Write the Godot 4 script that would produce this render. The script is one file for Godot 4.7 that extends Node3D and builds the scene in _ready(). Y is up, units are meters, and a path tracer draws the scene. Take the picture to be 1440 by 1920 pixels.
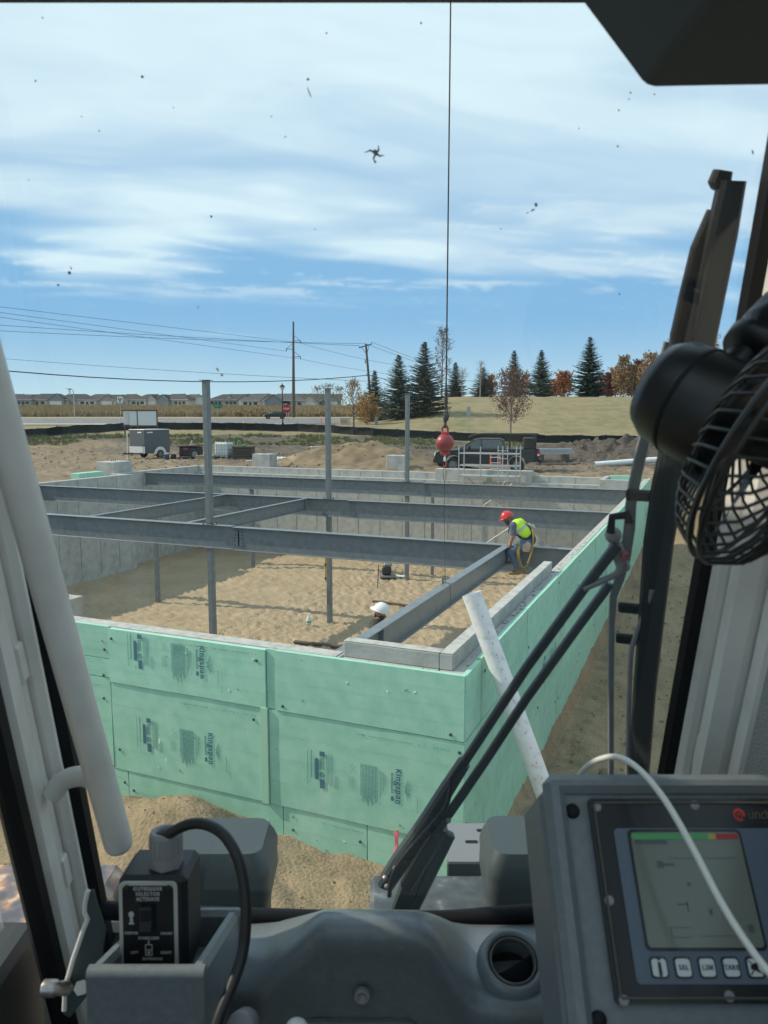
extends Node3D
# A crane cab looking out over a basement foundation under construction.
# World: x runs along the front foundation wall, y is up, -z runs along the right foundation wall. Metres.

const EYE := Vector3(2.278, 4.3, 7.65)
const YAW := 0.39933
const PITCH := 0.12462
const LENS := 1430.0
const TOP := 1.525        # top of the foundation insulation
const FLOOR := -3.0       # basement sand
var fwd: Vector3
var rgt: Vector3
var cab_xf: Transform3D
var rng := RandomNumberGenerator.new()
var M := {}
var used := {}
var n_big := FastNoiseLite.new()
var n_mid := FastNoiseLite.new()
var n_fine := FastNoiseLite.new()
var n_rut := FastNoiseLite.new()

# ------------------------------------------------------------------ mesh builder
class MB:
	var v := PackedVector3Array()
	var n := PackedVector3Array()
	var c := PackedColorArray()
	var uv := PackedVector2Array()
	var tint := Color(1, 1, 1)
	var coloured := false
	func _add(p: Vector3, nn: Vector3) -> void:
		v.append(p); n.append(nn)
		if coloured: c.append(tint)
	func tri(a: Vector3, b: Vector3, d: Vector3) -> void:          # counter-clockwise seen from outside
		var nn := (b - a).cross(d - a).normalized()
		_add(a, nn); _add(d, nn); _add(b, nn)
	func quad(a: Vector3, b: Vector3, d: Vector3, e: Vector3) -> void:
		tri(a, b, d); tri(a, d, e)
	func quad_uv(a: Vector3, b: Vector3, d: Vector3, e: Vector3) -> void:
		quad(a, b, d, e)
		for t in [Vector2(0, 1), Vector2(1, 0), Vector2(1, 1), Vector2(0, 1), Vector2(0, 0), Vector2(1, 0)]: uv.append(t)
	func trin(a: Vector3, b: Vector3, d: Vector3, na: Vector3, nb: Vector3, nd: Vector3) -> void:
		_add(a, na); _add(d, nd); _add(b, nb)
	func box(o: Vector3, s: Vector3, bs := Basis.IDENTITY, ch := 0.0) -> void:
		var h := s * 0.5
		var cc := minf(ch, minf(h.x, minf(h.y, h.z)) * 0.9)
		if cc <= 0.0:
			for ax in 3:
				for sg in [-1.0, 1.0]:
					var u := (ax + 1) % 3
					var w := (ax + 2) % 3
					var p := []
					for k in [[-1.0, -1.0], [1.0, -1.0], [1.0, 1.0], [-1.0, 1.0]]:
						var q := Vector3.ZERO
						q[ax] = h[ax] * sg; q[u] = h[u] * k[0]; q[w] = h[w] * k[1]
						p.append(o + bs * q)
					if sg > 0: quad(p[0], p[1], p[2], p[3])
					else: quad(p[3], p[2], p[1], p[0])
			return
		var at := func(ax: int, sx: float, sy: float, sz: float) -> Vector3:
			var q := Vector3(sx * (h.x - cc), sy * (h.y - cc), sz * (h.z - cc))
			q[ax] += cc * [sx, sy, sz][ax]
			return o + bs * q
		for ax in 3:
			var u := (ax + 1) % 3
			var w := (ax + 2) % 3
			for sg in [-1.0, 1.0]:
				var p := []
				for k in [[-1.0, -1.0], [1.0, -1.0], [1.0, 1.0], [-1.0, 1.0]]:
					var s3 := [0.0, 0.0, 0.0]
					s3[ax] = sg; s3[u] = k[0]; s3[w] = k[1]
					p.append(at.call(ax, s3[0], s3[1], s3[2]))
				if sg > 0: quad(p[0], p[1], p[2], p[3])
				else: quad(p[3], p[2], p[1], p[0])
			for su in [-1.0, 1.0]:                                   # edges that run along ax
				for sw in [-1.0, 1.0]:
					var e := []
					for k in [[u, -1.0], [w, -1.0], [w, 1.0], [u, 1.0]]:
						var s3 := [0.0, 0.0, 0.0]
						s3[ax] = k[1]; s3[u] = su; s3[w] = sw
						e.append(at.call(k[0], s3[0], s3[1], s3[2]))
					if su * sw > 0: quad(e[0], e[1], e[2], e[3])
					else: quad(e[3], e[2], e[1], e[0])
		for sx in [-1.0, 1.0]:
			for sy in [-1.0, 1.0]:
				for sz in [-1.0, 1.0]:
					var a: Vector3 = at.call(0, sx, sy, sz)
					var b: Vector3 = at.call(1, sx, sy, sz)
					var d: Vector3 = at.call(2, sx, sy, sz)
					if sx * sy * sz > 0: tri(a, b, d)
					else: tri(a, d, b)
	func bar(a: Vector3, b: Vector3, w: float, t: float, up := Vector3.UP, ch := 0.0) -> void:   # a box between two points
		var z := (b - a).normalized()
		var x := up.cross(z)
		if x.length() < 1e-4: x = Vector3.RIGHT.cross(z)
		x = x.normalized()
		box((a + b) * 0.5, Vector3(w, t, (b - a).length()), Basis(x, z.cross(x), z), ch)
	func cyl(a: Vector3, b: Vector3, r0: float, r1 := -1.0, k := 10, caps := true) -> void:
		if r1 < 0: r1 = r0
		var z := (b - a).normalized()
		var x := z.cross(Vector3.UP if absf(z.y) < 0.9 else Vector3.RIGHT).normalized()
		var y := z.cross(x)
		for i in k:
			var t0 := TAU * i / k
			var t1 := TAU * (i + 1) / k
			var d0 := x * cos(t0) + y * sin(t0)
			var d1 := x * cos(t1) + y * sin(t1)
			trin(a + d0 * r0, a + d1 * r0, b + d1 * r1, d0, d1, d1)
			if r1 > 1e-5: trin(a + d0 * r0, b + d1 * r1, b + d0 * r1, d0, d1, d0)
			if caps:
				tri(a, a + d1 * r0, a + d0 * r0)
				if r1 > 1e-5: tri(b, b + d0 * r1, b + d1 * r1)
	func tube(p: Array, r: Variant, k := 8, caps := true) -> void:     # r: one radius or one for each point
		var rows := []
		var z0: Vector3 = (p[1] - p[0]).normalized()
		var x: Vector3 = z0.cross(Vector3.UP if absf(z0.y) < 0.9 else Vector3.RIGHT).normalized()
		for i in p.size():
			var z: Vector3 = (p[mini(i + 1, p.size() - 1)] - p[maxi(i - 1, 0)]).normalized()
			x = (x - z * x.dot(z)).normalized()
			var y := z.cross(x)
			var rr: float = r[i] if r is Array else r
			var row := PackedVector3Array()
			for j in k: row.append(p[i] + (x * cos(TAU * j / k) + y * sin(TAU * j / k)) * rr)
			rows.append(row)
		surf(rows, true)
		if caps:
			for j in k:
				tri(p[0], rows[0][(j + 1) % k], rows[0][j])
				tri(p[-1], rows[-1][j], rows[-1][(j + 1) % k])
	func surf(rows: Array, wrap := false, flip := false) -> void:        # smooth skin over rows of points
		var a := rows.size()
		var b: int = rows[0].size()
		var nn := []
		for i in a:
			var row := PackedVector3Array()
			for j in b:
				var du: Vector3 = rows[mini(i + 1, a - 1)][j] - rows[maxi(i - 1, 0)][j]
				var dv: Vector3
				if wrap: dv = rows[i][(j + 1) % b] - rows[i][(j - 1 + b) % b]
				else: dv = rows[i][mini(j + 1, b - 1)] - rows[i][maxi(j - 1, 0)]
				var q := dv.cross(du).normalized()
				row.append(-q if flip else q)
			nn.append(row)
		for i in a - 1:
			for j in (b if wrap else b - 1):
				var k := (j + 1) % b
				if flip:
					trin(rows[i][j], rows[i + 1][j], rows[i + 1][k], nn[i][j], nn[i + 1][j], nn[i + 1][k])
					trin(rows[i][j], rows[i + 1][k], rows[i][k], nn[i][j], nn[i + 1][k], nn[i][k])
				else:
					trin(rows[i][j], rows[i][k], rows[i + 1][k], nn[i][j], nn[i][k], nn[i + 1][k])
					trin(rows[i][j], rows[i + 1][k], rows[i + 1][j], nn[i][j], nn[i + 1][k], nn[i + 1][j])
	func lathe(o: Vector3, axis: Vector3, prof: Array, k := 20) -> void:  # prof: [radius, height along axis] upwards; outside to the right
		var z := axis.normalized()
		var x := z.cross(Vector3.UP if absf(z.y) < 0.9 else Vector3.RIGHT).normalized()
		var y := z.cross(x)
		var rows := []
		for q in prof:
			var row := PackedVector3Array()
			for j in k: row.append(o + z * q[1] + (x * cos(TAU * j / k) + y * sin(TAU * j / k)) * maxf(q[0], 1e-4))
			rows.append(row)
		surf(rows, true)
	func prism(poly: PackedVector2Array, o: Vector3, bs: Basis, depth: float) -> void:   # poly in bs.x/bs.y (counter-clockwise), drawn out along bs.z
		if Geometry2D.is_polygon_clockwise(poly):
			poly = poly.duplicate(); poly.reverse()
		var idx := Geometry2D.triangulate_polygon(poly)
		var z := bs.z * depth
		var p := []
		for q in poly: p.append(o + bs.x * q.x + bs.y * q.y)
		for i in range(0, idx.size(), 3):
			var a := idx[i]
			var b := idx[i + 1]
			var d := idx[i + 2]
			if (poly[b] - poly[a]).cross(poly[d] - poly[a]) < 0:
				var t := b; b = d; d = t
			tri(p[a] + z, p[b] + z, p[d] + z)
			tri(p[a], p[d], p[b])
		for i in p.size():
			var j := (i + 1) % p.size()
			quad(p[i], p[j], p[j] + z, p[i] + z)
	func ball(o: Vector3, r: Vector3, k := 14, bs := Basis.IDENTITY) -> void:
		var rows := []
		for i in k / 2 + 1:
			var a := -PI / 2 + PI * i / (k / 2)
			var row := PackedVector3Array()
			for j in k: row.append(o + bs * (Vector3(cos(a) * cos(TAU * j / k), sin(a), -cos(a) * sin(TAU * j / k)) * r * (1.0 if absf(a) < 1.57 else 1.0)))
			rows.append(row)
		var nn := []
		for row in rows:
			var q := PackedVector3Array()
			for p in row:
				var l: Vector3 = bs.transposed() * (p - o)
				q.append((bs * (l / (r * r))).normalized())
			nn.append(q)
		for i in rows.size() - 1:
			for j in k:
				var m := (j + 1) % k
				trin(rows[i][j], rows[i][m], rows[i + 1][m], nn[i][j], nn[i][m], nn[i + 1][m])
				trin(rows[i][j], rows[i + 1][m], rows[i + 1][j], nn[i][j], nn[i + 1][m], nn[i + 1][j])
	func text(s: String, size: float, xf: Transform3D, bold := true, depth := 0.0006) -> void:
		var f := SystemFont.new()
		f.font_names = PackedStringArray(["Droid Sans"])
		f.font_weight = 700 if bold else 400
		var tm := TextMesh.new()
		tm.text = s; tm.font = f; tm.font_size = 32; tm.pixel_size = size / 32.0; tm.depth = depth; tm.curve_step = 2.0
		var arr := tm.get_mesh_arrays()
		var vv: PackedVector3Array = arr[Mesh.ARRAY_VERTEX]
		var nn: PackedVector3Array = arr[Mesh.ARRAY_NORMAL]
		var ii: PackedInt32Array = arr[Mesh.ARRAY_INDEX] if arr[Mesh.ARRAY_INDEX] != null else PackedInt32Array(range(vv.size()))
		for i in ii: _add(xf * vv[i], (xf.basis * nn[i]).normalized())
	func mesh() -> ArrayMesh:
		var arr := []
		arr.resize(Mesh.ARRAY_MAX)
		arr[Mesh.ARRAY_VERTEX] = v
		arr[Mesh.ARRAY_NORMAL] = n
		if c.size() == v.size() and c.size() > 0: arr[Mesh.ARRAY_COLOR] = c
		if uv.size() == v.size() and uv.size() > 0: arr[Mesh.ARRAY_TEX_UV] = uv
		var m := ArrayMesh.new()
		m.add_surface_from_arrays(Mesh.PRIMITIVE_TRIANGLES, arr)
		return m

# ------------------------------------------------------------------ scene helpers
func numbered(called: String) -> String:
	used[called] = used.get(called, -1) + 1
	return called if used[called] == 0 else "%s_%03d" % [called, used[called]]

func tag(o: Node, label := "", category := "", group := "", kind := "") -> void:
	if label: o.set_meta("label", label)
	if category: o.set_meta("category", category)
	if group: o.set_meta("group", group)
	if kind: o.set_meta("kind", kind)

func thing(called: String, label: String, category: String, xf := Transform3D.IDENTITY, group := "") -> Node3D:
	var o := Node3D.new()
	o.name = numbered(called)
	add_child(o)
	o.transform = xf
	tag(o, label, category, group)
	return o

func put(parent: Node, called: String, shape: Variant, m: Material, xf := Transform3D.IDENTITY) -> MeshInstance3D:
	var o := MeshInstance3D.new()
	o.mesh = shape.mesh() if shape is MB else shape
	o.name = called if parent != self else numbered(called)
	o.material_override = m
	o.transform = xf
	parent.add_child(o, true)
	return o

func copy_of(o: Node3D, label := "", group := "") -> Node3D:
	var r: Node3D = o.duplicate()
	var s := String(o.name)
	if s.length() > 4 and s[-4] == "_" and s.right(3).is_valid_int(): s = s.left(-4)
	r.name = numbered(s)
	add_child(r)
	if label: r.set_meta("label", label)
	if group: r.set_meta("group", group)
	return r

func at(p: Vector3, turn := 0.0, s := 1.0) -> Transform3D:
	return Transform3D(Basis(Vector3.UP, turn).scaled(Vector3.ONE * s), p)

# points of the place, found from where they stand in the photograph
func ray(px: float, py: float) -> Vector3:
	var up := Vector3.UP * cos(PITCH) + fwd * sin(PITCH)
	var ahead := fwd * cos(PITCH) - Vector3.UP * sin(PITCH)
	return ahead + rgt * ((px - 720.0) / LENS) + up * ((960.0 - py) / LENS)
func on_y(px: float, py: float, y: float) -> Vector3:
	var r := ray(px, py)
	return EYE + r * ((y - EYE.y) / r.y)
func on_z(px: float, py: float, z: float) -> Vector3:
	var r := ray(px, py)
	return EYE + r * ((z - EYE.z) / r.z)
func on_x(px: float, py: float, x: float) -> Vector3:
	var r := ray(px, py)
	return EYE + r * ((x - EYE.x) / r.x)
func far_at(px: float, s: float) -> Vector3:              # on the ground, s metres ahead of the camera, under that column of the picture
	var k := (px - 720.0) / LENS / cos(PITCH)
	var p := EYE + fwd * s + rgt * (k * s)
	p.y = ground_height(p.x, p.z)
	return p
func cabp(px: float, py: float, f: float) -> Vector3:     # in the cab's own axes, f metres ahead of the driver's eye
	var x := (px - 720.0) / LENS
	var y := (960.0 - py) / LENS
	var ff := cos(PITCH) + y * sin(PITCH)
	return Vector3(x / ff * f, (-sin(PITCH) + y * cos(PITCH)) / ff * f, -f)

func lin(r: float, g: float, b: float, a := 1.0) -> Color:
	var q := Color(r, g, b).linear_to_srgb()
	q.a = a
	return q

func mat(called: String, col: Color, rough := 0.8, metal := 0.0) -> StandardMaterial3D:
	var m := StandardMaterial3D.new()
	m.resource_name = called
	m.albedo_color = col
	m.roughness = rough
	m.metallic = metal
	M[called] = m
	return m

func noise_image(size: int, freq: float, seed_: int, oct := 4, kind := FastNoiseLite.TYPE_SIMPLEX_SMOOTH, lac := 2.1) -> Image:
	var f := FastNoiseLite.new()
	f.seed = seed_; f.frequency = freq; f.noise_type = kind; f.fractal_octaves = oct; f.fractal_lacunarity = lac
	f.fractal_type = FastNoiseLite.FRACTAL_FBM
	return f.get_seamless_image(size, size, false, false, 0.12)

func ramp_tex(img: Image, stops: Array) -> ImageTexture:     # stops: [position, linear colour as Vector3]
	var lut := []
	for i in 256:
		var t := i / 255.0
		var col: Vector3 = stops[-1][1]
		if t <= stops[0][0]: col = stops[0][1]
		else:
			for k in stops.size() - 1:
				if t >= stops[k][0] and t < stops[k + 1][0]:
					var w: float = (t - stops[k][0]) / (stops[k + 1][0] - stops[k][0])
					col = (stops[k][1] as Vector3).lerp(stops[k + 1][1], w)
		var q := Color(col.x, col.y, col.z).linear_to_srgb()
		lut.append([int(q.r * 255), int(q.g * 255), int(q.b * 255)])
	img = img.duplicate()
	img.convert(Image.FORMAT_L8)
	var src := img.get_data()
	var out := PackedByteArray()
	out.resize(src.size() * 3)
	for i in src.size():
		var l: Array = lut[src[i]]
		out[i * 3] = l[0]; out[i * 3 + 1] = l[1]; out[i * 3 + 2] = l[2]
	var im := Image.create_from_data(img.get_width(), img.get_height(), false, Image.FORMAT_RGB8, out)
	im.generate_mipmaps()
	return ImageTexture.create_from_image(im)

func tri_map(m: StandardMaterial3D, tex: Texture2D, bump: Texture2D, scale_: float, bump_cm := 1.0, world := true) -> void:
	if tex: m.albedo_texture = tex
	if bump:
		m.heightmap_enabled = true
		m.heightmap_texture = bump
		m.heightmap_scale = bump_cm
	m.uv1_triplanar = true
	m.uv1_world_triplanar = world
	m.uv1_scale = Vector3.ONE * scale_

# ------------------------------------------------------------------ sky
var sky_rows := []
const SKY_W := 3072
const SKY_H := 1536
var sky_a := FastNoiseLite.new()
var sky_b := FastNoiseLite.new()
var sky_c := FastNoiseLite.new()
func sky_row(i: int) -> void:
	var row := PackedFloat32Array()
	row.resize(SKY_W * 3)
	var el := PI * (0.5 - (i + 0.5) / SKY_H)
	var ye := sin(maxf(el, 0.0))
	var ce := cos(maxf(el, 0.0))
	var deg := rad_to_deg(maxf(el, 0.0))
	# clear air: pale and slightly green-blue low down, blue higher
	var low := Vector3(0.475, 0.635, 0.645)
	var mid := Vector3(0.18, 0.37, 0.575)
	var high := Vector3(0.13, 0.30, 0.54)
	var air := low.lerp(mid, smoothstep(-2.5, 8.0, deg)).lerp(high, smoothstep(12.0, 70.0, deg))
	for j in SKY_W:
		var az := TAU * (j + 0.5) / SKY_W
		var col := air
		if el > 0.012:
			var d := 1.0 / (ye + 0.045)
			# turned so that the streaks run across the view, slightly falling to the right
			var a2 := az + YAW + 0.25
			var qx := sin(a2) * ce * d
			var qz := cos(a2) * ce * d
			var w1 := sky_a.get_noise_2d(qx * 0.9, qz * 1.7 + 20.0)
			var w2 := sky_a.get_noise_2d(qx * 0.8 + 71.0, qz * 1.5)
			var sheet := sky_b.get_noise_2d(qx * 0.45 + w1 * 0.5, qz * 1.0 + w2 * 0.6)          # broad veils
			var wisp := sky_c.get_noise_2d(qx * 0.9 + w2 * 0.35 + sheet, qz * 2.6 + w1 * 0.9)   # fibres
			var reach := smoothstep(9.0, 14.0, deg + w1 * 4.5 + w2 * 3.0)                            # the sheet stops short of the horizon
			var veil := clampf((sheet * 0.62 + 0.90) * reach, 0.0, 1.0)
			var streak := smoothstep(7.0, 10.0, deg) * clampf((wisp * 1.6 + w1 * 1.1 - 0.22), 0.0, 0.75)
			var cover := clampf(veil * (0.90 + wisp * 0.10) + streak * (1.0 - veil), 0.0, 0.94)
			var white := Vector3(0.555, 0.695, 0.74).lerp(Vector3(0.40, 0.525, 0.63), clampf(0.36 - sheet * 0.85 - w2 * 0.4, 0.0, 1.0))
			col = air.lerp(white, cover)
		row[j * 3] = col.x; row[j * 3 + 1] = col.y; row[j * 3 + 2] = col.z
	sky_rows[i] = row

func make_sky() -> Sky:
	sky_a.seed = 5; sky_a.frequency = 0.55; sky_a.fractal_octaves = 3
	sky_b.seed = 23; sky_b.frequency = 0.6; sky_b.fractal_octaves = 5; sky_b.fractal_gain = 0.5
	sky_c.seed = 41; sky_c.frequency = 1.5; sky_c.fractal_octaves = 5; sky_c.fractal_gain = 0.55
	for f in [sky_a, sky_b, sky_c]:
		f.noise_type = FastNoiseLite.TYPE_SIMPLEX_SMOOTH
		f.fractal_type = FastNoiseLite.FRACTAL_FBM
	sky_rows.resize(SKY_H)
	var task := WorkerThreadPool.add_group_task(sky_row, SKY_H / 2 + 1, 4)
	WorkerThreadPool.wait_for_group_task_completion(task)
	var data := PackedFloat32Array()
	var last: PackedFloat32Array = sky_rows[SKY_H / 2]
	for i in SKY_H: data.append_array(sky_rows[i] if i <= SKY_H / 2 else last)
	var img := Image.create_from_data(SKY_W, SKY_H, false, Image.FORMAT_RGBF, data.to_byte_array())
	var pm := PanoramaSkyMaterial.new()
	pm.panorama = ImageTexture.create_from_image(img)
	var s := Sky.new()
	s.sky_material = pm
	return s

func _ready() -> void:
	rng.seed = 7
	fwd = Vector3(-sin(YAW), 0, -cos(YAW))
	rgt = Vector3(cos(YAW), 0, -sin(YAW))
	cab_xf = Transform3D(Basis(rgt, Vector3.UP, -fwd), EYE)
	# --- camera
	var cam := Camera3D.new()
	cam.name = "camera"
	add_child(cam)
	cam.transform = Transform3D(Basis(Vector3.UP, YAW) * Basis(Vector3.RIGHT, -PITCH), EYE)
	cam.near = 0.05
	cam.far = 6000.0
	var lens := CameraAttributesPhysical.new()
	lens.frustum_focal_length = 17.88
	lens.frustum_focus_distance = 16.0
	lens.exposure_aperture = 8.5
	lens.frustum_near = 0.05
	lens.frustum_far = 6000.0
	cam.attributes = lens
	cam.fov = 67.75
	cam.current = true
	# --- sky and sun
	var we := WorldEnvironment.new()
	we.name = "environment"
	var env := Environment.new()
	env.background_mode = Environment.BG_SKY
	env.sky = make_sky()
	env.tonemap_mode = Environment.TONE_MAPPER_LINEAR
	env.tonemap_exposure = 1.42
	env.ambient_light_source = Environment.AMBIENT_SOURCE_SKY
	env.sdfgi_enabled = true
	env.ssao_enabled = true
	env.ssil_enabled = true
	env.fog_enabled = false
	env.fog_density = 0.0007
	env.fog_light_color = Color(0.72, 0.83, 0.88)
	we.environment = env
	add_child(we)
	var sun := DirectionalLight3D.new()
	sun.name = "sun"
	sun.light_color = Color(1.0, 0.95, 0.86)
	sun.light_energy = 1.0
	sun.light_angular_distance = 0.6
	sun.shadow_enabled = true
	add_child(sun)
	sun.look_at_from_position(Vector3(-100, 77, 19), Vector3.ZERO)
	# --- the place
	for f in [[n_big, 3, 0.03, 4], [n_mid, 11, 0.25, 4], [n_fine, 19, 1.6, 3], [n_rut, 29, 0.7, 3]]:
		f[0].seed = f[1]; f[0].frequency = f[2]; f[0].fractal_octaves = f[3]
		f[0].noise_type = FastNoiseLite.TYPE_SIMPLEX_SMOOTH
		f[0].fractal_type = FastNoiseLite.FRACTAL_FBM
	make_materials()
	clock("make_ground")
	make_ground()
	clock("make_foundation")
	make_foundation()
	clock("make_steel")
	make_steel()
	clock("make_crane_line")
	make_crane_line()
	clock("make_site")
	make_site()
	clock("make_truck")
	make_truck()
	clock("make_workers")
	make_workers()
	clock("make_background")
	make_background()
	clock("make_trees")
	make_trees()
	clock("make_cab")
	make_cab()
	clock("end")

var t_last := 0
func clock(what: String) -> void:
	print(Time.get_ticks_msec() - t_last, " ms, then ", what)
	t_last = Time.get_ticks_msec()

# ------------------------------------------------------------------ materials
func make_materials() -> void:
	var soft := noise_image(512, 0.012, 1, 5)
	var grit := noise_image(512, 0.06, 2, 4)
	var cells := noise_image(512, 0.035, 3, 3, FastNoiseLite.TYPE_CELLULAR)
	var fine := noise_image(256, 0.16, 4, 3)
	var tgrit := ImageTexture.create_from_image(grit)
	var tcell := ImageTexture.create_from_image(cells)
	var tfine := ImageTexture.create_from_image(fine)
	var tsoft := ImageTexture.create_from_image(soft)
	var m: StandardMaterial3D
	# earth: the colours come with the mesh, the grain from here
	m = mat("earth", Color.WHITE, 0.95)
	m.vertex_color_use_as_albedo = true
	tri_map(m, ramp_tex(grit, [[0.15, Vector3(0.55, 0.55, 0.56)], [0.5, Vector3(0.85, 0.84, 0.83)], [0.9, Vector3(1, 1, 1)]]), tgrit, 0.55, 1.6)
	m = mat("sand", Color.WHITE, 0.95)
	m.vertex_color_use_as_albedo = true
	tri_map(m, ramp_tex(grit, [[0.15, Vector3(0.70, 0.68, 0.66)], [0.55, Vector3(0.90, 0.90, 0.89)], [0.9, Vector3(1, 1, 1)]]), tgrit, 0.45, 2.6)
	m = mat("clod", lin(0.23, 0.18, 0.118), 0.95)
	tri_map(m, null, tfine, 6.0, 0.6)
	m = mat("stone", lin(0.30, 0.27, 0.22), 0.9)
	m = mat("asphalt", Color.WHITE, 0.9)
	tri_map(m, ramp_tex(soft, [[0.2, Vector3(0.13, 0.13, 0.127)], [0.8, Vector3(0.19, 0.187, 0.18)]]), null, 0.04)
	mat("kerb_concrete", lin(0.50, 0.49, 0.46), 0.9)
	mat("road_paint", lin(0.7, 0.7, 0.66), 0.8)
	# concrete
	m = mat("concrete", Color.WHITE, 0.85)
	tri_map(m, ramp_tex(noise_image(512, 0.008, 31, 6), [[0.1, Vector3(0.31, 0.325, 0.31)], [0.45, Vector3(0.385, 0.395, 0.372)], [0.9, Vector3(0.45, 0.455, 0.43)]]), tfine, 0.45, 0.2)
	m = mat("concrete_light", Color.WHITE, 0.88)
	tri_map(m, ramp_tex(noise_image(512, 0.012, 37, 6), [[0.1, Vector3(0.30, 0.30, 0.28)], [0.4, Vector3(0.40, 0.405, 0.38)], [0.9, Vector3(0.47, 0.47, 0.44)]]), tfine, 0.9, 0.2)
	mat("joint", lin(0.13, 0.13, 0.125), 0.9)
	# foam insulation
	for k in 4:
		m = mat("foam%d" % k, Color.WHITE, 0.75)
		var g: float = [1.0, 0.95, 1.04, 0.98][k]
		tri_map(m, ramp_tex(noise_image(256, 0.015, 50 + k, 5), [[0.15, Vector3(0.285, 0.565, 0.435) * g], [0.5, Vector3(0.32, 0.605, 0.475) * g], [0.9, Vector3(0.365, 0.635, 0.51) * g]]), wave_tex() if k == 0 else M["foam0"].heightmap_texture, 0.8, 0.05)
	m = mat("foam_strip", lin(0.34, 0.58, 0.44), 0.8)
	mat("foam_edge", lin(0.55, 0.74, 0.62), 0.8)
	mat("ink", lin(0.055, 0.16, 0.215), 0.7)
	mat("ink_faded", lin(0.12, 0.31, 0.31), 0.7)
	mat("ink_pale", lin(0.20, 0.46, 0.38), 0.75)
	mat("ink_white", lin(0.38, 0.66, 0.56), 0.75)
	mat("washer", lin(0.05, 0.075, 0.07), 0.6)
	mat("smudge", lin(0.19, 0.30, 0.22), 0.9)
	mat("dent", lin(0.55, 0.80, 0.70), 0.7)
	# steel
	m = mat("steel", Color.WHITE, 0.40, 0.0)
	tri_map(m, ramp_tex(noise_image(512, 0.02, 61, 5), [[0.1, Vector3(0.128, 0.150, 0.162)], [0.5, Vector3(0.150, 0.174, 0.186)], [0.9, Vector3(0.182, 0.206, 0.216)]]), tfine, 0.35, 0.03)
	m = mat("steel_flange", Color.WHITE, 0.40, 0.0)
	tri_map(m, ramp_tex(noise_image(256, 0.03, 63, 5), [[0.1, Vector3(0.132, 0.154, 0.166)], [0.5, Vector3(0.156, 0.180, 0.192)], [0.9, Vector3(0.19, 0.212, 0.222)]]), null, 0.5)
	mat("bolt", lin(0.03, 0.035, 0.04), 0.5, 0.3)
	mat("galvanised", lin(0.42, 0.44, 0.44), 0.45, 0.5)
	mat("cable_steel", lin(0.035, 0.035, 0.04), 0.5, 0.3)
	m = mat("red_paint", Color.WHITE, 0.42)
	tri_map(m, ramp_tex(noise_image(256, 0.03, 67, 5), [[0.1, Vector3(0.13, 0.035, 0.035)], [0.4, Vector3(0.26, 0.024, 0.03)], [0.9, Vector3(0.34, 0.04, 0.042)]]), null, 2.5, 1.0, false)
	mat("red_dull", lin(0.34, 0.03, 0.035), 0.5)
	mat("scuff", lin(0.17, 0.06, 0.05), 0.7)
	mat("white_metal", lin(0.72, 0.73, 0.72), 0.4)
	# site
	m = mat("pvc", Color.WHITE, 0.4)
	tri_map(m, ramp_tex(noise_image(256, 0.02, 71, 5), [[0.1, Vector3(0.50, 0.50, 0.48)], [0.35, Vector3(0.72, 0.74, 0.74)], [0.9, Vector3(0.78, 0.80, 0.80)]]), null, 1.4, 1.0, false)
	mat("pvc_print", lin(0.30, 0.32, 0.34), 0.6)
	m = mat("silt_fabric", lin(0.012, 0.015, 0.015), 0.9)
	m = mat("wood", Color.WHITE, 0.85)
	tri_map(m, ramp_tex(noise_image(256, 0.02, 73, 5), [[0.2, Vector3(0.30, 0.22, 0.13)], [0.8, Vector3(0.46, 0.36, 0.23)]]), null, 2.0, 1.0, false)
	mat("wood_white", lin(0.66, 0.63, 0.55), 0.8)
	mat("wood_dark", lin(0.10, 0.075, 0.055), 0.85)
	mat("wood_red", lin(0.14, 0.06, 0.035), 0.8)
	mat("pink", lin(0.80, 0.16, 0.20), 0.7)
	mat("orange", lin(0.75, 0.14, 0.035), 0.55)
	mat("yellow", lin(0.65, 0.42, 0.03), 0.5)
	mat("plastic_white", lin(0.66, 0.69, 0.66), 0.5)
	mat("plastic_black", lin(0.012, 0.013, 0.014), 0.55)
	mat("plastic_blue", lin(0.02, 0.06, 0.22), 0.5)
	mat("plastic_green", lin(0.10, 0.35, 0.17), 0.5)
	mat("tyre", lin(0.012, 0.012, 0.013), 0.85)
	mat("trailer_grey", lin(0.085, 0.10, 0.105), 0.4)
	mat("trailer_roof", lin(0.55, 0.56, 0.55), 0.5)
	m = mat("truck_paint", lin(0.010, 0.014, 0.016), 0.4)
	m.clearcoat_enabled = true; m.clearcoat = 0.25; m.clearcoat_roughness = 0.1
	mat("dark_glass", lin(0.07, 0.095, 0.10), 0.06)
	mat("chrome", lin(0.6, 0.6, 0.6), 0.2, 1.0)
	mat("lamp_red", lin(0.45, 0.02, 0.02), 0.25)
	mat("lamp_clear", lin(0.75, 0.77, 0.78), 0.15)
	mat("sign_white", lin(0.72, 0.73, 0.72), 0.55)
	mat("sign_green", lin(0.01, 0.20, 0.12), 0.5)
	mat("sign_red", lin(0.45, 0.012, 0.02), 0.5)
	mat("sign_black", lin(0.01, 0.01, 0.011), 0.6)
	mat("sign_stone", lin(0.52, 0.46, 0.34), 0.85)
	mat("pole_wood", lin(0.11, 0.09, 0.075), 0.9)
	mat("wire", lin(0.03, 0.035, 0.04), 0.7)
	# people
	mat("helmet_red", lin(0.60, 0.025, 0.03), 0.3)
	mat("helmet_white", lin(0.75, 0.77, 0.76), 0.3)
	m = mat("vest", lin(0.55, 0.85, 0.03), 0.75)
	m = mat("reflective", lin(0.42, 0.44, 0.43), 0.4, 0.3)
	m = mat("body", Color.WHITE, 0.85)
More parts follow.
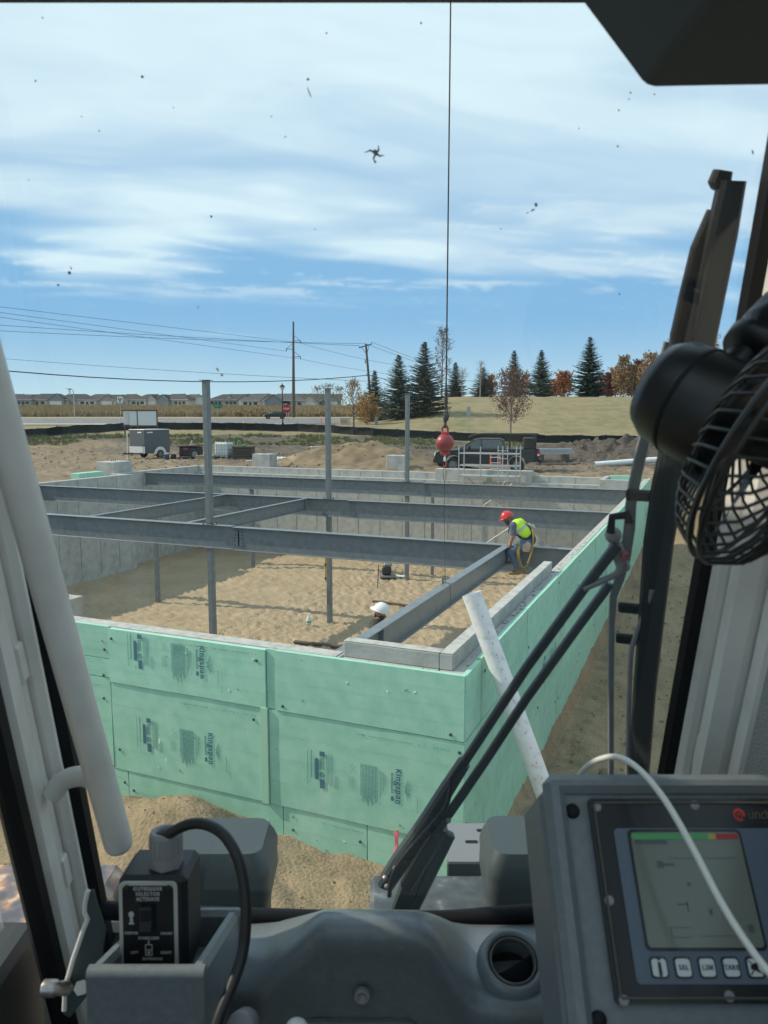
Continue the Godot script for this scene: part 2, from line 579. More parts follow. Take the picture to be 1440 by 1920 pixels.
	m.vertex_color_use_as_albedo = true
	mat("harness", lin(0.30, 0.22, 0.05), 0.85)
	mat("canvas", lin(0.42, 0.33, 0.23), 0.9)
	mat("hair", lin(0.018, 0.012, 0.009), 0.8)
	mat("web_black", lin(0.012, 0.012, 0.013), 0.8)
	mat("lens_grey", lin(0.05, 0.055, 0.06), 0.1)
	# houses
	var walls := [Vector3(0.50, 0.47, 0.40), Vector3(0.42, 0.37, 0.28), Vector3(0.24, 0.26, 0.27), Vector3(0.30, 0.31, 0.30), Vector3(0.60, 0.59, 0.55)]
	for k in walls.size(): mat("siding%d" % k, lin(walls[k].x, walls[k].y, walls[k].z), 0.8)
	var roofs := [Vector3(0.055, 0.055, 0.056), Vector3(0.075, 0.065, 0.055), Vector3(0.09, 0.09, 0.088)]
	for k in roofs.size():
		m = mat("shingle%d" % k, lin(roofs[k].x, roofs[k].y, roofs[k].z), 0.9)
		tri_map(m, null, tgrit, 0.6, 1.5)
	mat("pane", lin(0.03, 0.04, 0.045), 0.1)
	mat("trim", lin(0.66, 0.66, 0.63), 0.7)
	# vegetation
	for a in [["spruce", Vector3(0.030, 0.062, 0.050)], ["spruce_light", Vector3(0.045, 0.085, 0.070)], ["leaf_gold", Vector3(0.33, 0.17, 0.035)], ["leaf_orange", Vector3(0.36, 0.115, 0.03)],
			["leaf_red", Vector3(0.15, 0.030, 0.022)], ["leaf_purple", Vector3(0.095, 0.036, 0.042)], ["leaf_tan", Vector3(0.20, 0.145, 0.085)], ["leaf_rust", Vector3(0.17, 0.065, 0.03)]]:
		m = mat(a[0], lin(a[1].x, a[1].y, a[1].z), 0.8)
		m.backlight_enabled = true
		m.backlight = Color(0.25, 0.25, 0.2)
	mat("bark", lin(0.11, 0.09, 0.075), 0.9)
	mat("bark_pale", lin(0.26, 0.235, 0.20), 0.9)
	m = mat("grass_blade", Color.WHITE, 0.9)
	m.vertex_color_use_as_albedo = true
	m.backlight_enabled = true
	m.backlight = Color(0.25, 0.25, 0.15)
	# cab
	m = mat("dash", Color.WHITE, 0.42)
	tri_map(m, ramp_tex(noise_image(512, 0.015, 81, 6), [[0.1, Vector3(0.115, 0.134, 0.142)], [0.5, Vector3(0.132, 0.151, 0.159)], [0.75, Vector3(0.142, 0.160, 0.167)], [0.95, Vector3(0.18, 0.192, 0.192)]]), tfine, 9.0, 0.02, false)
	m.clearcoat_enabled = true; m.clearcoat = 0.25; m.clearcoat_roughness = 0.35
	m = mat("console", Color.WHITE, 0.45)
	tri_map(m, ramp_tex(noise_image(512, 0.015, 82, 6), [[0.1, Vector3(0.128, 0.147, 0.157)], [0.6, Vector3(0.142, 0.161, 0.171)], [0.95, Vector3(0.165, 0.182, 0.19)]]), tfine, 9.0, 0.015, false)
	m = mat("cab_paint", Color.WHITE, 0.38)
	tri_map(m, ramp_tex(noise_image(256, 0.01, 83, 4), [[0.1, Vector3(0.58, 0.56, 0.52)], [0.5, Vector3(0.67, 0.65, 0.61)], [0.9, Vector3(0.71, 0.69, 0.65)]]), null, 3.0, 1.0, false)
	mat("cab_dark", lin(0.020, 0.024, 0.027), 0.6)
	mat("cab_liner", lin(0.56, 0.55, 0.52), 0.85)
	mat("visor_grey", lin(0.045, 0.053, 0.06), 0.7)
	mat("arm_black", lin(0.040, 0.050, 0.054), 0.38)
	mat("rubber", lin(0.010, 0.011, 0.013), 0.55).metallic_specular = 0.3
	mat("rubber_cable", lin(0.012, 0.013, 0.014), 0.45)
	mat("gland", lin(0.21, 0.21, 0.22), 0.5)
	mat("box_black", lin(0.008, 0.010, 0.014), 0.5)
	mat("plate_black", lin(0.012, 0.013, 0.015), 0.35)
	mat("plate_silver", lin(0.50, 0.49, 0.46), 0.4, 0.3)
	mat("print_silver", lin(0.42, 0.41, 0.39), 0.5)
	mat("screen_lcd", lin(0.15, 0.165, 0.14), 0.16)
	mat("lcd_mark", lin(0.075, 0.085, 0.075), 0.3)
	mat("panel_blue", lin(0.085, 0.115, 0.155), 0.45)
	mat("bezel", lin(0.010, 0.012, 0.014), 0.25)
	mat("bezel_rim", lin(0.10, 0.095, 0.085), 0.35, 0.4)
	mat("key_white", lin(0.55, 0.57, 0.58), 0.5)
	mat("led_green", lin(0.06, 0.33, 0.10), 0.4)
	mat("led_yellow", lin(0.45, 0.33, 0.05), 0.4)
	mat("led_red", lin(0.36, 0.03, 0.03), 0.4)
	mat("cord_white", lin(0.68, 0.67, 0.62), 0.4)
	mat("fan_black", lin(0.010, 0.0105, 0.010), 0.38)
	mat("fan_wire", lin(0.018, 0.0175, 0.016), 0.3)
	mat("bolt_bright", lin(0.45, 0.43, 0.41), 0.35, 0.8)
	mat("crane_body", lin(0.045, 0.060, 0.062), 0.5)
	m = mat("crane_deck", Color.WHITE, 0.5)
	tri_map(m, ramp_tex(noise_image(256, 0.03, 87, 5), [[0.2, Vector3(0.05, 0.06, 0.066)], [0.7, Vector3(0.085, 0.10, 0.105)], [0.9, Vector3(0.22, 0.23, 0.22)]]), null, 2.0, 1.0, false)
	mat("plate_grey", lin(0.19, 0.20, 0.205), 0.45)
	m = mat("rust_plate", Color.WHITE, 0.7)
	tri_map(m, ramp_tex(noise_image(256, 0.02, 89, 6), [[0.25, Vector3(0.10, 0.10, 0.12)], [0.48, Vector3(0.20, 0.17, 0.17)], [0.6, Vector3(0.42, 0.22, 0.12)], [0.75, Vector3(0.62, 0.48, 0.38)]]), null, 2.5, 1.0, false)
	m = mat("felt", Color.WHITE, 0.95)
	tri_map(m, ramp_tex(fine, [[0.2, Vector3(0.22, 0.22, 0.205)], [0.8, Vector3(0.44, 0.44, 0.41)]]), tfine, 9.0, 0.2, false)
	m = mat("windscreen", lin(0.50, 0.70, 0.78, 0.03), 0.02)
	m.transparency = BaseMaterial3D.TRANSPARENCY_ALPHA
	m = mat("clear_plastic", lin(0.7, 0.75, 0.72, 0.25), 0.1)
	m.transparency = BaseMaterial3D.TRANSPARENCY_ALPHA
	mat("bug", lin(0.10, 0.10, 0.105), 0.9)
	mat("bug_pale", lin(0.45, 0.47, 0.40), 0.8)
	mat("bug_red", lin(0.30, 0.10, 0.10), 0.8)

func wave_tex() -> ImageTexture:                 # the fine wavy embossing of the foam boards
	var im := Image.create(256, 256, false, Image.FORMAT_L8)
	for y in 256:
		for x in 256:
			var w := sin(TAU * y / 256.0 * 6.0) * 5.0
			var v := 0.5 + 0.5 * sin(TAU * (x + w) / 256.0 * 32.0)
			im.set_pixel(x, y, Color(v, v, v))
	im.generate_mipmaps()
	return ImageTexture.create_from_image(im)

# ------------------------------------------------------------------ ground
const RISE := [[-200.0, 1.15], [48.0, 1.15], [60.0, 1.1], [66.0, 1.45], [75.0, 2.2], [90.0, 2.75], [110.0, 3.2], [160.0, 3.9], [220.0, 5.6], [320.0, 8.3], [600.0, 12.0], [5000.0, 12.0]]
func rise(s: float) -> float:
	for k in RISE.size() - 1:
		if s < RISE[k + 1][0]:
			var t: float = (s - RISE[k][0]) / (RISE[k + 1][0] - RISE[k][0])
			return lerpf(RISE[k][1], RISE[k + 1][1], t)
	return 12.0
func bump(x: float, z: float, cx: float, cz: float, rx: float, rz: float, turn := 0.0) -> float:
	var dx := x - cx
	var dz := z - cz
	var c := cos(turn)
	var s := sin(turn)
	var a := (dx * c + dz * s) / rx
	var b := (-dx * s + dz * c) / rz
	return exp(-(a * a + b * b))
func pit(x: float, z: float) -> float:                      # 1 in the dug-out strip round the foundation
	var dx := maxf(maxf(-15.0 - x, x - 3.4), 0.0)
	var dz := maxf(maxf(-30.0 - z, z - 3.0), 0.0)
	return 1.0 - smoothstep(0.0, 3.0, sqrt(dx * dx + dz * dz) + n_mid.get_noise_2d(x, z) * 0.5)
func ground_height(x: float, z: float) -> float:
	var s := (x - EYE.x) * fwd.x + (z - EYE.z) * fwd.z
	var r := (x - EYE.x) * rgt.x + (z - EYE.z) * rgt.z
	var y := rise(s)
	if s > 40.0:
		y -= 0.9 * smoothstep(-8.0, 16.0, r) * smoothstep(60.0, 72.0, s) * (1.0 - smoothstep(92.0, 120.0, s))
		y += 4.3 * smoothstep(86.0, 150.0, s) * smoothstep(-5.0, 13.0, r * (140.0 / maxf(s, 100.0)))
	if s < 100.0:
		var q := far_k(720.0 + 0.0, 0.0)
		y += 1.55 * bump(x, z, -17.4, -36.6, 4.6, 2.3, 0.3) * (1.0 + 0.25 * n_mid.get_noise_2d(x * 2.0, z * 2.0)) + q
		y += 0.5 * bump(x, z, -22.0, -37.5, 2.2, 1.6)
		y += 1.6 * bump(x, z, -1.0, -52.0, 9.5, 3.8, 0.1) * (1.0 + 0.45 * n_mid.get_noise_2d(x * 2.0, z * 2.0) + 0.25 * n_rut.get_noise_2d(x * 1.5, z * 1.5))
		y += 0.8 * bump(x, z, 9.0, -46.0, 6.0, 5.0)
		y += 0.10 * n_mid.get_noise_2d(x, z) + 0.035 * n_fine.get_noise_2d(x, z)
		if s > 38.0: y += (1.0 - smoothstep(64.0, 72.0, s)) * (0.13 * n_rut.get_noise_2d(x * 1.1, z * 1.1) + 0.10 * n_fine.get_noise_2d(x * 0.7, z * 0.7))
		# caterpillar tracks across the strip before the fence
		var trk := smoothstep(58.0, 62.0, s) * (1.0 - smoothstep(72.0, 75.0, s)) * smoothstep(-0.25, 0.15, n_big.get_noise_2d(x * 2.0, z * 2.0) + 0.15)
		y += trk * 0.07 * sin((r + 0.45 * s) * 9.0 + 2.0 * n_rut.get_noise_2d(x, z)) + trk * 0.05 * n_rut.get_noise_2d(x, z)
		# ruts on the left of the site
		y += 0.05 * sin(s * 4.0 + r * 0.7 + 3.0 * n_big.get_noise_2d(x, z)) * smoothstep(40.0, 45.0, s) * (1.0 - smoothstep(56.0, 60.0, s)) * (1.0 - smoothstep(-20.0, -14.0, r))
		var p := pit(x, z)
		if p > 0.0:
			var yb := lerpf(-0.92, -1.42, smoothstep(-0.6, 0.8, x - minf(z, 0.0) * 0.0))
			if z < 0.0 and x > 0.0: yb = lerpf(-1.15, -1.5, smoothstep(0.0, -6.0, z))
			yb += 0.07 * n_mid.get_noise_2d(x * 2.5, z * 2.5) + 0.06 * n_rut.get_noise_2d(x * 2.2, z * 2.2) + 0.04 * n_fine.get_noise_2d(x * 2.0, z * 2.0)
			yb += 0.58 * bump(x, z, -3.4, 0.62, 0.95, 0.7) + 0.16 * bump(x, z, -4.7, 0.5, 0.8, 0.8) + 0.10 * bump(x, z, -2.2, 1.2, 0.9, 0.5)
			yb += 0.14 * bump(x, z, 1.0, -3.8, 0.8, 0.6)
			# wheel track in the trench
			yb -= 0.07 * exp(-pow((x - 1.35 - 0.02 * z) / 0.28, 2.0)) * (1.0 if z < -1.0 else 0.0)
			y = lerpf(y, yb, p)
	return y
func far_k(_a: float, b: float) -> float: return b

func ground_colour(x: float, z: float, y: float) -> Color:
	var s := (x - EYE.x) * fwd.x + (z - EYE.z) * fwd.z
	var r := (x - EYE.x) * rgt.x + (z - EYE.z) * rgt.z
	var nb := n_big.get_noise_2d(x * 3.0, z * 3.0)
	var nm := n_mid.get_noise_2d(x * 1.3, z * 1.3)
	var tan_ := Vector3(0.27, 0.205, 0.125)
	var dark := Vector3(0.095, 0.08, 0.062)
	var col := tan_.lerp(Vector3(0.215, 0.165, 0.105), clampf(0.5 + nm, 0, 1))
	if s > 44.0:
		var w := smoothstep(49.0, 58.0, s + nb * 9.0 + nm * 5.0 + 8.0 * smoothstep(2.0, 9.0, r))
		if r < -14.0: w *= smoothstep(-17.0, -9.0, r + nb * 12.0 + (s - 58.0) * 1.2)
		col = col.lerp(dark.lerp(Vector3(0.155, 0.125, 0.09), clampf(0.4 + nm * 1.2 + nb, 0, 1)), w)
		# weeds along the fence
		var weed := smoothstep(68.0, 75.0, s + nm * 5.0) * clampf(0.35 + nb * 1.6 + nm, 0.0, 0.8)
		col = col.lerp(Vector3(0.115, 0.125, 0.055), weed)
	var pile := bump(x, z, -1.0, -51.0, 10.5, 5.0, 0.1)
	col = col.lerp(Vector3(0.085, 0.070, 0.056), clampf(pile * 1.6, 0.0, 1.0))
	var pile2 := bump(x, z, -17.4, -36.6, 5.2, 2.8, 0.3)
	col = col.lerp(Vector3(0.235, 0.18, 0.105).lerp(Vector3(0.16, 0.12, 0.075), clampf(0.3 + nm, 0, 1)), clampf(pile2 * 1.7, 0.0, 1.0))
	if s > 78.0:
		var lawn := Vector3(0.285, 0.235, 0.115).lerp(Vector3(0.185, 0.18, 0.075), clampf(0.35 + 1.1 * n_mid.get_noise_2d(s * 1.1, r * 0.25) + nb * 0.8, 0, 1))
		lawn = lawn.lerp(Vector3(0.33, 0.27, 0.16), clampf(0.2 + n_rut.get_noise_2d(s * 1.6, r * 0.12) * 1.4, 0.0, 0.8))
		col = col.lerp(lawn, smoothstep(79.0, 82.0, s + nm * 2.0))
		var fld := Vector3(0.36, 0.275, 0.155).lerp(Vector3(0.22, 0.165, 0.105), clampf(0.4 + nb * 1.8, 0, 1))
		col = col.lerp(fld, smoothstep(166.0, 172.0, s) * (1.0 - smoothstep(-14.0, -4.0, r * 140.0 / s)))
	if s > 38.0 and s < 84.0: col *= 1.0 + 0.55 * n_rut.get_noise_2d(x * 1.6 + 9.0, z * 1.6) + 0.35 * n_fine.get_noise_2d(x * 0.9, z * 0.9)
	var p := pit(x, z)
	if p > 0.01:
		var cc := Vector3(0.36, 0.28, 0.17).lerp(Vector3(0.28, 0.215, 0.13), clampf(0.45 + nm * 1.1, 0, 1))
		cc = cc.lerp(Vector3(0.20, 0.155, 0.105), clampf(n_fine.get_noise_2d(x, z) * 1.4 - 0.1, 0.0, 0.6))
		col = col.lerp(cc, p)
	return Color(col.x, col.y, col.z)

func lines(spans: Array) -> PackedFloat32Array:       # [from, to, step], ..., each going on from the last
	var o := PackedFloat32Array()
	for q in spans:
		var k := int(ceil((q[1] - q[0]) / q[2]))
		for i in k: o.append(lerpf(q[0], q[1], float(i) / k))
	o.append(spans[-1][1])
	return o

func sheet(xs: PackedFloat32Array, zs: PackedFloat32Array, h: Callable, col: Callable, hole: Callable) -> ArrayMesh:
	var nx := xs.size()
	var nz := zs.size()
	var v := PackedVector3Array(); v.resize(nx * nz)
	var nn := PackedVector3Array(); nn.resize(nx * nz)
	var cc := PackedColorArray(); cc.resize(nx * nz)
	var idx := PackedInt32Array()
	for j in nz:
		for i in nx:
			v[j * nx + i] = Vector3(xs[i], h.call(xs[i], zs[j]), zs[j])
			cc[j * nx + i] = col.call(xs[i], zs[j], v[j * nx + i].y)
	for j in nz:
		for i in nx:
			var du := v[j * nx + mini(i + 1, nx - 1)] - v[j * nx + maxi(i - 1, 0)]
			var dv := v[mini(j + 1, nz - 1) * nx + i] - v[maxi(j - 1, 0) * nx + i]
			nn[j * nx + i] = dv.cross(du).normalized()
	for j in nz - 1:
		for i in nx - 1:
			if hole.call((xs[i] + xs[i + 1]) * 0.5, (zs[j] + zs[j + 1]) * 0.5): continue
			var a := j * nx + i
			idx.append_array(PackedInt32Array([a, a + 1, a + nx + 1, a, a + nx + 1, a + nx]))
	var arr := []
	arr.resize(Mesh.ARRAY_MAX)
	arr[Mesh.ARRAY_VERTEX] = v; arr[Mesh.ARRAY_NORMAL] = nn; arr[Mesh.ARRAY_COLOR] = cc; arr[Mesh.ARRAY_INDEX] = idx
	var m := ArrayMesh.new()
	m.add_surface_from_arrays(Mesh.PRIMITIVE_TRIANGLES, arr)
	return m

func in_building(x: float, z: float) -> bool:
	return z < -0.03 and z > -28.65 and x < -0.03 and (x > -23.82 or (z < -21.6 and x > -24.72))

func make_ground() -> void:
	var xs := lines([[-3000, -600, 300.0], [-600, -250, 30.0], [-250, -90, 4.0], [-90, -50, 1.0], [-50, -24.72, 0.45], [-24.72, -23.82, 0.45], [-23.82, -8.0, 0.40], [-8.0, -5.0, 0.16], [-5.0, -0.03, 0.085], [-0.03, 3.5, 0.085], [3.5, 10.0, 0.3], [10.0, 40.0, 1.0], [40.0, 120.0, 4.0], [120, 600, 40.0], [600, 3000, 300.0]])
	var zs := lines([[-3000, -700, 300.0], [-700, -320, 20.0], [-320, -150, 4.0], [-150, -80, 1.2], [-80, -55, 0.42], [-55, -28.65, 0.30], [-28.65, -21.6, 0.35], [-21.6, -12.0, 0.3], [-12.0, -0.03, 0.11], [-0.03, 3.2, 0.085], [3.2, 8.0, 0.4], [8, 60, 5.0], [60, 600, 100.0]])
	var g := put(self, "ground", sheet(xs, zs, ground_height, ground_colour, in_building), M.earth)
	tag(g, "bare brown soil, mown lawn and dry field around the foundation", "ground", "", "structure")
	# basement sand
	var sx := lines([[-24.5, -13.0, 0.16], [-13.0, -0.2, 0.10]])
	var sz := lines([[-28.5, -16.0, 0.16], [-16.0, -0.2, 0.10]])
	var sh := func(x: float, z: float) -> float:
		var f := n_rut.get_noise_2d(x * 4.2, z * 3.4)
		var foot := absf(n_rut.get_noise_2d(x * 4.6 + 40.0, z * 3.2))
		return FLOOR + 0.06 * n_mid.get_noise_2d(x, z) + 0.075 * f - 0.17 * clampf(foot, 0.0, 0.45) - 0.14 * smoothstep(-15.0, -22.0, x) + 0.10 * bump(x, z, -12.5, -25.0, 4.0, 1.6)
	var sc := func(x: float, z: float, _y: float) -> Color:
		var k := clampf(0.5 + 0.9 * n_mid.get_noise_2d(x * 1.7, z * 1.7), 0, 1)
		var q := Vector3(0.44, 0.35, 0.228).lerp(Vector3(0.37, 0.29, 0.185), k)
		return Color(q.x, q.y, q.z)
	var none := func(_x: float, _z: float) -> bool: return false
	var fl := put(self, "sand_floor", sheet(sx, sz, sh, sc, none), M.sand)
	tag(fl, "trampled tan sand on the basement floor", "floor", "", "structure")
	# road with pale kerbs beyond the silt fence: a sheet that follows the ground
	var strip := func(s0: float, s1: float, p0: float, p1: float, lift: float) -> MB:
		var mb := MB.new()
		var rows := []
		for i in 9:
			var s := lerpf(s0, s1, i / 8.0)
			var row := PackedVector3Array()
			for j in 81: row.append(far_at(lerpf(p0, p1, j / 80.0), s) + Vector3(0, lift, 0))
			rows.append(row)
		mb.surf(rows, false)
		return mb
	tag(put(self, "road", strip.call(110.0, 158.0, -700.0, 640.0, 0.06), M.asphalt), "wide grey asphalt road beyond the silt fence", "road", "", "structure")
	tag(put(self, "kerb", strip.call(158.0, 160.5, -700.0, 640.0, 0.16), M.kerb_concrete), "pale concrete kerb on the far side of the road", "kerb", "", "structure")
	tag(put(self, "pavement", strip.call(105.5, 108.5, -700.0, 560.0, 0.12), M.kerb_concrete), "pale concrete pavement strip on the near side of the road", "pavement", "", "structure")
	var pm := MB.new()
	for k in 16:
		var a := far_at(40.0 + k * 38.0, 133.0)
		var b := far_at(58.0 + k * 38.0, 133.0)
		pm.bar(a + Vector3(0, 0.08, 0), b + Vector3(0, 0.08, 0), 0.35, 0.012)
	tag(put(self, "lane_markings", pm, M.road_paint), "pale dashed lane line along the road", "road marking", "", "structure")
	# loose clods
	var cl := MB.new()
	cl.ball(Vector3.ZERO, Vector3(1, 0.75, 0.9), 6)
	var spots := []
	rng.seed = 91
	for k in 260:
		spots.append([Vector2(rng.randf_range(-6.0, 0.0), 0.15 + 2.6 * pow(rng.randf(), 1.3)), rng.randf_range(0.005, 0.018)])
	for k in 900:
		spots.append([Vector2(0.25 + 4.2 * rng.randf(), rng.randf_range(-22.0, 0.0)), rng.randf_range(0.012, 0.05)])
	for k in 1500:
		var p := far_at(rng.randf_range(60.0, 1230.0), rng.randf_range(45.5, 70.0))
		spots.append([Vector2(p.x, p.z), rng.randf_range(0.03, 0.12)])
	var mm := MultiMesh.new()
	mm.transform_format = MultiMesh.TRANSFORM_3D
	mm.mesh = cl.mesh()
	mm.instance_count = spots.size()
	for k in spots.size():
		var q: Vector2 = spots[k][0]
		if in_building(q.x, q.y): q = Vector2(-6.0 + k * 0.01, 1.0)
		var bs := Basis.from_euler(Vector3(rng.randf() * 3, rng.randf() * 6, rng.randf() * 3)).scaled(Vector3.ONE * spots[k][1])
		mm.set_instance_transform(k, Transform3D(bs, Vector3(q.x, ground_height(q.x, q.y), q.y)))
	var mi := MultiMeshInstance3D.new()
	mi.name = "loose_clods"
	mi.multimesh = mm
	mi.material_override = M.clod
	add_child(mi)
	tag(mi, "small loose clods of earth scattered over the soil", "clods", "", "stuff")
	for a in [[Vector2(1.05, -4.4), 0.13], [Vector2(0.5, -2.6), 0.06], [Vector2(1.9, -6.2), 0.07]]:
		var rk := MB.new()
		rk.ball(Vector3(0, a[1] * 0.4, 0), Vector3(a[1], a[1] * 0.72, a[1] * 0.85), 9)
		var o := put(self, "dirt_lump", rk, M.clod, at(Vector3(a[0].x, ground_height(a[0].x, a[0].y), a[0].y), a[1] * 20.0))
		tag(o, ["largest round brown lump of earth in the trench beside the green wall", "smallest brown lump close to the foot of the green right wall", "brown lump of earth farther along the trench"][[0.13, 0.06, 0.07].find(a[1])], "dirt lump")
	make_grass()

func tuft(h: float, w: float, k: int, seed_: int, c0: Color, c1: Color) -> ArrayMesh:
	var mb := MB.new()
	mb.coloured = true
	var r := RandomNumberGenerator.new()
	r.seed = seed_
	for i in k:
		var a := r.randf() * TAU
		var o := Vector3(cos(a), 0, sin(a)) * r.randf() * w
		var lean := Vector3(r.randf_range(-1, 1), 0, r.randf_range(-1, 1)) * h * 0.35
		var side := Vector3(cos(a + 1.3), 0, sin(a + 1.3)) * w * 0.09
		var hh := h * r.randf_range(0.55, 1.1)
		mb.tint = c0.lerp(c1, r.randf())
		mb.tri(o - side, o + side, o + lean + Vector3(0, hh, 0))
	return mb.mesh()

func scatter(called: String, label: String, cat: String, m: ArrayMesh, pts: Array, smin: float, smax: float) -> void:
	var mm := MultiMesh.new()
	mm.transform_format = MultiMesh.TRANSFORM_3D
	mm.mesh = m
	mm.instance_count = pts.size()
	for k in pts.size():
		mm.set_instance_transform(k, Transform3D(Basis(Vector3.UP, rng.randf() * TAU).scaled(Vector3.ONE * rng.randf_range(smin, smax)), pts[k]))
	var mi := MultiMeshInstance3D.new()
	mi.name = called
	mi.multimesh = mm
	mi.material_override = M.grass_blade
	add_child(mi)
	tag(mi, label, cat, "", "stuff")

func make_grass() -> void:
	rng.seed = 17
	var pts := []
	for k in 5200:
		var s := 172.0 + 130.0 * pow(rng.randf(), 1.4)
		pts.append(far_at(rng.randf_range(-60.0, 690.0), s))
	scatter("field_grass", "tall dry tan grass filling the field before the houses", "grass", tuft(1.1, 1.6, 26, 5, Color(0.40, 0.31, 0.17), Color(0.20, 0.15, 0.09)), pts, 0.6, 1.35)
	pts = []
	for k in 1500:
		var p := far_at(rng.randf_range(40.0, 1000.0), rng.randf_range(69.0, 79.0))
		if n_big.get_noise_2d(p.x * 3.0, p.z * 3.0) > -0.12: pts.append(p)
	scatter("fence_weeds", "low green weeds growing in front of the silt fence", "weeds", tuft(0.34, 0.4, 22, 9, Color(0.10, 0.13, 0.045), Color(0.20, 0.18, 0.08)), pts, 0.5, 1.3)

# ------------------------------------------------------------------ foundation
func block(x0: float, x1: float, y0: float, y1: float, z0: float, z1: float, ch := 0.012) -> MB:
	var mb := MB.new()
	mb.box(Vector3((x0 + x1) / 2, (y0 + y1) / 2, (z0 + z1) / 2), Vector3(absf(x1 - x0), absf(y1 - y0), absf(z1 - z0)), Basis.IDENTITY, ch)
	return mb

func print_mesh(kind: String) -> MB:        # in the board's own axes: x along the board, y up; the print runs sideways, as it was rolled on
	var mb := MB.new()
	var r := RandomNumberGenerator.new()
	r.seed = 3
	var rot := Basis(Vector3(0, -1, 0), Vector3(1, 0, 0), Vector3(0, 0, 1))   # text reads downwards
	var q := func(x: float, y: float, w: float, h: float) -> void:             # a flat rectangle of ink
		mb.quad(Vector3(x, y, 0), Vector3(x + w, y, 0), Vector3(x + w, y + h, 0), Vector3(x, y + h, 0))
	match kind:
		"name":
			mb.text("Kingspan", 0.098, Transform3D(rot, Vector3(0.315, 0.0, 0)), true)
			mb.text("GreenGuard", 0.042, Transform3D(rot, Vector3(0.238, 0.03, 0)), true)
			q.call(0.222, -0.185, 0.034, 0.055)
		"emblem":                                                        # curved strokes inside a diamond
			for k in 7:
				var a := -1.35 + k * 0.45
				var p := []
				for i in 5:
					var t := i / 4.0
					p.append(Vector3(0.372 + (0.025 + 0.085 * t) * cos(a * 0.62) + 0.008 * sin(t * 5.0), -0.02 + (0.035 + 0.10 * t) * sin(a * 0.85) + 0.010 * cos(t * 5.0 + k * 0.5), 0))
				for i in 4:
					var d: Vector3 = (p[i + 1] - p[i]).normalized() * (0.0042 - 0.0006 * i)
					var sd := Vector3(-d.y, d.x, 0)
					mb.quad(p[i] - sd, p[i + 1] - sd, p[i + 1] + sd, p[i] + sd)
		"lines":
			for k in 12:
				var x := -0.16 + k * 0.0185
				var y := 0.19
				while y > -0.20 - 0.02 * (k % 3):
					var l := r.randf_range(0.03, 0.11)
					q.call(x, y - l, 0.0085, l)
					y -= l + 0.006
			for k in 4:
				q.call(0.085 + k * 0.02, -0.19 + 0.05 * k, 0.006, 0.34 - 0.06 * k)
			for k in 5: q.call(-0.60 + k * 0.019, -0.17 + 0.02 * (k % 2), 0.006, 0.38)
			for k in 3: q.call(-0.49 + k * 0.018, -0.19, 0.005, 0.16)
			q.call(-0.86, -0.2, 0.006, 0.44)
			q.call(-0.81, -0.1, 0.01, 0.34)
			q.call(0.545, -0.27, 0.005, 0.20)
			q.call(0.60, -0.36, 0.004, 0.09)
		"marks":
			q.call(-0.695, 0.185, 0.066, 0.06)                            # solid box
			q.call(-0.692, -0.215, 0.060, 0.115)                          # lower box
			for k in 3: q.call(-0.69 + k * 0.02, 0.02, 0.007, 0.15)
			for k in 18:                                                    # ring round the certification mark
				var t0 := TAU * k / 18.0
				var t1 := TAU * (k + 1) / 18.0
				var o := Vector3(-0.662, -0.045, 0)
				var d0 := Vector3(cos(t0), sin(t0), 0)
				var d1 := Vector3(cos(t1), sin(t1), 0)
				mb.quad(o + d0 * 0.026, o + d0 * 0.034, o + d1 * 0.034, o + d1 * 0.026)
			mb.text("UL", 0.04, Transform3D(rot, Vector3(-0.662, -0.045, 0)), true)
			# long rounded lozenge
			var pts := []
			for k in 9: pts.append(Vector3(-0.735 + 0.024 * cos(PI * k / 8.0), 0.13 + 0.026 * sin(PI * k / 8.0), 0))
			for k in 9: pts.append(Vector3(-0.735 - 0.024 * cos(PI * k / 8.0), -0.09 - 0.026 * sin(PI * k / 8.0), 0))
			for k in range(1, pts.size() - 1): mb.tri(pts[0], pts[k], pts[k + 1])
		"stamp":
			for k in 4: q.call(-0.31 + k * 0.021, -0.14, 0.006, 0.15)
			for k in 5: q.call(-0.29 + 0.016 * (k % 3), 0.07 + 0.02 * k, 0.018, 0.012)
	return mb

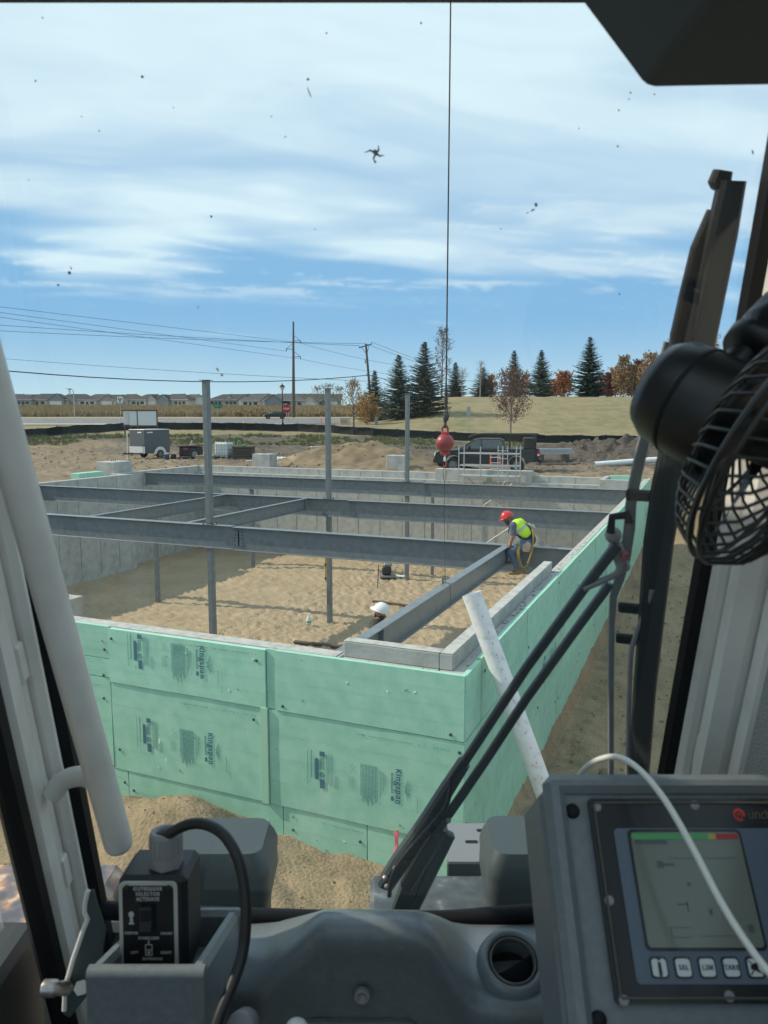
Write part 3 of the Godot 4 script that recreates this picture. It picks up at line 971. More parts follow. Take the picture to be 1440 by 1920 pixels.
func make_foundation() -> void:
	var t := thing("concrete_foundation", "grey concrete basement foundation clad in mint green foam boards", "foundation")
	var deep := FLOOR - 0.4
	# walls
	put(t, "wall", block(-0.36, -0.055, deep, 1.485, -0.055, -6.1), M.concrete)
	put(t, "wall", block(-0.25, -0.055, deep, 1.49, -6.1, -28.35), M.concrete)
	put(t, "wall", block(-1.56, -0.36, deep, 1.485, -0.055, -0.36), M.concrete)
	put(t, "wall", block(-23.5, -1.56, deep, 1.505, -0.055, -0.31), M.concrete)
	put(t, "wall", block(-23.8, -23.5, deep, 1.5, -0.055, -21.6), M.concrete)
	put(t, "wall", block(-24.7, -23.5, deep, 1.495, -21.6, -21.9), M.concrete)
	put(t, "wall", block(-24.7, -24.4, deep, 1.5, -21.9, -28.6), M.concrete)
	put(t, "wall", block(-24.4, -10.05, 1.18, 1.52, -28.35, -28.6), M.concrete)
	put(t, "wall", block(-24.4, -0.055, deep, 1.18, -28.05, -28.6), M.concrete)
	put(t, "wall", block(-5.25, -0.055, 1.18, 1.50, -28.35, -28.6), M.concrete)
	var rb := put(t, "raised_wall", block(-10.05, -5.25, 1.18, 1.74, -28.08, -28.6), M.concrete)
	tag(rb, "raised section of the far wall behind the scaffold")
	# pale screeded tops
	var top := func(x0: float, x1: float, z0: float, z1: float, y: float) -> void:
		put(t, "wall_top", block(x0, x1, y, y + 0.012, z0, z1, 0.004), M.concrete_light)
	top.call(-23.5, -1.60, -0.09, -0.30, 1.505)
	top.call(-0.245, -0.075, -6.12, -28.3, 1.49)
	top.call(-23.79, -23.51, -0.31, -21.6, 1.5)
	top.call(-24.69, -24.41, -21.9, -28.4, 1.5)
	top.call(-24.4, -10.07, -28.36, -28.59, 1.52)
	top.call(-24.4, -0.26, -28.06, -28.33, 1.18)
	top.call(-5.23, -0.26, -28.36, -28.59, 1.50)
	# low upstand round the near corner
	var cu := put(t, "upstand", block(-0.36, -0.205, 1.485, 1.675, -0.20, -6.1), M.concrete)
	put(cu, "upstand_top", block(-0.357, -0.208, 1.675, 1.684, -0.203, -6.097, 0.003), M.concrete_light)
	var cv := put(t, "upstand", block(-1.555, -0.36, 1.485, 1.675, -0.20, -0.36), M.concrete)
	put(cv, "upstand_top", block(-1.552, -0.36, 1.675, 1.684, -0.203, -0.357, 0.003), M.concrete_light)
	# form joints on the inner faces: narrow grooves with dark bottoms
	var jr := MB.new()
	for k in 22: jr.box(Vector3(-24.0 + k * 1.22, -0.95, -28.047), Vector3(0.014, 4.2, 0.006))
	for k in 17: jr.box(Vector3(-23.497, -0.75, -1.2 - k * 1.22), Vector3(0.006, 4.4, 0.014))
	for k in 5: jr.box(Vector3(-24.397, -0.75, -22.4 - k * 1.22), Vector3(0.006, 4.4, 0.014))
	for k in 20: jr.box(Vector3(-24.0 + k * 1.22, 1.34, -28.347), Vector3(0.012, 0.3, 0.006))
	tag(put(t, "form_joint", jr, M.joint), "", "", "", "stuff")
	# window well in the far right corner
	var ww := put(t, "window_well", block(-1.9, -0.3, 1.1, 1.62, -26.0, -26.2), M.concrete)
	put(ww, "well_side", block(-1.9, -1.7, 1.1, 1.62, -26.2, -28.3), M.concrete)
	put(ww, "well_lining", block(-1.68, -0.3, 1.1, 1.68, -27.85, -27.95), M.foam0)
	# ---- foam boards, each its own piece
	rng.seed = 33
	var names := {}
	for k in ["name", "emblem", "lines", "marks", "stamp"]: names[k] = print_mesh(k).mesh()
	var washer := MB.new()
	washer.lathe(Vector3.ZERO, Vector3(0, 0, 1), [[0.0, -0.001], [0.02, -0.001], [0.018, 0.005], [0.007, 0.003], [0.0, 0.002]], 9)
	var wm := washer.mesh()
	var dent := MB.new()
	dent.ball(Vector3.ZERO, Vector3(0.022, 0.009, 0.003), 8)
	var dm := dent.mesh()
	var inks := {"name": "ink", "emblem": "ink_faded", "lines": "ink_faded", "marks": "ink", "stamp": "ink_pale"}
	# board(face, along0, along1, y0, y1, proud, printed where)
	var board := func(front: bool, a0: float, a1: float, y0: float, y1: float, proud: float, pr: Variant, called := "insulation_board") -> void:
		var w := absf(a1 - a0) - 0.006
		var h := y1 - y0 - 0.006
		var th := 0.052 + proud
		var mid := (a0 + a1) / 2
		var xf := Transform3D(Basis.IDENTITY, Vector3(mid, (y0 + y1) / 2, proud)) if front else Transform3D(Basis(Vector3(0, 0, -1), Vector3.UP, Vector3(1, 0, 0)), Vector3(proud, (y0 + y1) / 2, mid))
		var rows := []                      # a slightly bowed sheet, so that the light runs over it unevenly
		var mb := MB.new()
		var sd := rng.randf() * 100.0
		var nx := 9 if w > 0.5 else 2
		var ny := 6 if w > 0.5 else 5
		for j in ny:
			var row := PackedVector3Array()
			for i in nx:
				var u := float(i) / (nx - 1) - 0.5
				var q := float(j) / (ny - 1) - 0.5
				row.append(Vector3(u * w, q * h, 0.006 * n_mid.get_noise_2d(u * w * 2.0 + sd, q * h * 3.0)))
			rows.append(row)
		mb.surf(rows, false)
		for i in nx - 1:
			mb.quad(Vector3(rows[ny - 1][i].x, h / 2, -th), rows[ny - 1][i], rows[ny - 1][i + 1], Vector3(rows[ny - 1][i + 1].x, h / 2, -th))
			mb.quad(rows[0][i], Vector3(rows[0][i].x, -h / 2, -th), Vector3(rows[0][i + 1].x, -h / 2, -th), rows[0][i + 1])
		for j in ny - 1:
			mb.quad(Vector3(-w / 2, rows[j][0].y, -th), rows[j][0], rows[j + 1][0], Vector3(-w / 2, rows[j + 1][0].y, -th))
			mb.quad(rows[j][nx - 1], Vector3(w / 2, rows[j][0].y, -th), Vector3(w / 2, rows[j + 1][0].y, -th), rows[j + 1][nx - 1])
		var o := put(t, called, mb, M["foam%d" % rng.randi_range(0, 3)] if called == "insulation_board" else M.foam_strip, xf)
		if called != "insulation_board": return
		if w > 1.0:
			for sx in [-0.5, 0.5]:
				if rng.randf() < 0.85:
					put(o, "washer", wm, M.washer, Transform3D(Basis.IDENTITY, Vector3(sx * (w - rng.randf_range(0.10, 0.3)), h * rng.randf_range(0.22, 0.42) * (1.0 if rng.randf() < 0.75 else -1.0), 0.006)))
			for k in 3:
				if rng.randf() < 0.6: put(o, "nick", dm, M.dent, Transform3D(Basis(Vector3(0, 0, 1), rng.randf() * 3.0), Vector3(rng.randf_range(-0.45, 0.45) * w, rng.randf_range(-0.45, 0.45) * h, 0.004)))
		if w > 1.0:
			for k in 4:                                                  # muddy finger marks and scuffs
				var sg := MB.new()
				var sr := rng.randf_range(0.008, 0.028)
				var ring := []
				for q in 11: ring.append(Vector3(cos(TAU * q / 11.0), sin(TAU * q / 11.0) * 0.6, 0) * sr * rng.randf_range(0.45, 1.15))
				for q in 11: sg.tri(Vector3.ZERO, ring[q], ring[(q + 1) % 11])
				put(o, "smudge", sg, M.smudge, Transform3D(Basis(Vector3(0, 0, 1), rng.randf() * 3.0), Vector3(rng.randf_range(-0.47, 0.47) * w, h * (rng.randf_range(-0.48, 0.2) if k < 3 else 0.4), 0.0071)))
		if pr != null:
			var p: Vector2 = pr
			for k in names: tag(put(o, "print", names[k], M[inks[k]], Transform3D(Basis.IDENTITY, Vector3(p.x, p.y, 0.0075))), "", "", "", "stuff")
		if pr != null or rng.randf() < 0.3:                                    # small date stamps along the edge
			var sm := MB.new()
			for k in 46:
				if rng.randf() < 0.75:
					var xx := -w * 0.02 + k * 0.025
					if xx < w / 2 - 0.05: sm.quad(Vector3(xx, h * 0.40, 0), Vector3(xx + rng.randf_range(0.008, 0.018), h * 0.40, 0), Vector3(xx + 0.014, h * 0.40 + 0.010, 0), Vector3(xx, h * 0.40 + 0.010, 0))
			tag(put(o, "date_stamp", sm, M.ink_faded, Transform3D(Basis.IDENTITY, Vector3(0, 0, 0.0075))), "", "", "", "stuff")
		# faint scored lines along the board
		var ln := MB.new()
		for k in 3:
			var yy := h * (-0.25 + 0.25 * k)
			ln.quad(Vector3(-w / 2, yy, 0), Vector3(w / 2, yy, 0), Vector3(w / 2, yy + 0.0022, 0), Vector3(-w / 2, yy + 0.0022, 0))
		tag(put(o, "score_line", ln, M.ink_pale, Transform3D(Basis.IDENTITY, Vector3(0, 0, 0.0068))), "", "", "", "stuff")
	# front wall
	board.call(true, -2.37, 0.0, 0.78, TOP, 0.012, null)
	board.call(true, -2.495, -2.375, 0.78, TOP, -0.012, null)
	board.call(true, -4.92, -2.50, 0.78, TOP - 0.01, 0.014, Vector2(-0.02, 0.10))
	board.call(true, -2.47, 0.004, -0.44, 0.775, 0.0, Vector2(0.15, -0.05))
	board.call(true, -2.575, -2.475, -0.44, 0.79, 0.030, null, "insulation_strip")
	board.call(true, -4.92, -2.58, -0.44, 0.775, -0.004, Vector2(0.10, -0.05))
	board.call(true, -7.36, -4.925, 1.09, TOP + 0.01, 0.0, null)
	board.call(true, -7.36, -4.925, 0.83, 1.085, 0.004, null)
	board.call(true, -7.36, -4.925, -0.40, 0.825, 0.0, Vector2(0.0, 0.0))
	for k in 3:
		var a := -7.37 - k * 2.44
		board.call(true, a - 2.43, a, 0.78, TOP, 0.0, null)
		board.call(true, a - 2.43, a, -0.44, 0.775, 0.006, Vector2(0.0, 0.0))
	for a in [[-1.17, 0.0], [-2.30, -1.175], [-4.70, -2.305], [-7.14, -4.705], [-9.6, -7.145]]:
		board.call(true, a[0], a[1], -1.55, -0.445, -0.018, null)
	# right wall: z runs away
	board.call(false, -0.62, 0.0, 0.78, TOP - 0.005, 0.004, null)
	var z0 := -0.625
	for k in 12:
		var z1 := maxf(z0 - 2.44, -28.6)
		if z1 >= z0 - 0.05: break
		board.call(false, z1, z0, 0.78 + 0.012 * sin(k * 2.0), TOP + rng.randf_range(-0.03, 0.02), rng.randf_range(0.0, 0.014), null)
		z0 = z1 - 0.004
	z0 = 0.0
	for k in 12:
		var z1 := maxf(z0 - (2.44 if k else 1.5), -28.6)
		if z1 >= z0 - 0.05: break
		board.call(false, z1, z0, -0.44, 0.775 + 0.012 * sin((k - 0.5) * 2.0), rng.randf_range(-0.006, 0.006), Vector2(0, 0) if k % 3 == 2 else null)
		z0 = z1 - 0.004
	z0 = 0.0
	for k in 12:
		var z1 := maxf(z0 - (2.44 if k else 0.9), -28.6)
		if z1 >= z0 - 0.05: break
		board.call(false, z1, z0, -1.9, -0.445, rng.randf_range(-0.014, -0.004), null)
		z0 = z1 - 0.004
	# crumbs of mortar and broken foam along the wall tops
	var cr := MB.new()
	for k in 160:
		var z := rng.randf_range(-6.1, -12.0) if k < 70 else rng.randf_range(-0.3, -6.0)
		var x := rng.randf_range(-0.2, -0.06)
		if k > 110:
			x = rng.randf_range(-5.3, -0.3); z = rng.randf_range(-0.16, -0.07)
		cr.box(Vector3(x, 1.496 if k < 70 else 1.49, z) + Vector3(0, 0.008, 0), Vector3(rng.randf_range(0.01, 0.045), rng.randf_range(0.006, 0.018), rng.randf_range(0.01, 0.05)), Basis(Vector3.UP, rng.randf() * 3.0))
	tag(put(t, "mortar_crumbs", cr, M.concrete_light), "", "", "", "stuff")
	# concrete piers standing behind the walls and one inside
	var pier := func(p: Vector3, w: float, d: float, h: float, label: String) -> Node3D:
		var o := thing("concrete_pier", label, "concrete pier", at(p), "concrete piers round the foundation")
		put(o, "pier_block", block(-w / 2, w / 2, -0.6, h, -d / 2, d / 2, 0.02), M.concrete)
		var bolts := MB.new()
		for sx in [-0.12, 0.0, 0.13]:
			bolts.cyl(Vector3(sx, h, 0.05), Vector3(sx, h + 0.10, 0.05), 0.016, -1.0, 6)
		put(o, "anchor_bolt", bolts, M.bolt)
		return o
	var a1 := on_y(188, 888, 1.3)
	pier.call(Vector3(-25.3, 1.0, -22.6), 1.15, 1.3, 1.05, "square concrete pier with green foam at its foot by the left wall")
	var lf := MB.new()
	lf.box(Vector3(-24.75, 1.42, -20.2), Vector3(0.5, 0.5, 1.6), Basis.IDENTITY, 0.01)
	tag(put(self, "foam_offcut", lf, M.foam0), "mint green foam offcut lying against the left wall", "foam offcut")
	var p2 := on_y(487, 876, 1.2)
	pier.call(Vector3(p2.x, 1.15, p2.z - 0.6), 1.25, 0.9, 0.85, "concrete pier with bent rods behind the far wall, beside dark crates")
	var p3 := on_y(739, 884, 1.2)
	pier.call(Vector3(p3.x, 1.15, p3.z - 0.6), 1.15, 0.8, 0.95, "concrete pier with anchor bolts in front of the tan dirt pile")
	var p4 := on_y(128, 1168, FLOOR)
	pier.call(Vector3(p4.x, FLOOR, p4.z), 0.85, 0.7, 0.95, "low concrete pier standing on the basement sand beside the window pillar")
	# pvc pipes
	var pipe := func(a: Vector3, b: Vector3, r: float, label: String) -> void:
		var z := (b - a).normalized()
		var o := thing("pvc_pipe", label, "pipe", Transform3D(Basis(z.cross(Vector3.RIGHT if absf(z.x) < 0.8 else Vector3.FORWARD).normalized(), z, Vector3.ZERO).orthonormalized() if false else Basis.IDENTITY, a))
		var d := b - a
		var mb := MB.new()
		var x := z.cross(Vector3.UP if absf(z.y) < 0.9 else Vector3.RIGHT).normalized()
		mb.cyl(Vector3.ZERO, d, r, -1.0, 28, false)
		var inn := r * 0.93
		var y := z.cross(x)
		for k in 28:
			var d0 := x * cos(TAU * k / 28) + y * sin(TAU * k / 28)
			var d1 := x * cos(TAU * (k + 1) / 28) + y * sin(TAU * (k + 1) / 28)
			mb.quad(d + d0 * r, d + d1 * r, d + d1 * inn, d + d0 * inn)
			mb.quad(d0 * inn, d1 * inn, d1 * r, d0 * r)
			mb.quad(d0 * inn, d + d0 * inn, d + d1 * inn, d1 * inn)
		put(o, "pipe_wall", mb, M.pvc)
		var pm := MB.new()                                          # printed line along the pipe
		var side := (EYE - a - d * 0.5)
		side = (side - z * side.dot(z)).normalized()
		var s2 := z.cross(side)
		var k := 0.15
		while k < 0.97:
			var l := rng.randf_range(0.003, 0.009)
			var off := (side * cos(0.25) + s2 * sin(0.25)) * (r + 0.0012)
			pm.quad(d * k + off - s2 * 0.004, d * k + off + s2 * 0.004, d * (k + l) + off + s2 * 0.004, d * (k + l) + off - s2 * 0.004)
			k += l + rng.randf_range(0.004, 0.05)
		put(o, "printed_line", pm, M.pvc_print)
	var top_p := on_z(884, 1113, -0.62)
	var bot_p := top_p + (on_z(990, 1450, -0.62) - top_p) * 1.95
	bot_p.y = maxf(bot_p.y, ground_height(bot_p.x, bot_p.z))
	pipe.call(bot_p, top_p, 0.112, "tall white plastic pipe leaning against the near corner of the green wall")
	var q0 := on_y(1112, 868, 2.2)
	var q1 := on_y(1400, 853, 2.2)
	q0 = far_at(1112, 48.0); q1 = far_at(1325, 48.6)
	pipe.call(q0 + Vector3(0, 0.17, 0), q1 + Vector3(0, 0.36, 0), 0.18, "long white plastic pipe lying on the dark soil at the far right")
	# survey stake with ribbon
	var sp := on_z(743, 1604, 0.12)
	sp.y = ground_height(sp.x, sp.z)
	var st := thing("survey_stake", "short wooden survey stake with pink ribbon before the green front wall", "stake", Transform3D(Basis.from_scale(Vector3(1.0, 1.42, 1.0)), sp))
	var sm := MB.new()
	sm.bar(Vector3(0, -0.1, 0), Vector3(0.01, 0.42, 0), 0.032, 0.018, Vector3(0, 0, 1), 0.003)
	put(st, "stake_post", sm, M.wood)
	var rb2 := MB.new()
	var rows2 := []
	for i in 7:
		var tt := i / 6.0
		rows2.append(PackedVector3Array([Vector3(-0.028 + 0.022 * sin(tt * 5.0), 0.40 - tt * 0.26, 0.014 + 0.012 * sin(tt * 7.0)), Vector3(0.014 + 0.02 * sin(tt * 5.0 + 0.6), 0.40 - tt * 0.25, 0.018)]))
	rb2.surf(rows2, false, true)
	rb2.box(Vector3(0.008, 0.38, 0), Vector3(0.04, 0.035, 0.026), Basis.IDENTITY, 0.004)
	put(st, "ribbon", rb2, M.pink)

# ------------------------------------------------------------------ steel frame
func beam_parts(o: Node3D, l: float, w: float, d: float, tf := 0.016, tw := 0.011) -> void:   # along local z from 0 to -l, top at y = 0
	var a := MB.new()
	a.box(Vector3(0, -tf / 2, -l / 2), Vector3(w, tf, l), Basis.IDENTITY, 0.003)
	put(o, "top_flange", a, M.steel_flange)
	var b := MB.new()
	b.box(Vector3(0, -d / 2, -l / 2), Vector3(tw, d - 2 * tf, l))
	put(o, "web", b, M.steel)
	var c := MB.new()
	c.box(Vector3(0, -d + tf / 2, -l / 2), Vector3(w, tf, l), Basis.IDENTITY, 0.003)
	put(o, "bottom_flange", c, M.steel_flange)

func splice(o: Node3D, z: float, d: float, side: float, rows := 5) -> void:
	var a := MB.new()
	a.box(Vector3(side * 0.012, -d / 2, z), Vector3(0.014, d * 0.72, 0.16), Basis.IDENTITY, 0.002)
	var p := put(o, "splice_plate", a, M.steel)
	for k in rows:
		for s in [-0.045, 0.045]:
			var m := MB.new()
			m.cyl(Vector3(side * 0.018, -d * 0.2 - k * d * 0.6 / (rows - 1), z + s), Vector3(side * 0.034, -d * 0.2 - k * d * 0.6 / (rows - 1), z + s), 0.014, -1.0, 6)
			put(p, "bolt", m, M.bolt)

func beam(label: String, a: Vector3, b: Vector3, w: float, d: float) -> Node3D:
	var z := (a - b).normalized()
	var x := Vector3.UP.cross(z).normalized()
	var o := thing("steel_beam", label, "steel beam", Transform3D(Basis(x, z.cross(x), z), a), "grey primed steel beams over the basement")
	beam_parts(o, (b - a).length(), w, d)
	return o

func column(label: String, x: float, z: float, y0: float, y1: float, w := 0.165, cap := true) -> Node3D:
	var o := thing("steel_column", label, "steel column", at(Vector3(x, y0, z)), "square grey steel columns")
	var h := y1 - y0
	var m := MB.new()
	m.box(Vector3(0, h / 2, 0), Vector3(w, h - 0.03, w), Basis.IDENTITY, 0.016)
	put(o, "shaft", m, M.steel)
	var bp := MB.new()
	bp.box(Vector3(0, 0.008, 0), Vector3(w + 0.16, 0.016, w + 0.12), Basis.IDENTITY, 0.002)
	var base := put(o, "base_plate", bp, M.steel)
	for sx in [-1, 1]:
		for sz in [-1, 1]:
			var bm := MB.new()
			bm.cyl(Vector3(sx * (w / 2 + 0.05), 0.016, sz * (w / 2 + 0.035)), Vector3(sx * (w / 2 + 0.05), 0.05, sz * (w / 2 + 0.035)), 0.015, -1.0, 6)
			put(base, "bolt", bm, M.bolt)
	if cap:
		var cp := MB.new()
		cp.box(Vector3(0, h - 0.008, 0), Vector3(w + 0.10, 0.016, w + 0.08), Basis.IDENTITY, 0.002)
		put(o, "cap_plate", cp, M.steel)
	return o

func make_steel() -> void:
	var yb := 1.43
	var zf := -9.2
	var zm := -16.2
	var zr := -23.85
	var d := 0.62
	var w := 0.23
	var xs := -9.15                                  # splices lie just right of the columns
	var b: Node3D
	b = beam("nearest long grey beam, left half, running from column to left wall", Vector3(xs, yb, zf), Vector3(-23.5, yb, zf), w, d)
	splice(b, 0.10, d, -1.0)
	b = beam("nearest long grey beam, right half, where the red helmet worker stands", Vector3(-0.25, yb - 0.02, zf), Vector3(xs + 0.01, yb - 0.02, zf), w, d)
	splice(b, -8.68, d, -1.0)
	b = beam("middle long grey beam, left half, ending at the left wall", Vector3(xs, yb, zm), Vector3(-23.55, yb, zm), w, d)
	splice(b, 0.10, d, -1.0)
	b = beam("middle long grey beam, right half, passing behind the red helmet worker", Vector3(-0.25, yb - 0.02, zm), Vector3(xs + 0.01, yb - 0.02, zm), w, d)
	splice(b, -8.68, d, -1.0)
	b = beam("farthest long grey beam, left end piece against the left wall", Vector3(-17.3, yb, zr), Vector3(-24.4, yb, zr), w, d)
	b = beam("farthest long grey beam, middle piece behind the tall columns", Vector3(xs, yb, zr), Vector3(-17.29, yb, zr), w, d)
	splice(b, 0.10, d, -1.0)
	b = beam("farthest long grey beam, right piece below the scaffold", Vector3(-0.25, yb - 0.02, zr), Vector3(xs + 0.01, yb - 0.02, zr), w, d)
	splice(b, -8.68, d, -1.0)
	# cross beams
	b = beam("short cross beam left of the nearest tall column, between near and middle long beams", Vector3(-14.2, yb - 0.01, zf - 0.12), Vector3(-14.2, yb - 0.01, zm + 0.12), 0.15, 0.42)
	b = beam("short cross beam right of the nearest tall column, reaching the second tall column", Vector3(-10.75, yb - 0.01, zf - 0.12), Vector3(-10.75, yb - 0.01, zm + 0.12), 0.15, 0.42)
	for s in [-1.0, 1.0]:
		var pl := MB.new()
		pl.box(Vector3(0.03 * s, -0.2, -6.7), Vector3(0.012, 0.3, 0.12), Basis.IDENTITY, 0.002)
		put(b, "end_plate", pl, M.steel)
	b = beam("short beam hanging from the crane sling above the near corner", Vector3(-1.75, yb + 0.005, -0.42), Vector3(-1.75, yb + 0.005, zf + 0.12), 0.17, 0.40)
	var pl2 := MB.new()
	pl2.box(Vector3(0.045, -0.2, -1.28), Vector3(0.075, 0.36, 0.014), Basis.IDENTITY, 0.002)
	put(b, "stiffener", pl2, M.steel)
	var cl := MB.new()
	cl.box(Vector3(-0.075, 0.05, -4.28), Vector3(0.012, 0.14, 0.10), Basis.IDENTITY, 0.003)
	put(b, "lifting_lug", cl, M.steel)
	# columns: lower pieces carry the beams, upper pieces stand on them
	var xc := -9.9
	for a in [[zf, "lower column under the nearest long beam"], [zm, "lower column under the middle long beam, with a yellow level on it"], [zr, "lower column under the farthest long beam, beside the machine"]]:
		column(a[1], xc, a[0], FLOOR - 0.08, yb - d)
	column("tall upper column rising from the nearest long beam", xc, zf, yb, 5.25)
	column("tall upper column rising from the middle long beam", xc, zm, yb, 5.27)
	column("tall upper column rising from the farthest long beam", xc, zr, yb, 5.3)
	column("lower column in the wall shadow under the middle beam", -17.55, zm, FLOOR - 0.2, yb - d)
	column("lower column in the wall shadow under the farthest beam", -18.0, zr, FLOOR - 0.2, yb - d)
	column("slim lower column deep in the basement near the far wall", -9.2, -25.3, FLOOR - 0.05, yb - d, 0.13)
	# stiffeners beside the columns on the long beams
	# level strapped to the second column
	var lv := thing("spirit_level", "long yellow spirit level held against the second column", "spirit level", at(Vector3(xc - 0.125, FLOOR + 1.45, zm + 0.06)))
	var m := MB.new()
	m.box(Vector3(0, 0.62, 0), Vector3(0.03, 1.25, 0.06), Basis.IDENTITY, 0.004)
	put(lv, "level_body", m, M.yellow)
	for k in 3:
		var q := MB.new()
		q.box(Vector3(0, 0.12 + 0.5 * k, 0), Vector3(0.034, 0.09, 0.064), Basis.IDENTITY, 0.003)
		put(lv, "vial", q, M.plastic_black)

# ------------------------------------------------------------------ crane line
func make_crane_line() -> void:
	var o := Vector3(-1.78, 3.86, -4.6)
	var t := thing("crane_hook_ball", "round red crane overhaul ball with hook hanging on the wire rope", "hook ball", at(o))
	var m := MB.new()
	m.ball(Vector3.ZERO, Vector3(0.153, 0.153, 0.153), 32)
	var ball := put(t, "ball", m, M.red_paint)
	var sm := MB.new()
	sm.lathe(Vector3(0, -0.002, 0), Vector3.UP, [[0.1528, -0.006], [0.1552, -0.004], [0.1552, 0.004], [0.1528, 0.006]], 32)
	put(ball, "seam", sm, M.scuff)
	m = MB.new()
	var loop := []
	for k in 13:
		var a := PI * k / 12.0
		loop.append(Vector3(0.048 * cos(a), 0.235 + 0.055 * sin(a), 0))
	loop.push_front(Vector3(0.052, 0.14, 0)); loop.append(Vector3(-0.052, 0.14, 0))
	m.tube(loop, 0.017, 10)
	m.box(Vector3(0, 0.165, 0), Vector3(0.12, 0.05, 0.07), Basis.IDENTITY, 0.012)
	put(t, "shackle", m, M.red_dull)
	m = MB.new()
	m.tube([Vector3(0, 0.25, -0.03), Vector3(0, 0.285, -0.035), Vector3(0, 0.325, -0.02), Vector3(0, 0.335, 0.0), Vector3(0, 0.325, 0.02), Vector3(0, 0.285, 0.035), Vector3(0, 0.25, 0.03)], 0.018, 8)
	m.cyl(Vector3(0, 0.325, 0), Vector3(0, 0.40, 0), 0.026, 0.03, 12)
	m.box(Vector3(0.02, 0.425, 0), Vector3(0.085, 0.13, 0.06), Basis(Vector3.BACK, -0.25), 0.02)
	m.cyl(Vector3(0, 0.40, -0.05), Vector3(0, 0.40, 0.05), 0.02, -1.0, 10)
	put(t, "wedge_socket", m, M.bolt)
	m = MB.new()
	m.cyl(Vector3(0.01, 0.49, 0), Vector3(0.004, 0.66, 0), 0.011, -1.0, 8)
	m.cyl(Vector3(0.045, 0.47, 0), Vector3(0.022, 0.66, 0), 0.010, -1.0, 8)
	m.cyl(Vector3(0.012, 0.64, 0), Vector3(0.012, 0.80, 0), 0.032, 0.026, 10)
	m.cyl(Vector3(0.012, 0.80, 0), Vector3(0.012, 1.00, 0), 0.026, 0.012, 10)
	put(t, "rope_clamp", m, M.cable_steel)
	m = MB.new()
	m.box(Vector3(0, -0.175, 0), Vector3(0.15, 0.07, 0.05), Basis.IDENTITY, 0.015)
	m.cyl(Vector3(-0.085, -0.175, 0), Vector3(0.085, -0.175, 0), 0.022, -1.0, 10)
	put(t, "swivel", m, M.red_dull)
	m = MB.new()
	m.cyl(Vector3(0, -0.2, 0), Vector3(0, -0.30, 0), 0.014, -1.0, 8)
	m.box(Vector3(0, -0.275, 0), Vector3(0.035, 0.07, 0.03), Basis.IDENTITY, 0.006)
	put(t, "hook_shank", m, M.white_metal)
	m = MB.new()
	var hook := []
	for k in 11:
		var a := PI * 0.5 - PI * 1.45 * k / 10.0
		hook.append(Vector3(0.03 * cos(a), -0.355 + 0.048 * sin(a), 0))
	m.tube(hook, [0.012, 0.013, 0.015, 0.016, 0.017, 0.017, 0.016, 0.014, 0.012, 0.009, 0.004], 8)
	put(t, "hook", m, M.red_paint)
	# rope up to the boom
	m = MB.new()
	m.cyl(Vector3(0.012, 0.95, 0), Vector3(0.06, 30.0, 0.0), 0.0125, -1.0, 10)
	put(t, "wire_rope", m, M.cable_steel)
	# sling
	var s := thing("sling", "thin dark wire sling from the hook down around the hanging beam", "sling", at(o))
	m = MB.new()
	m.tube([Vector3(0, -0.40, 0), Vector3(0.03, -0.46, 0.01), Vector3(0.028, -0.55, 0.01), Vector3(0.002, -0.68, 0), Vector3(0.0, -1.2, 0), Vector3(0.03, -2.30, 0), Vector3(0.035, -2.39, 0)], 0.004, 6)
	m.tube([Vector3(0, -0.40, 0), Vector3(-0.03, -0.46, -0.01), Vector3(-0.028, -0.55, -0.01), Vector3(0.0, -0.68, 0)], 0.004, 6)
	m.tube([Vector3(0.035, -2.385, 0), Vector3(-0.055, -2.42, 0), Vector3(-0.065, -2.6, 0), Vector3(-0.06, -2.84, 0), Vector3(0.03, -2.85, 0), Vector3(0.122, -2.84, 0), Vector3(0.125, -2.6, 0), Vector3(0.12, -2.42, 0), Vector3(0.035, -2.385, 0)], 0.004, 6)
	put(s, "sling_rope", m, M.cable_steel)

# ------------------------------------------------------------------ things on the site
func stand(px: float, s: float, turn := 0.0, up := 0.0) -> Transform3D:      # facing the camera, then turned
	return at(far_at(px, s) + Vector3(0, up, 0), YAW + turn)

func wheel(o: Node3D, p: Vector3, r: float, w: float, side: float, spokes := 6) -> void:   # axle along local z
	var m := MB.new()
	m.lathe(p - Vector3(0, 0, w / 2), Vector3(0, 0, 1), [[r * 0.62, 0.0], [r * 0.93, 0.0], [r, w * 0.16], [r, w * 0.84], [r * 0.93, w], [r * 0.62, w], [r * 0.60, w * 0.8], [r * 0.60, w * 0.2], [r * 0.62, 0.0]], 24)
	var ty := put(o, "tyre", m, M.tyre)
	m = MB.new()
	m.lathe(p + Vector3(0, 0, side * w * 0.30) - Vector3(0, 0, 0.0), Vector3(0, 0, side), [[r * 0.62, -0.02], [r * 0.62, 0.03], [r * 0.56, 0.03], [r * 0.5, 0.0], [r * 0.16, 0.02], [r * 0.14, 0.05], [0.0, 0.05]], 20)
	for k in spokes:
		var a := TAU * k / spokes
		m.bar(p + Vector3(cos(a) * r * 0.12, sin(a) * r * 0.12, side * w * 0.42), p + Vector3(cos(a) * r * 0.56, sin(a) * r * 0.56, side * w * 0.42), r * 0.12, 0.03, Vector3(0, 0, 1))
	put(ty, "rim", m, M.plate_grey)

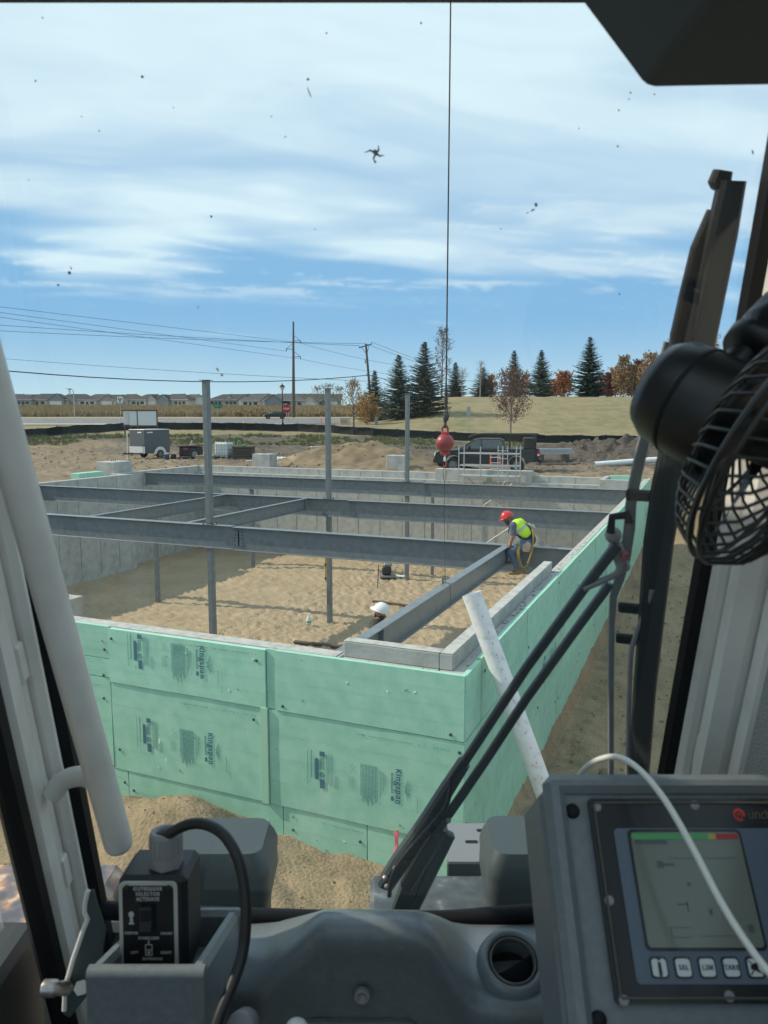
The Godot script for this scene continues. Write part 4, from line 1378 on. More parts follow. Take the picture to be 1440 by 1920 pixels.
func make_site() -> void:
	rng.seed = 55
	var m := MB.new()
	# --- enclosed cargo trailer
	var t := thing("cargo_trailer", "grey enclosed cargo trailer with white roof on the left of the site", "trailer", stand(262, 58.0, -0.60))
	m.box(Vector3(0, 1.28, -1.2), Vector3(1.8, 1.75, 2.4), Basis.IDENTITY, 0.05)
	put(t, "body", m, M.trailer_grey)
	m = MB.new(); m.box(Vector3(0, 2.18, -1.2), Vector3(1.84, 0.07, 2.46), Basis.IDENTITY, 0.03)
	put(t, "roof", m, M.trailer_roof)
	m = MB.new(); m.box(Vector3(0, 0.66, 0.012), Vector3(1.78, 0.5, 0.03), Basis.IDENTITY, 0.006)
	put(t, "stone_guard", m, M.trailer_roof)
	m = MB.new(); m.cyl(Vector3(-0.45, 0.0, 0.55), Vector3(-0.45, 2.15, 0.5), 0.035, -1.0, 8); m.box(Vector3(-0.45, 0.01, 0.55), Vector3(0.25, 0.03, 0.25))
	put(t, "jack_post", m, M.white_metal)
	m = MB.new(); m.bar(Vector3(-0.6, 0.4, 0), Vector3(0, 0.4, 1.1), 0.08, 0.1); m.bar(Vector3(0.6, 0.4, 0), Vector3(0, 0.4, 1.1), 0.08, 0.1); m.box(Vector3(0, 0.42, 1.15), Vector3(0.1, 0.12, 0.25), Basis.IDENTITY, 0.02)
	put(t, "drawbar", m, M.bolt)
	for sx in [-1.0, 1.0]:
		var wn := Node3D.new(); wn.name = "wheel"; t.add_child(wn, true)
		wn.transform = Transform3D(Basis(Vector3.UP, PI / 2), Vector3(sx * 0.95, 0.33, -1.35))
		wheel(wn, Vector3.ZERO, 0.33, 0.2, sx)
		m = MB.new()
		var arc := []
		for k in 9: arc.append(Vector3(sx * 1.0, 0.36 + 0.42 * sin(PI * k / 8.0), -1.35 + 0.46 * cos(PI * k / 8.0)))
		for k in 8: m.bar(arc[k], arc[k + 1], 0.24, 0.02, Vector3(1, 0, 0))
		put(t, "mudguard", m, M.white_metal)
		m = MB.new(); m.box(Vector3(sx * 0.91, 1.98, -0.5), Vector3(0.02, 0.09, 0.5))
		put(t, "decal", m, M.sign_white)
	m = MB.new(); m.box(Vector3(0.35, 1.98, 0.01), Vector3(0.45, 0.09, 0.02))
	put(t, "decal", m, M.sign_white)
	# --- notice board
	t = thing("notice_board", "brown framed notice board with blank white panels behind the trailer", "notice board", stand(270, 80.0, 0.0).scaled_local(Vector3(1.2, 1.42, 1.2)))
	for k in 4:
		m = MB.new()
		m.box(Vector3([-1.55, -0.95, -0.25, 1.45][k], 0.9, [-0.5, -0.2, 0.0, 0.0][k]), Vector3(0.1, 1.9, 0.1), Basis.IDENTITY, 0.01)
		put(t, "post", m, M.wood_red)
	for k in 2:
		m = MB.new(); m.box(Vector3([-0.6, 0.6][k] + (0.0 if k else 0.02), 1.22, 0.03), Vector3(0.68 if k == 0 else 1.6, 1.05, 0.03), Basis.IDENTITY, 0.005)
		put(t, "panel", m, M.sign_white)
	m = MB.new()
	m.box(Vector3(-0.05, 1.79, 0.05), Vector3(3.1, 0.09, 0.06)); m.box(Vector3(-0.05, 0.66, 0.05), Vector3(3.1, 0.09, 0.06))
	put(t, "rail", m, M.wood_red)
	m = MB.new(); m.box(Vector3(-1.25, 1.25, -0.35), Vector3(0.62, 1.0, 0.03), Basis(Vector3.UP, 0.45))
	put(t, "panel", m, M.sign_white)
	# --- buckets
	for a in [[316, "plastic_blue", "blue plastic bucket beside the trailer"], [329, "plastic_black", "black plastic bucket beside the blue one"]]:
		t = thing("bucket", a[2], "bucket", stand(a[0], 57.0), "buckets by the trailer")
		m = MB.new(); m.lathe(Vector3.ZERO, Vector3.UP, [[0.0, 0.0], [0.17, 0.0], [0.2, 0.42], [0.215, 0.42], [0.215, 0.46], [0.19, 0.46], [0.16, 0.05], [0.0, 0.05]], 18)
		put(t, "shell", m, M[a[1]])
		m = MB.new()
		var hd := []
		for k in 9: hd.append(Vector3(0.2 * cos(PI * k / 8.0), 0.44 + 0.13 * sin(PI * k / 8.0), 0.03))
		m.tube(hd, 0.008, 5)
		put(t, "handle", m, M.white_metal)
	# --- dark generator cart
	t = thing("generator_cart", "dark machine cart with a red panel and a wheel", "generator", stand(357, 57.5, -0.25))
	m = MB.new(); m.box(Vector3(0, 0.58, -0.4), Vector3(1.55, 0.75, 0.9), Basis.IDENTITY, 0.06)
	put(t, "housing", m, M.plastic_black)
	m = MB.new(); m.box(Vector3(-0.05, 1.02, -0.4), Vector3(1.75, 0.09, 1.05), Basis(Vector3.BACK, 0.03), 0.02)
	put(t, "lid", m, M.wood_dark)
	m = MB.new(); m.box(Vector3(-0.2, 0.8, 0.06), Vector3(0.4, 0.16, 0.02), Basis.IDENTITY, 0.005)
	put(t, "control_panel", m, M.red_dull)
	var wn2 := Node3D.new(); wn2.name = "wheel"; t.add_child(wn2, true); wn2.position = Vector3(0.62, 0.42, 0.12)
	wheel(wn2, Vector3.ZERO, 0.4, 0.18, 1.0)
	m = MB.new(); m.bar(Vector3(-0.9, 0.12, 0.0), Vector3(0.6, 0.16, 0.0), 0.08, 0.08); m.bar(Vector3(-0.7, 0.0, 0.0), Vector3(-0.7, 0.3, 0.0), 0.06, 0.06)
	put(t, "skid", m, M.bolt)
	# --- pallet with white sacks
	t = thing("pallet", "low wooden pallet beside the water tank", "pallet", stand(388, 57.0, 0.1))
	for k in 6:
		m = MB.new(); m.box(Vector3(-0.6 + k * 0.22, 0.30, -0.4), Vector3(0.16, 0.03, 0.95)); put(t, "slat", m, M.wood_white)
	for k in 3:
		m = MB.new(); m.box(Vector3(-0.05, 0.14, -0.8 + 0.4 * k), Vector3(1.35, 0.26, 0.1)); put(t, "bearer", m, M.wood)
	var sk := MB.new()
	sk.ball(Vector3(0, 0.15, 0), Vector3(0.32, 0.17, 0.22), 12)
	tag(put(self, "white_sack", sk, M.plastic_white, stand(393, 56.8, 0.3, 0.31)), "white sack lying on the low pallet", "sack")
	# --- IBC tank
	t = thing("water_tank", "white plastic tank in a grey wire cage on a pallet", "water tank", stand(416, 57.5, -0.3))
	m = MB.new(); m.box(Vector3(0, 0.72, -0.6), Vector3(1.08, 1.0, 1.08), Basis.IDENTITY, 0.09)
	put(t, "tank", m, M.plastic_white)
	m = MB.new(); m.lathe(Vector3(0, 1.22, -0.6), Vector3.UP, [[0.12, 0.0], [0.12, 0.04], [0.0, 0.05]], 12)
	put(t, "lid", m, M.plastic_black)
	m = MB.new()
	for k in 6:
		var x := -0.56 + k * 0.224
		m.cyl(Vector3(x, 0.2, -0.03), Vector3(x, 1.24, -0.03), 0.013, -1.0, 5); m.cyl(Vector3(0.57, 0.2, -0.03 - k * 0.224), Vector3(0.57, 1.24, -0.03 - k * 0.224), 0.013, -1.0, 5); m.cyl(Vector3(-0.57, 0.2, -0.03 - k * 0.224), Vector3(-0.57, 1.24, -0.03 - k * 0.224), 0.013, -1.0, 5)
	for k in 5:
		var y := 0.22 + k * 0.255
		m.cyl(Vector3(-0.57, y, -0.03), Vector3(0.57, y, -0.03), 0.014, -1.0, 5); m.cyl(Vector3(0.57, y, -0.03), Vector3(0.57, y, -1.15), 0.014, -1.0, 5); m.cyl(Vector3(-0.57, y, -0.03), Vector3(-0.57, y, -1.15), 0.014, -1.0, 5)
	put(t, "cage", m, M.galvanised)
	m = MB.new()
	m.box(Vector3(0, 0.17, -0.6), Vector3(1.2, 0.05, 1.15))
	for sx in [-0.5, 0.0, 0.5]: m.box(Vector3(sx, 0.07, -0.6), Vector3(0.14, 0.14, 1.1))
	put(t, "pallet_base", m, M.galvanised)
	# --- dark crate with gear on top
	t = thing("dark_crate", "dark slatted crate beside the water tank", "crate", stand(456, 57.2, -0.1))
	for k in 5:
		m = MB.new(); m.box(Vector3(0, 0.12 + k * 0.19, 0.0), Vector3(1.5, 0.15, 0.04), Basis.IDENTITY, 0.008); put(t, "slat", m, M.wood_dark)
		m = MB.new(); m.box(Vector3(0.74, 0.12 + k * 0.19, -0.5), Vector3(0.04, 0.15, 0.95), Basis.IDENTITY, 0.008); put(t, "slat", m, M.wood_dark)
	m = MB.new(); m.box(Vector3(0, 0.45, -0.52), Vector3(1.4, 0.82, 0.9)); put(t, "contents", m, M.plastic_black)
	var g := MB.new()
	g.tube([Vector3(-0.15, 0, 0), Vector3(-0.12, 0.3, 0), Vector3(-0.02, 0.42, 0), Vector3(0.06, 0.3, 0.03), Vector3(0.12, 0.0, 0.0)], 0.045, 7)
	g.ball(Vector3(0.35, 0.07, 0), Vector3(0.14, 0.07, 0.12), 8)
	tag(put(self, "green_hose", g, M.plastic_green, stand(452, 57.3, 0.0, 0.93)), "short loop of green hose on top of the dark crate", "hose")
	# --- white plastic sheet heap
	t = thing("plastic_sheet", "crumpled white plastic sheet lying on the dark soil", "plastic sheet", stand(528, 57.0, 0.0, -0.02))
	m = MB.new()
	var rows := []
	for i in 13:
		var row := PackedVector3Array()
		for j in 26:
			var u := i / 12.0
			var a := TAU * j / 26.0
			var rr := 0.62 * (1.0 - u * u) + 0.02
			var q := Vector3(cos(a) * rr * 1.35, 0, sin(a) * rr * 0.7)
			q.y = (0.42 * u * (1.0 - 0.55 * smoothstep(0.5, 1.0, u))) + 0.11 * n_rut.get_noise_3d(q.x * 3.0, u * 4.0, q.z * 3.0) * (0.3 + u)
			q.x += 0.16 * n_rut.get_noise_2d(a * 3.0, u * 3.0)
			row.append(q)
		rows.append(row)
	m.surf(rows, true, true)
	put(t, "sheet_fold", m, M.plastic_white)
	m = MB.new()
	m.ball(Vector3(0.95, 0.06, 0.0), Vector3(0.32, 0.09, 0.16), 9); put(t, "sheet_end", m, M.plastic_white)
	# --- white timber pieces
	t = thing("white_timber", "white boards nailed to a T lying on the soil behind the machine cart", "timber", stand(356, 66.0))
	m = MB.new(); m.bar(Vector3(-0.6, 0.06, 0), Vector3(0.6, 0.06, 0), 0.14, 0.05); put(t, "board", m, M.wood_white)
	m = MB.new(); m.bar(Vector3(0.05, 0.06, 0), Vector3(0.38, 0.78, 0), 0.12, 0.05, Vector3(0, 0, 1)); put(t, "board", m, M.wood_white)
	t = thing("white_timber", "white boards crossed in a Y lying on the soil behind the water tank", "timber", stand(416, 66.0))
	m = MB.new(); m.bar(Vector3(-0.45, 0.05, 0.2), Vector3(0.0, 0.08, 0.2), 0.12, 0.05); put(t, "board", m, M.wood_white)
	m = MB.new(); m.bar(Vector3(-0.15, 0.1, 0), Vector3(0.5, 0.62, 0), 0.11, 0.05, Vector3(0, 0, 1)); put(t, "board", m, M.wood_white)
	m = MB.new(); m.bar(Vector3(-0.05, 0.2, 0.05), Vector3(-0.4, 0.6, 0.05), 0.11, 0.05, Vector3(0, 0, 1)); put(t, "board", m, M.wood_white)
	for a in [[515, 52.0, 0.2, "pale scrap board behind the concrete pier with bent rods"], [552, 54.0, 0.5, "pale scrap board lying alone on the tan soil"], [594, 50.5, 0.5, "pale scrap board close to the second tall column"], [312, 74.0, 0.1, "white scrap lying in the weeds near the silt fence"], [470, 52.2, 1.2, "white folded scrap leaning against the pier with bent rods"]]:
		m = MB.new(); m.box(Vector3(0, 0.05, 0), Vector3(0.75, 0.05, 0.2), Basis(Vector3.UP, a[2]), 0.01)
		tag(put(self, "scrap_board", m, M.wood_white, stand(a[0], a[1])), a[3], "scrap board")
	# --- steel stacked behind the truck
	for k in 5:
		m = MB.new()
		var q := stand(1032, 53.0 + (k % 3) * 0.42, 0.12, 0.55 + 0.22 * (k / 3) + 0.0)
		m.box(Vector3(0, 0.09, 0), Vector3(3.2 - 0.1 * k, 0.18, 0.16), Basis.IDENTITY, 0.008)
		tag(put(self, "stacked_steel", m, M.galvanised, q), ["front", "middle", "rear", "upper front", "upper rear"][k] + " galvanised steel member of the stack behind the pickup", "steel member", "steel stacked behind the pickup")
	for k in 2:
		m = MB.new(); m.box(Vector3(-0.9 + 1.8 * k, 0.27, 0), Vector3(0.2, 0.58, 1.4), Basis.IDENTITY, 0.01)
		tag(put(self, "bearer_block", m, M.wood_dark, stand(1032, 53.4, 0.12)), ["dark wooden bearer under the stacked steel, nearer the pickup", "dark wooden bearer under the stacked steel, away from the pickup"][k], "wooden bearer")
	for k in 2:
		m = MB.new(); m.box(Vector3(0, 0.05, 0), Vector3(2.6, 0.08, 0.25), Basis(Vector3.UP, -0.12 + 0.1 * k), 0.01)
		tag(put(self, "dark_plank", m, M.wood_dark, stand(1040 + 8 * k, 49.5 + 0.6 * k, 0.0, 0.05)), ["dark plank on the soil right of the pickup, nearer one", "dark plank on the soil right of the pickup, farther one"][k], "plank")
	# --- scaffold inside the far wall
	var sx0 := -8.5
	var sx1 := -5.75
	var sz0 := -27.0
	var sz1 := -27.85
	t = thing("scaffold", "grey tube scaffold tower with guard rails standing against the far wall", "scaffold", at(Vector3(sx0, FLOOR - 0.05, sz0)))
	var tubes := func(a: Vector3, b: Vector3, r: float, called: String) -> void:
		var q := MB.new()
		q.cyl(a, b, r, -1.0, 8)
		put(t, called, q, M.galvanised)
	var lx := sx1 - sx0
	var lz := sz1 - sz0
	for x in [0.0, lx]:
		for z in [0.0, lz]: tubes.call(Vector3(x, 0, z), Vector3(x, 6.0, z), 0.028, "standard")
	tubes.call(Vector3(1.05, 4.5, 0), Vector3(1.05, 5.95, 0), 0.028, "standard")
	tubes.call(Vector3(1.9, 4.5, lz), Vector3(1.9, 5.95, lz), 0.028, "standard")
	for y in [5.05, 5.62]:
		for z in [0.0, lz]: tubes.call(Vector3(0, y, z), Vector3(lx, y, z), 0.024, "guard_rail")
		for x in [0.0, lx]: tubes.call(Vector3(x, y, 0), Vector3(x, y, lz), 0.024, "guard_rail")
	for a in [[Vector3(0, 0.4, 0), Vector3(lx, 2.4, 0)], [Vector3(lx, 0.4, 0), Vector3(0, 2.4, 0)], [Vector3(0.5, 2.6, 0), Vector3(lx, 4.4, 0)], [Vector3(lx, 2.6, 0), Vector3(0.2, 4.4, lz)], [Vector3(1.7, 3.6, 0.1), Vector3(2.3, 4.4, 0.1)]]:
		tubes.call(a[0], a[1], 0.02, "brace")
	for x in [1.9, 2.35]: tubes.call(Vector3(x + 0.05, 2.6, 0.12), Vector3(x, 6.0, 0.05), 0.022, "ladder_stile")
	for k in 9: tubes.call(Vector3(1.92, 2.9 + k * 0.36, 0.1), Vector3(2.37, 2.9 + k * 0.36, 0.1), 0.016, "rung")
	for k in 3:
		var q := MB.new()
		q.box(Vector3(lx / 2, 4.56, lz * (k + 0.5) / 3.0), Vector3(lx + 0.1, 0.05, absf(lz) / 3.0 - 0.012), Basis.IDENTITY, 0.006)
		put(t, "deck_plank", q, M.galvanised)
	# --- orange ladder behind
	t = thing("step_ladder", "orange step ladder standing behind the scaffold", "ladder", at(Vector3(-7.55, 1.15, -30.2), YAW))
	for sx in [-0.28, 0.28]:
		m = MB.new(); m.bar(Vector3(sx, 0, 0.1), Vector3(sx * 0.8, 1.3, -0.2), 0.06, 0.09, Vector3(0, 0, 1)); put(t, "stile", m, M.orange)
	for k in 4:
		m = MB.new(); m.box(Vector3(0, 0.25 + k * 0.28, 0.05 - k * 0.06), Vector3(0.54, 0.035, 0.1)); put(t, "step", m, M.white_metal)
	# --- on the basement floor
	var fp := on_y(727, 1084, FLOOR)
	t = thing("trowel_machine", "small grey engine machine standing on the basement sand", "machine", at(Vector3(fp.x, FLOOR, fp.z), YAW))
	m = MB.new(); m.box(Vector3(0, 0.1, 0), Vector3(0.75, 0.1, 0.5), Basis.IDENTITY, 0.02); put(t, "base_plate", m, M.plate_grey)
	m = MB.new(); m.box(Vector3(-0.05, 0.36, 0), Vector3(0.42, 0.36, 0.36), Basis.IDENTITY, 0.05); put(t, "engine", m, M.bolt)
	m = MB.new(); m.box(Vector3(0.0, 0.62, 0), Vector3(0.36, 0.18, 0.3), Basis.IDENTITY, 0.05); put(t, "fuel_tank", m, M.plate_grey)
	m = MB.new(); m.tube([Vector3(0.25, 0.2, 0.1), Vector3(0.45, 0.6, 0.1), Vector3(0.5, 0.95, 0.1), Vector3(0.5, 0.95, -0.15), Vector3(0.45, 0.6, -0.15), Vector3(0.25, 0.2, -0.15)], 0.02, 6); put(t, "handle", m, M.galvanised)
	fp = on_y(708, 1101, FLOOR)
	m = MB.new(); m.cyl(Vector3(0, -0.05, 0), Vector3(0.05, 0.95, 0), 0.018, -1.0, 6)
	tag(put(self, "black_rod", m, M.plastic_black, at(Vector3(fp.x, FLOOR, fp.z))), "thin black rod stuck upright in the basement sand", "rod")
	m = MB.new(); m.box(Vector3(0.3, 0.04, 0), Vector3(0.9, 0.03, 0.35), Basis(Vector3.UP, 0.4), 0.01)
	fp = on_y(748, 1082, FLOOR)
	tag(put(self, "white_paper", m, M.plastic_white, at(Vector3(fp.x - 0.3, FLOOR, fp.z))), "white sheet lying on the sand beside the engine machine", "sheet")
	fp = on_y(579, 1171, FLOOR)
	t = thing("spray_bottle", "clear spray bottle with green label standing on the sand", "bottle", at(Vector3(fp.x, FLOOR, fp.z)))
	m = MB.new(); m.lathe(Vector3.ZERO, Vector3.UP, [[0.0, 0.0], [0.085, 0.0], [0.09, 0.05], [0.09, 0.2], [0.035, 0.3], [0.03, 0.34], [0.0, 0.34]], 14); put(t, "bottle_body", m, M.plastic_white)
	m = MB.new(); m.lathe(Vector3.ZERO, Vector3.UP, [[0.092, 0.07], [0.092, 0.14]], 14); put(t, "bottle_label", m, M.plastic_green)
	m = MB.new(); m.box(Vector3(0.02, 0.38, 0), Vector3(0.12, 0.07, 0.04), Basis.IDENTITY, 0.012); put(t, "trigger", m, M.plastic_white)
	for a in [[552, 1203, 640, 1212, "dark plank lying on the sand just behind the front wall"], [700, 1127, 770, 1136, "dark plank lying on the sand behind the white helmet"]]:
		var pa := on_y(a[0], a[1], FLOOR + 0.04)
		var pb := on_y(a[2], a[3], FLOOR + 0.04)
		m = MB.new(); m.bar(Vector3.ZERO, pb - pa, 0.16, 0.06)
		tag(put(self, "floor_plank", m, M.wood_dark, at(pa)), a[4], "plank")
	make_silt_fence()

func make_silt_fence() -> void:
	var t := thing("silt_fence", "long black fabric silt fence on wooden posts across the site", "fence")
	var key := [[-140.0, 66.0], [40.0, 74.5], [150.0, 82.0], [238.0, 88.5], [300.0, 91.0], [400.0, 89.5], [560.0, 86.0], [700.0, 81.0], [790.0, 80.5], [850.0, 81.5], [1000.0, 82.0], [1130.0, 80.0], [1400.0, 77.0]]
	var pts := []
	for k in key.size() - 1:
		var a := far_at(key[k][0], key[k][1])
		var b := far_at(key[k + 1][0], key[k + 1][1])
		var n := int(maxf(1.0, round(a.distance_to(b) / 2.4)))
		for i in n:
			var p := a.lerp(b, float(i) / n)
			p.y = ground_height(p.x, p.z)
			pts.append(p)
	for k in pts.size() - 1:
		var a: Vector3 = pts[k]
		var b: Vector3 = pts[k + 1]
		var mb := MB.new()
		var rows := []
		var dirn := (b - a).normalized()
		var side := Vector3.UP.cross(dirn).normalized()
		for j in 4:
			var row := PackedVector3Array()
			for i in 7:
				var u := i / 6.0
				var p := a.lerp(b, u)
				p.y = ground_height(p.x, p.z) - 0.05
				var h := 0.92 - 0.04 * sin(PI * u) + 0.03 * n_mid.get_noise_2d(p.x * 2.0, p.z * 2.0)
				row.append(p + Vector3(0, h * j / 3.0, 0) + side * (0.10 * sin(PI * u) * sin(j * 1.4) + 0.03 * sin(u * 20.0 + k)))
			rows.append(row)
		mb.surf(rows, false, true)
		var back := []
		for row in rows:
			var r2 := PackedVector3Array()
			for p in row: r2.append(p - side * 0.012)
			back.append(r2)
		mb.surf(back, false, false)
		put(t, "fabric_panel", mb, M.silt_fabric)
		var pm := MB.new()
		pm.box(a + Vector3(0, 0.45, 0) - side * 0.04 * signf(side.dot(EYE - a)), Vector3(0.04, 1.06, 0.04), Basis.IDENTITY, 0.005)
		put(t, "post", pm, M.wood_dark)

# ------------------------------------------------------------------ pickup and car
func arch_profile(base: Array, x: float, r: float, yb: float, k := 10) -> void:     # adds a wheel arch, walking towards -x along the sill
	for i in k + 1:
		var a := PI * i / k
		base.append(Vector2(x + r * cos(a), yb + r * sin(a) * 1.02))

func make_truck() -> void:
	# x forward, z to its right; the camera sees its left (-z) side
	var ahead := (-rgt).rotated(Vector3.UP, -0.14)
	var xf := Transform3D(Basis(ahead, Vector3.UP, ahead.cross(Vector3.UP)), far_at(911, 44.6))
	xf.origin.y = 1.12
	var t := thing("pickup_truck", "dark grey pickup truck with a black ladder rack parked behind the far wall", "pickup truck", xf)
	var w := 1.98
	var low := []                                     # lower body seen from the side
	low.append_array([Vector2(2.92, 0.52), Vector2(2.98, 0.78), Vector2(2.93, 1.10), Vector2(2.72, 1.20), Vector2(1.55, 1.30), Vector2(-0.95, 1.31), Vector2(-0.98, 1.34), Vector2(-2.92, 1.36), Vector2(-2.97, 0.9), Vector2(-2.93, 0.62)])
	var sill := []
	sill.append(Vector2(-2.45, 0.60))
	var a0 := []
	arch_profile(a0, -1.72, 0.50, 0.47)
	a0.reverse()
	sill.append_array(a0)
	sill.append(Vector2(-1.1, 0.46)); sill.append(Vector2(1.3, 0.46))
	var a1 := []
	arch_profile(a1, 1.92, 0.50, 0.47)
	a1.reverse()
	sill.append_array(a1)
	sill.append(Vector2(2.6, 0.50))
	var poly := PackedVector2Array(low + sill)
	var m := MB.new()
	m.prism(poly, Vector3(0, 0, -w / 2), Basis.IDENTITY, w)
	put(t, "body", m, M.truck_paint)
	# cabin, narrowing upwards
	m = MB.new()
	var prof := [[1.62, 1.28], [0.72, 1.86], [0.30, 1.93], [-0.75, 1.92], [-1.0, 1.82], [-1.06, 1.30]]
	var rows := []
	for sgn in [-1.0, 1.0]:
		var row := PackedVector3Array()
		for p in prof: row.append(Vector3(p[0], p[1], sgn * (w / 2 - 0.03 - 0.20 * (p[1] - 1.28) / 0.65)))
		rows.append(row)
	for i in prof.size() - 1:
		m.quad(rows[0][i], rows[0][i + 1], rows[1][i + 1], rows[1][i])
	for sgn in 2:
		for i in range(1, prof.size() - 1):
			if sgn == 0: m.tri(rows[sgn][0], rows[sgn][i + 1], rows[sgn][i])
			else: m.tri(rows[sgn][0], rows[sgn][i], rows[sgn][i + 1])
	put(t, "cabin", m, M.truck_paint)
	for sgn in [-1.0, 1.0]:
		var zz := func(y: float) -> float: return sgn * (w / 2 - 0.018 - 0.20 * (y - 1.28) / 0.65)
		for win in [[[1.28, 1.36], [0.70, 1.80], [0.36, 1.84], [0.34, 1.36]], [[0.26, 1.36], [0.26, 1.85], [-0.70, 1.84], [-0.86, 1.76], [-0.9, 1.36]]]:
			m = MB.new()
			var q := []
			for p in win: q.append(Vector3(p[0], p[1], zz.call(p[1])))
			for i in range(1, q.size() - 1):
				if sgn > 0: m.tri(q[0], q[i], q[i + 1])
				else: m.tri(q[0], q[i + 1], q[i])
			put(t, "side_window", m, M.dark_glass)
		m = MB.new(); m.box(Vector3(1.0, 1.42, sgn * (w / 2 + 0.14)), Vector3(0.16, 0.24, 0.2), Basis.IDENTITY, 0.05); put(t, "mirror", m, M.plastic_black)
		for x in [0.42, -0.62]:
			m = MB.new(); m.box(Vector3(x, 1.14, sgn * (w / 2 + 0.012)), Vector3(0.2, 0.04, 0.03), Basis.IDENTITY, 0.01); put(t, "door_handle", m, M.bolt)
		for x in [1.3, 0.3, -0.95]:
			m = MB.new(); m.box(Vector3(x, 0.9, sgn * (w / 2 + 0.0005)), Vector3(0.012, 0.78, 0.006)); put(t, "door_seam", m, M.plastic_black)
		m = MB.new(); m.bar(Vector3(1.2, 0.40, sgn * (w / 2 + 0.02)), Vector3(-1.05, 0.40, sgn * (w / 2 + 0.02)), 0.1, 0.06, Vector3.UP, 0.02); put(t, "side_step", m, M.galvanised)
		m = MB.new(); m.box(Vector3(2.86, 1.0, sgn * 0.78), Vector3(0.26, 0.24, 0.36), Basis.IDENTITY, 0.06); put(t, "headlight", m, M.lamp_clear)
		m = MB.new(); m.box(Vector3(-2.90, 1.08, sgn * (w / 2 - 0.08)), Vector3(0.20, 0.36, 0.20), Basis.IDENTITY, 0.04)
		var tl := put(t, "tail_light", m, M.lamp_red)
		m = MB.new(); m.box(Vector3(-2.90, 1.02, sgn * (w / 2 + 0.022)), Vector3(0.12, 0.09, 0.012)); put(tl, "lamp_lens", m, M.lamp_clear)
		for x in [1.92, -1.72]:
			var wn := Node3D.new(); wn.name = "wheel"; t.add_child(wn, true); wn.position = Vector3(x, 0.41, sgn * (w / 2 - 0.12))
			wheel(wn, Vector3.ZERO, 0.41, 0.28, sgn)
	m = MB.new(); m.box(Vector3(2.98, 0.66, 0), Vector3(0.2, 0.26, 1.9), Basis.IDENTITY, 0.05); put(t, "front_bumper", m, M.plastic_black)
	m = MB.new(); m.box(Vector3(-3.02, 0.66, 0), Vector3(0.22, 0.22, 1.9), Basis.IDENTITY, 0.04); put(t, "rear_bumper", m, M.bolt)
	m = MB.new(); m.box(Vector3(2.96, 1.0, 0), Vector3(0.06, 0.3, 1.1), Basis.IDENTITY, 0.02); put(t, "grille", m, M.chrome)
	m = MB.new(); m.box(Vector3(-2.965, 1.05, 0.0), Vector3(0.03, 0.46, 1.4), Basis.IDENTITY, 0.01); put(t, "tailgate", m, M.truck_paint)
	m = MB.new(); m.box(Vector3(1.16, 1.58, 0), Vector3(1.04, 0.02, 1.5), Basis(Vector3.BACK, -0.575)); put(t, "windscreen", m, M.dark_glass)
	m = MB.new(); m.box(Vector3(-2.45, 1.66, 0.1), Vector3(0.7, 0.6, 1.5), Basis.IDENTITY, 0.03); put(t, "tool_box", m, M.plastic_black)
	# ladder rack
	for x in [-1.3, -2.75]:
		for sgn in [-1.0, 1.0]:
			m = MB.new(); m.bar(Vector3(x, 1.34, sgn * 0.9), Vector3(x, 2.12, sgn * 0.88), 0.06, 0.06, Vector3(1, 0, 0), 0.01)
			m.bar(Vector3(x, 1.85, sgn * 0.88), Vector3(x + 0.25, 2.1, sgn * 0.88), 0.04, 0.04, Vector3(0, 0, 1))
			put(t, "rack_post", m, M.plastic_black)
		m = MB.new(); m.bar(Vector3(x, 2.12, -0.92), Vector3(x, 2.12, 0.92), 0.07, 0.06, Vector3.UP, 0.01); put(t, "rack_bar", m, M.plastic_black)
	for sgn in [-1.0, 1.0]:
		m = MB.new(); m.tube([Vector3(-2.95, 2.17, sgn * 0.9), Vector3(0.4, 2.17, sgn * 0.9), Vector3(0.75, 2.12, sgn * 0.88), Vector3(1.05, 1.98, sgn * 0.82)], 0.035, 8); put(t, "rack_rail", m, M.plastic_black)
	m = MB.new(); m.bar(Vector3(0.4, 2.17, -0.9), Vector3(0.4, 2.17, 0.9), 0.05, 0.05); put(t, "rack_bar", m, M.plastic_black)
	# --- car far away on the road
	ahead = (-rgt).rotated(Vector3.UP, 0.25)
	t = thing("parked_car", "dark estate car on the road beyond the silt fence", "car", Transform3D(Basis(ahead, Vector3.UP, ahead.cross(Vector3.UP)), far_at(519, 152.0)))
	m = MB.new()
	var cp := PackedVector2Array([Vector2(2.2, 0.4), Vector2(2.25, 0.75), Vector2(2.0, 0.92), Vector2(1.15, 1.02), Vector2(0.4, 1.45), Vector2(-1.3, 1.5), Vector2(-2.0, 1.05), Vector2(-2.2, 0.95), Vector2(-2.22, 0.4)])
	m.prism(cp, Vector3(0, 0, -0.9), Basis.IDENTITY, 1.8)
	put(t, "body", m, M.truck_paint)
	for sgn in [-1.0, 1.0]:
		m = MB.new(); m.prism(PackedVector2Array([Vector2(0.95, 1.03), Vector2(0.38, 1.38), Vector2(-1.25, 1.42), Vector2(-1.75, 1.06)]), Vector3(0, 0, sgn * 0.905 - (0.01 if sgn < 0 else 0.0)), Basis.IDENTITY, 0.01); put(t, "side_window", m, M.dark_glass)
		m = MB.new(); m.box(Vector3(2.14, 0.74, sgn * 0.7), Vector3(0.2, 0.16, 0.34), Basis.IDENTITY, 0.04); put(t, "headlight", m, M.lamp_clear)
		for x in [1.4, -1.4]:
			var wn := Node3D.new(); wn.name = "wheel"; t.add_child(wn, true); wn.position = Vector3(x, 0.34, sgn * 0.82)
			wheel(wn, Vector3.ZERO, 0.34, 0.22, sgn)

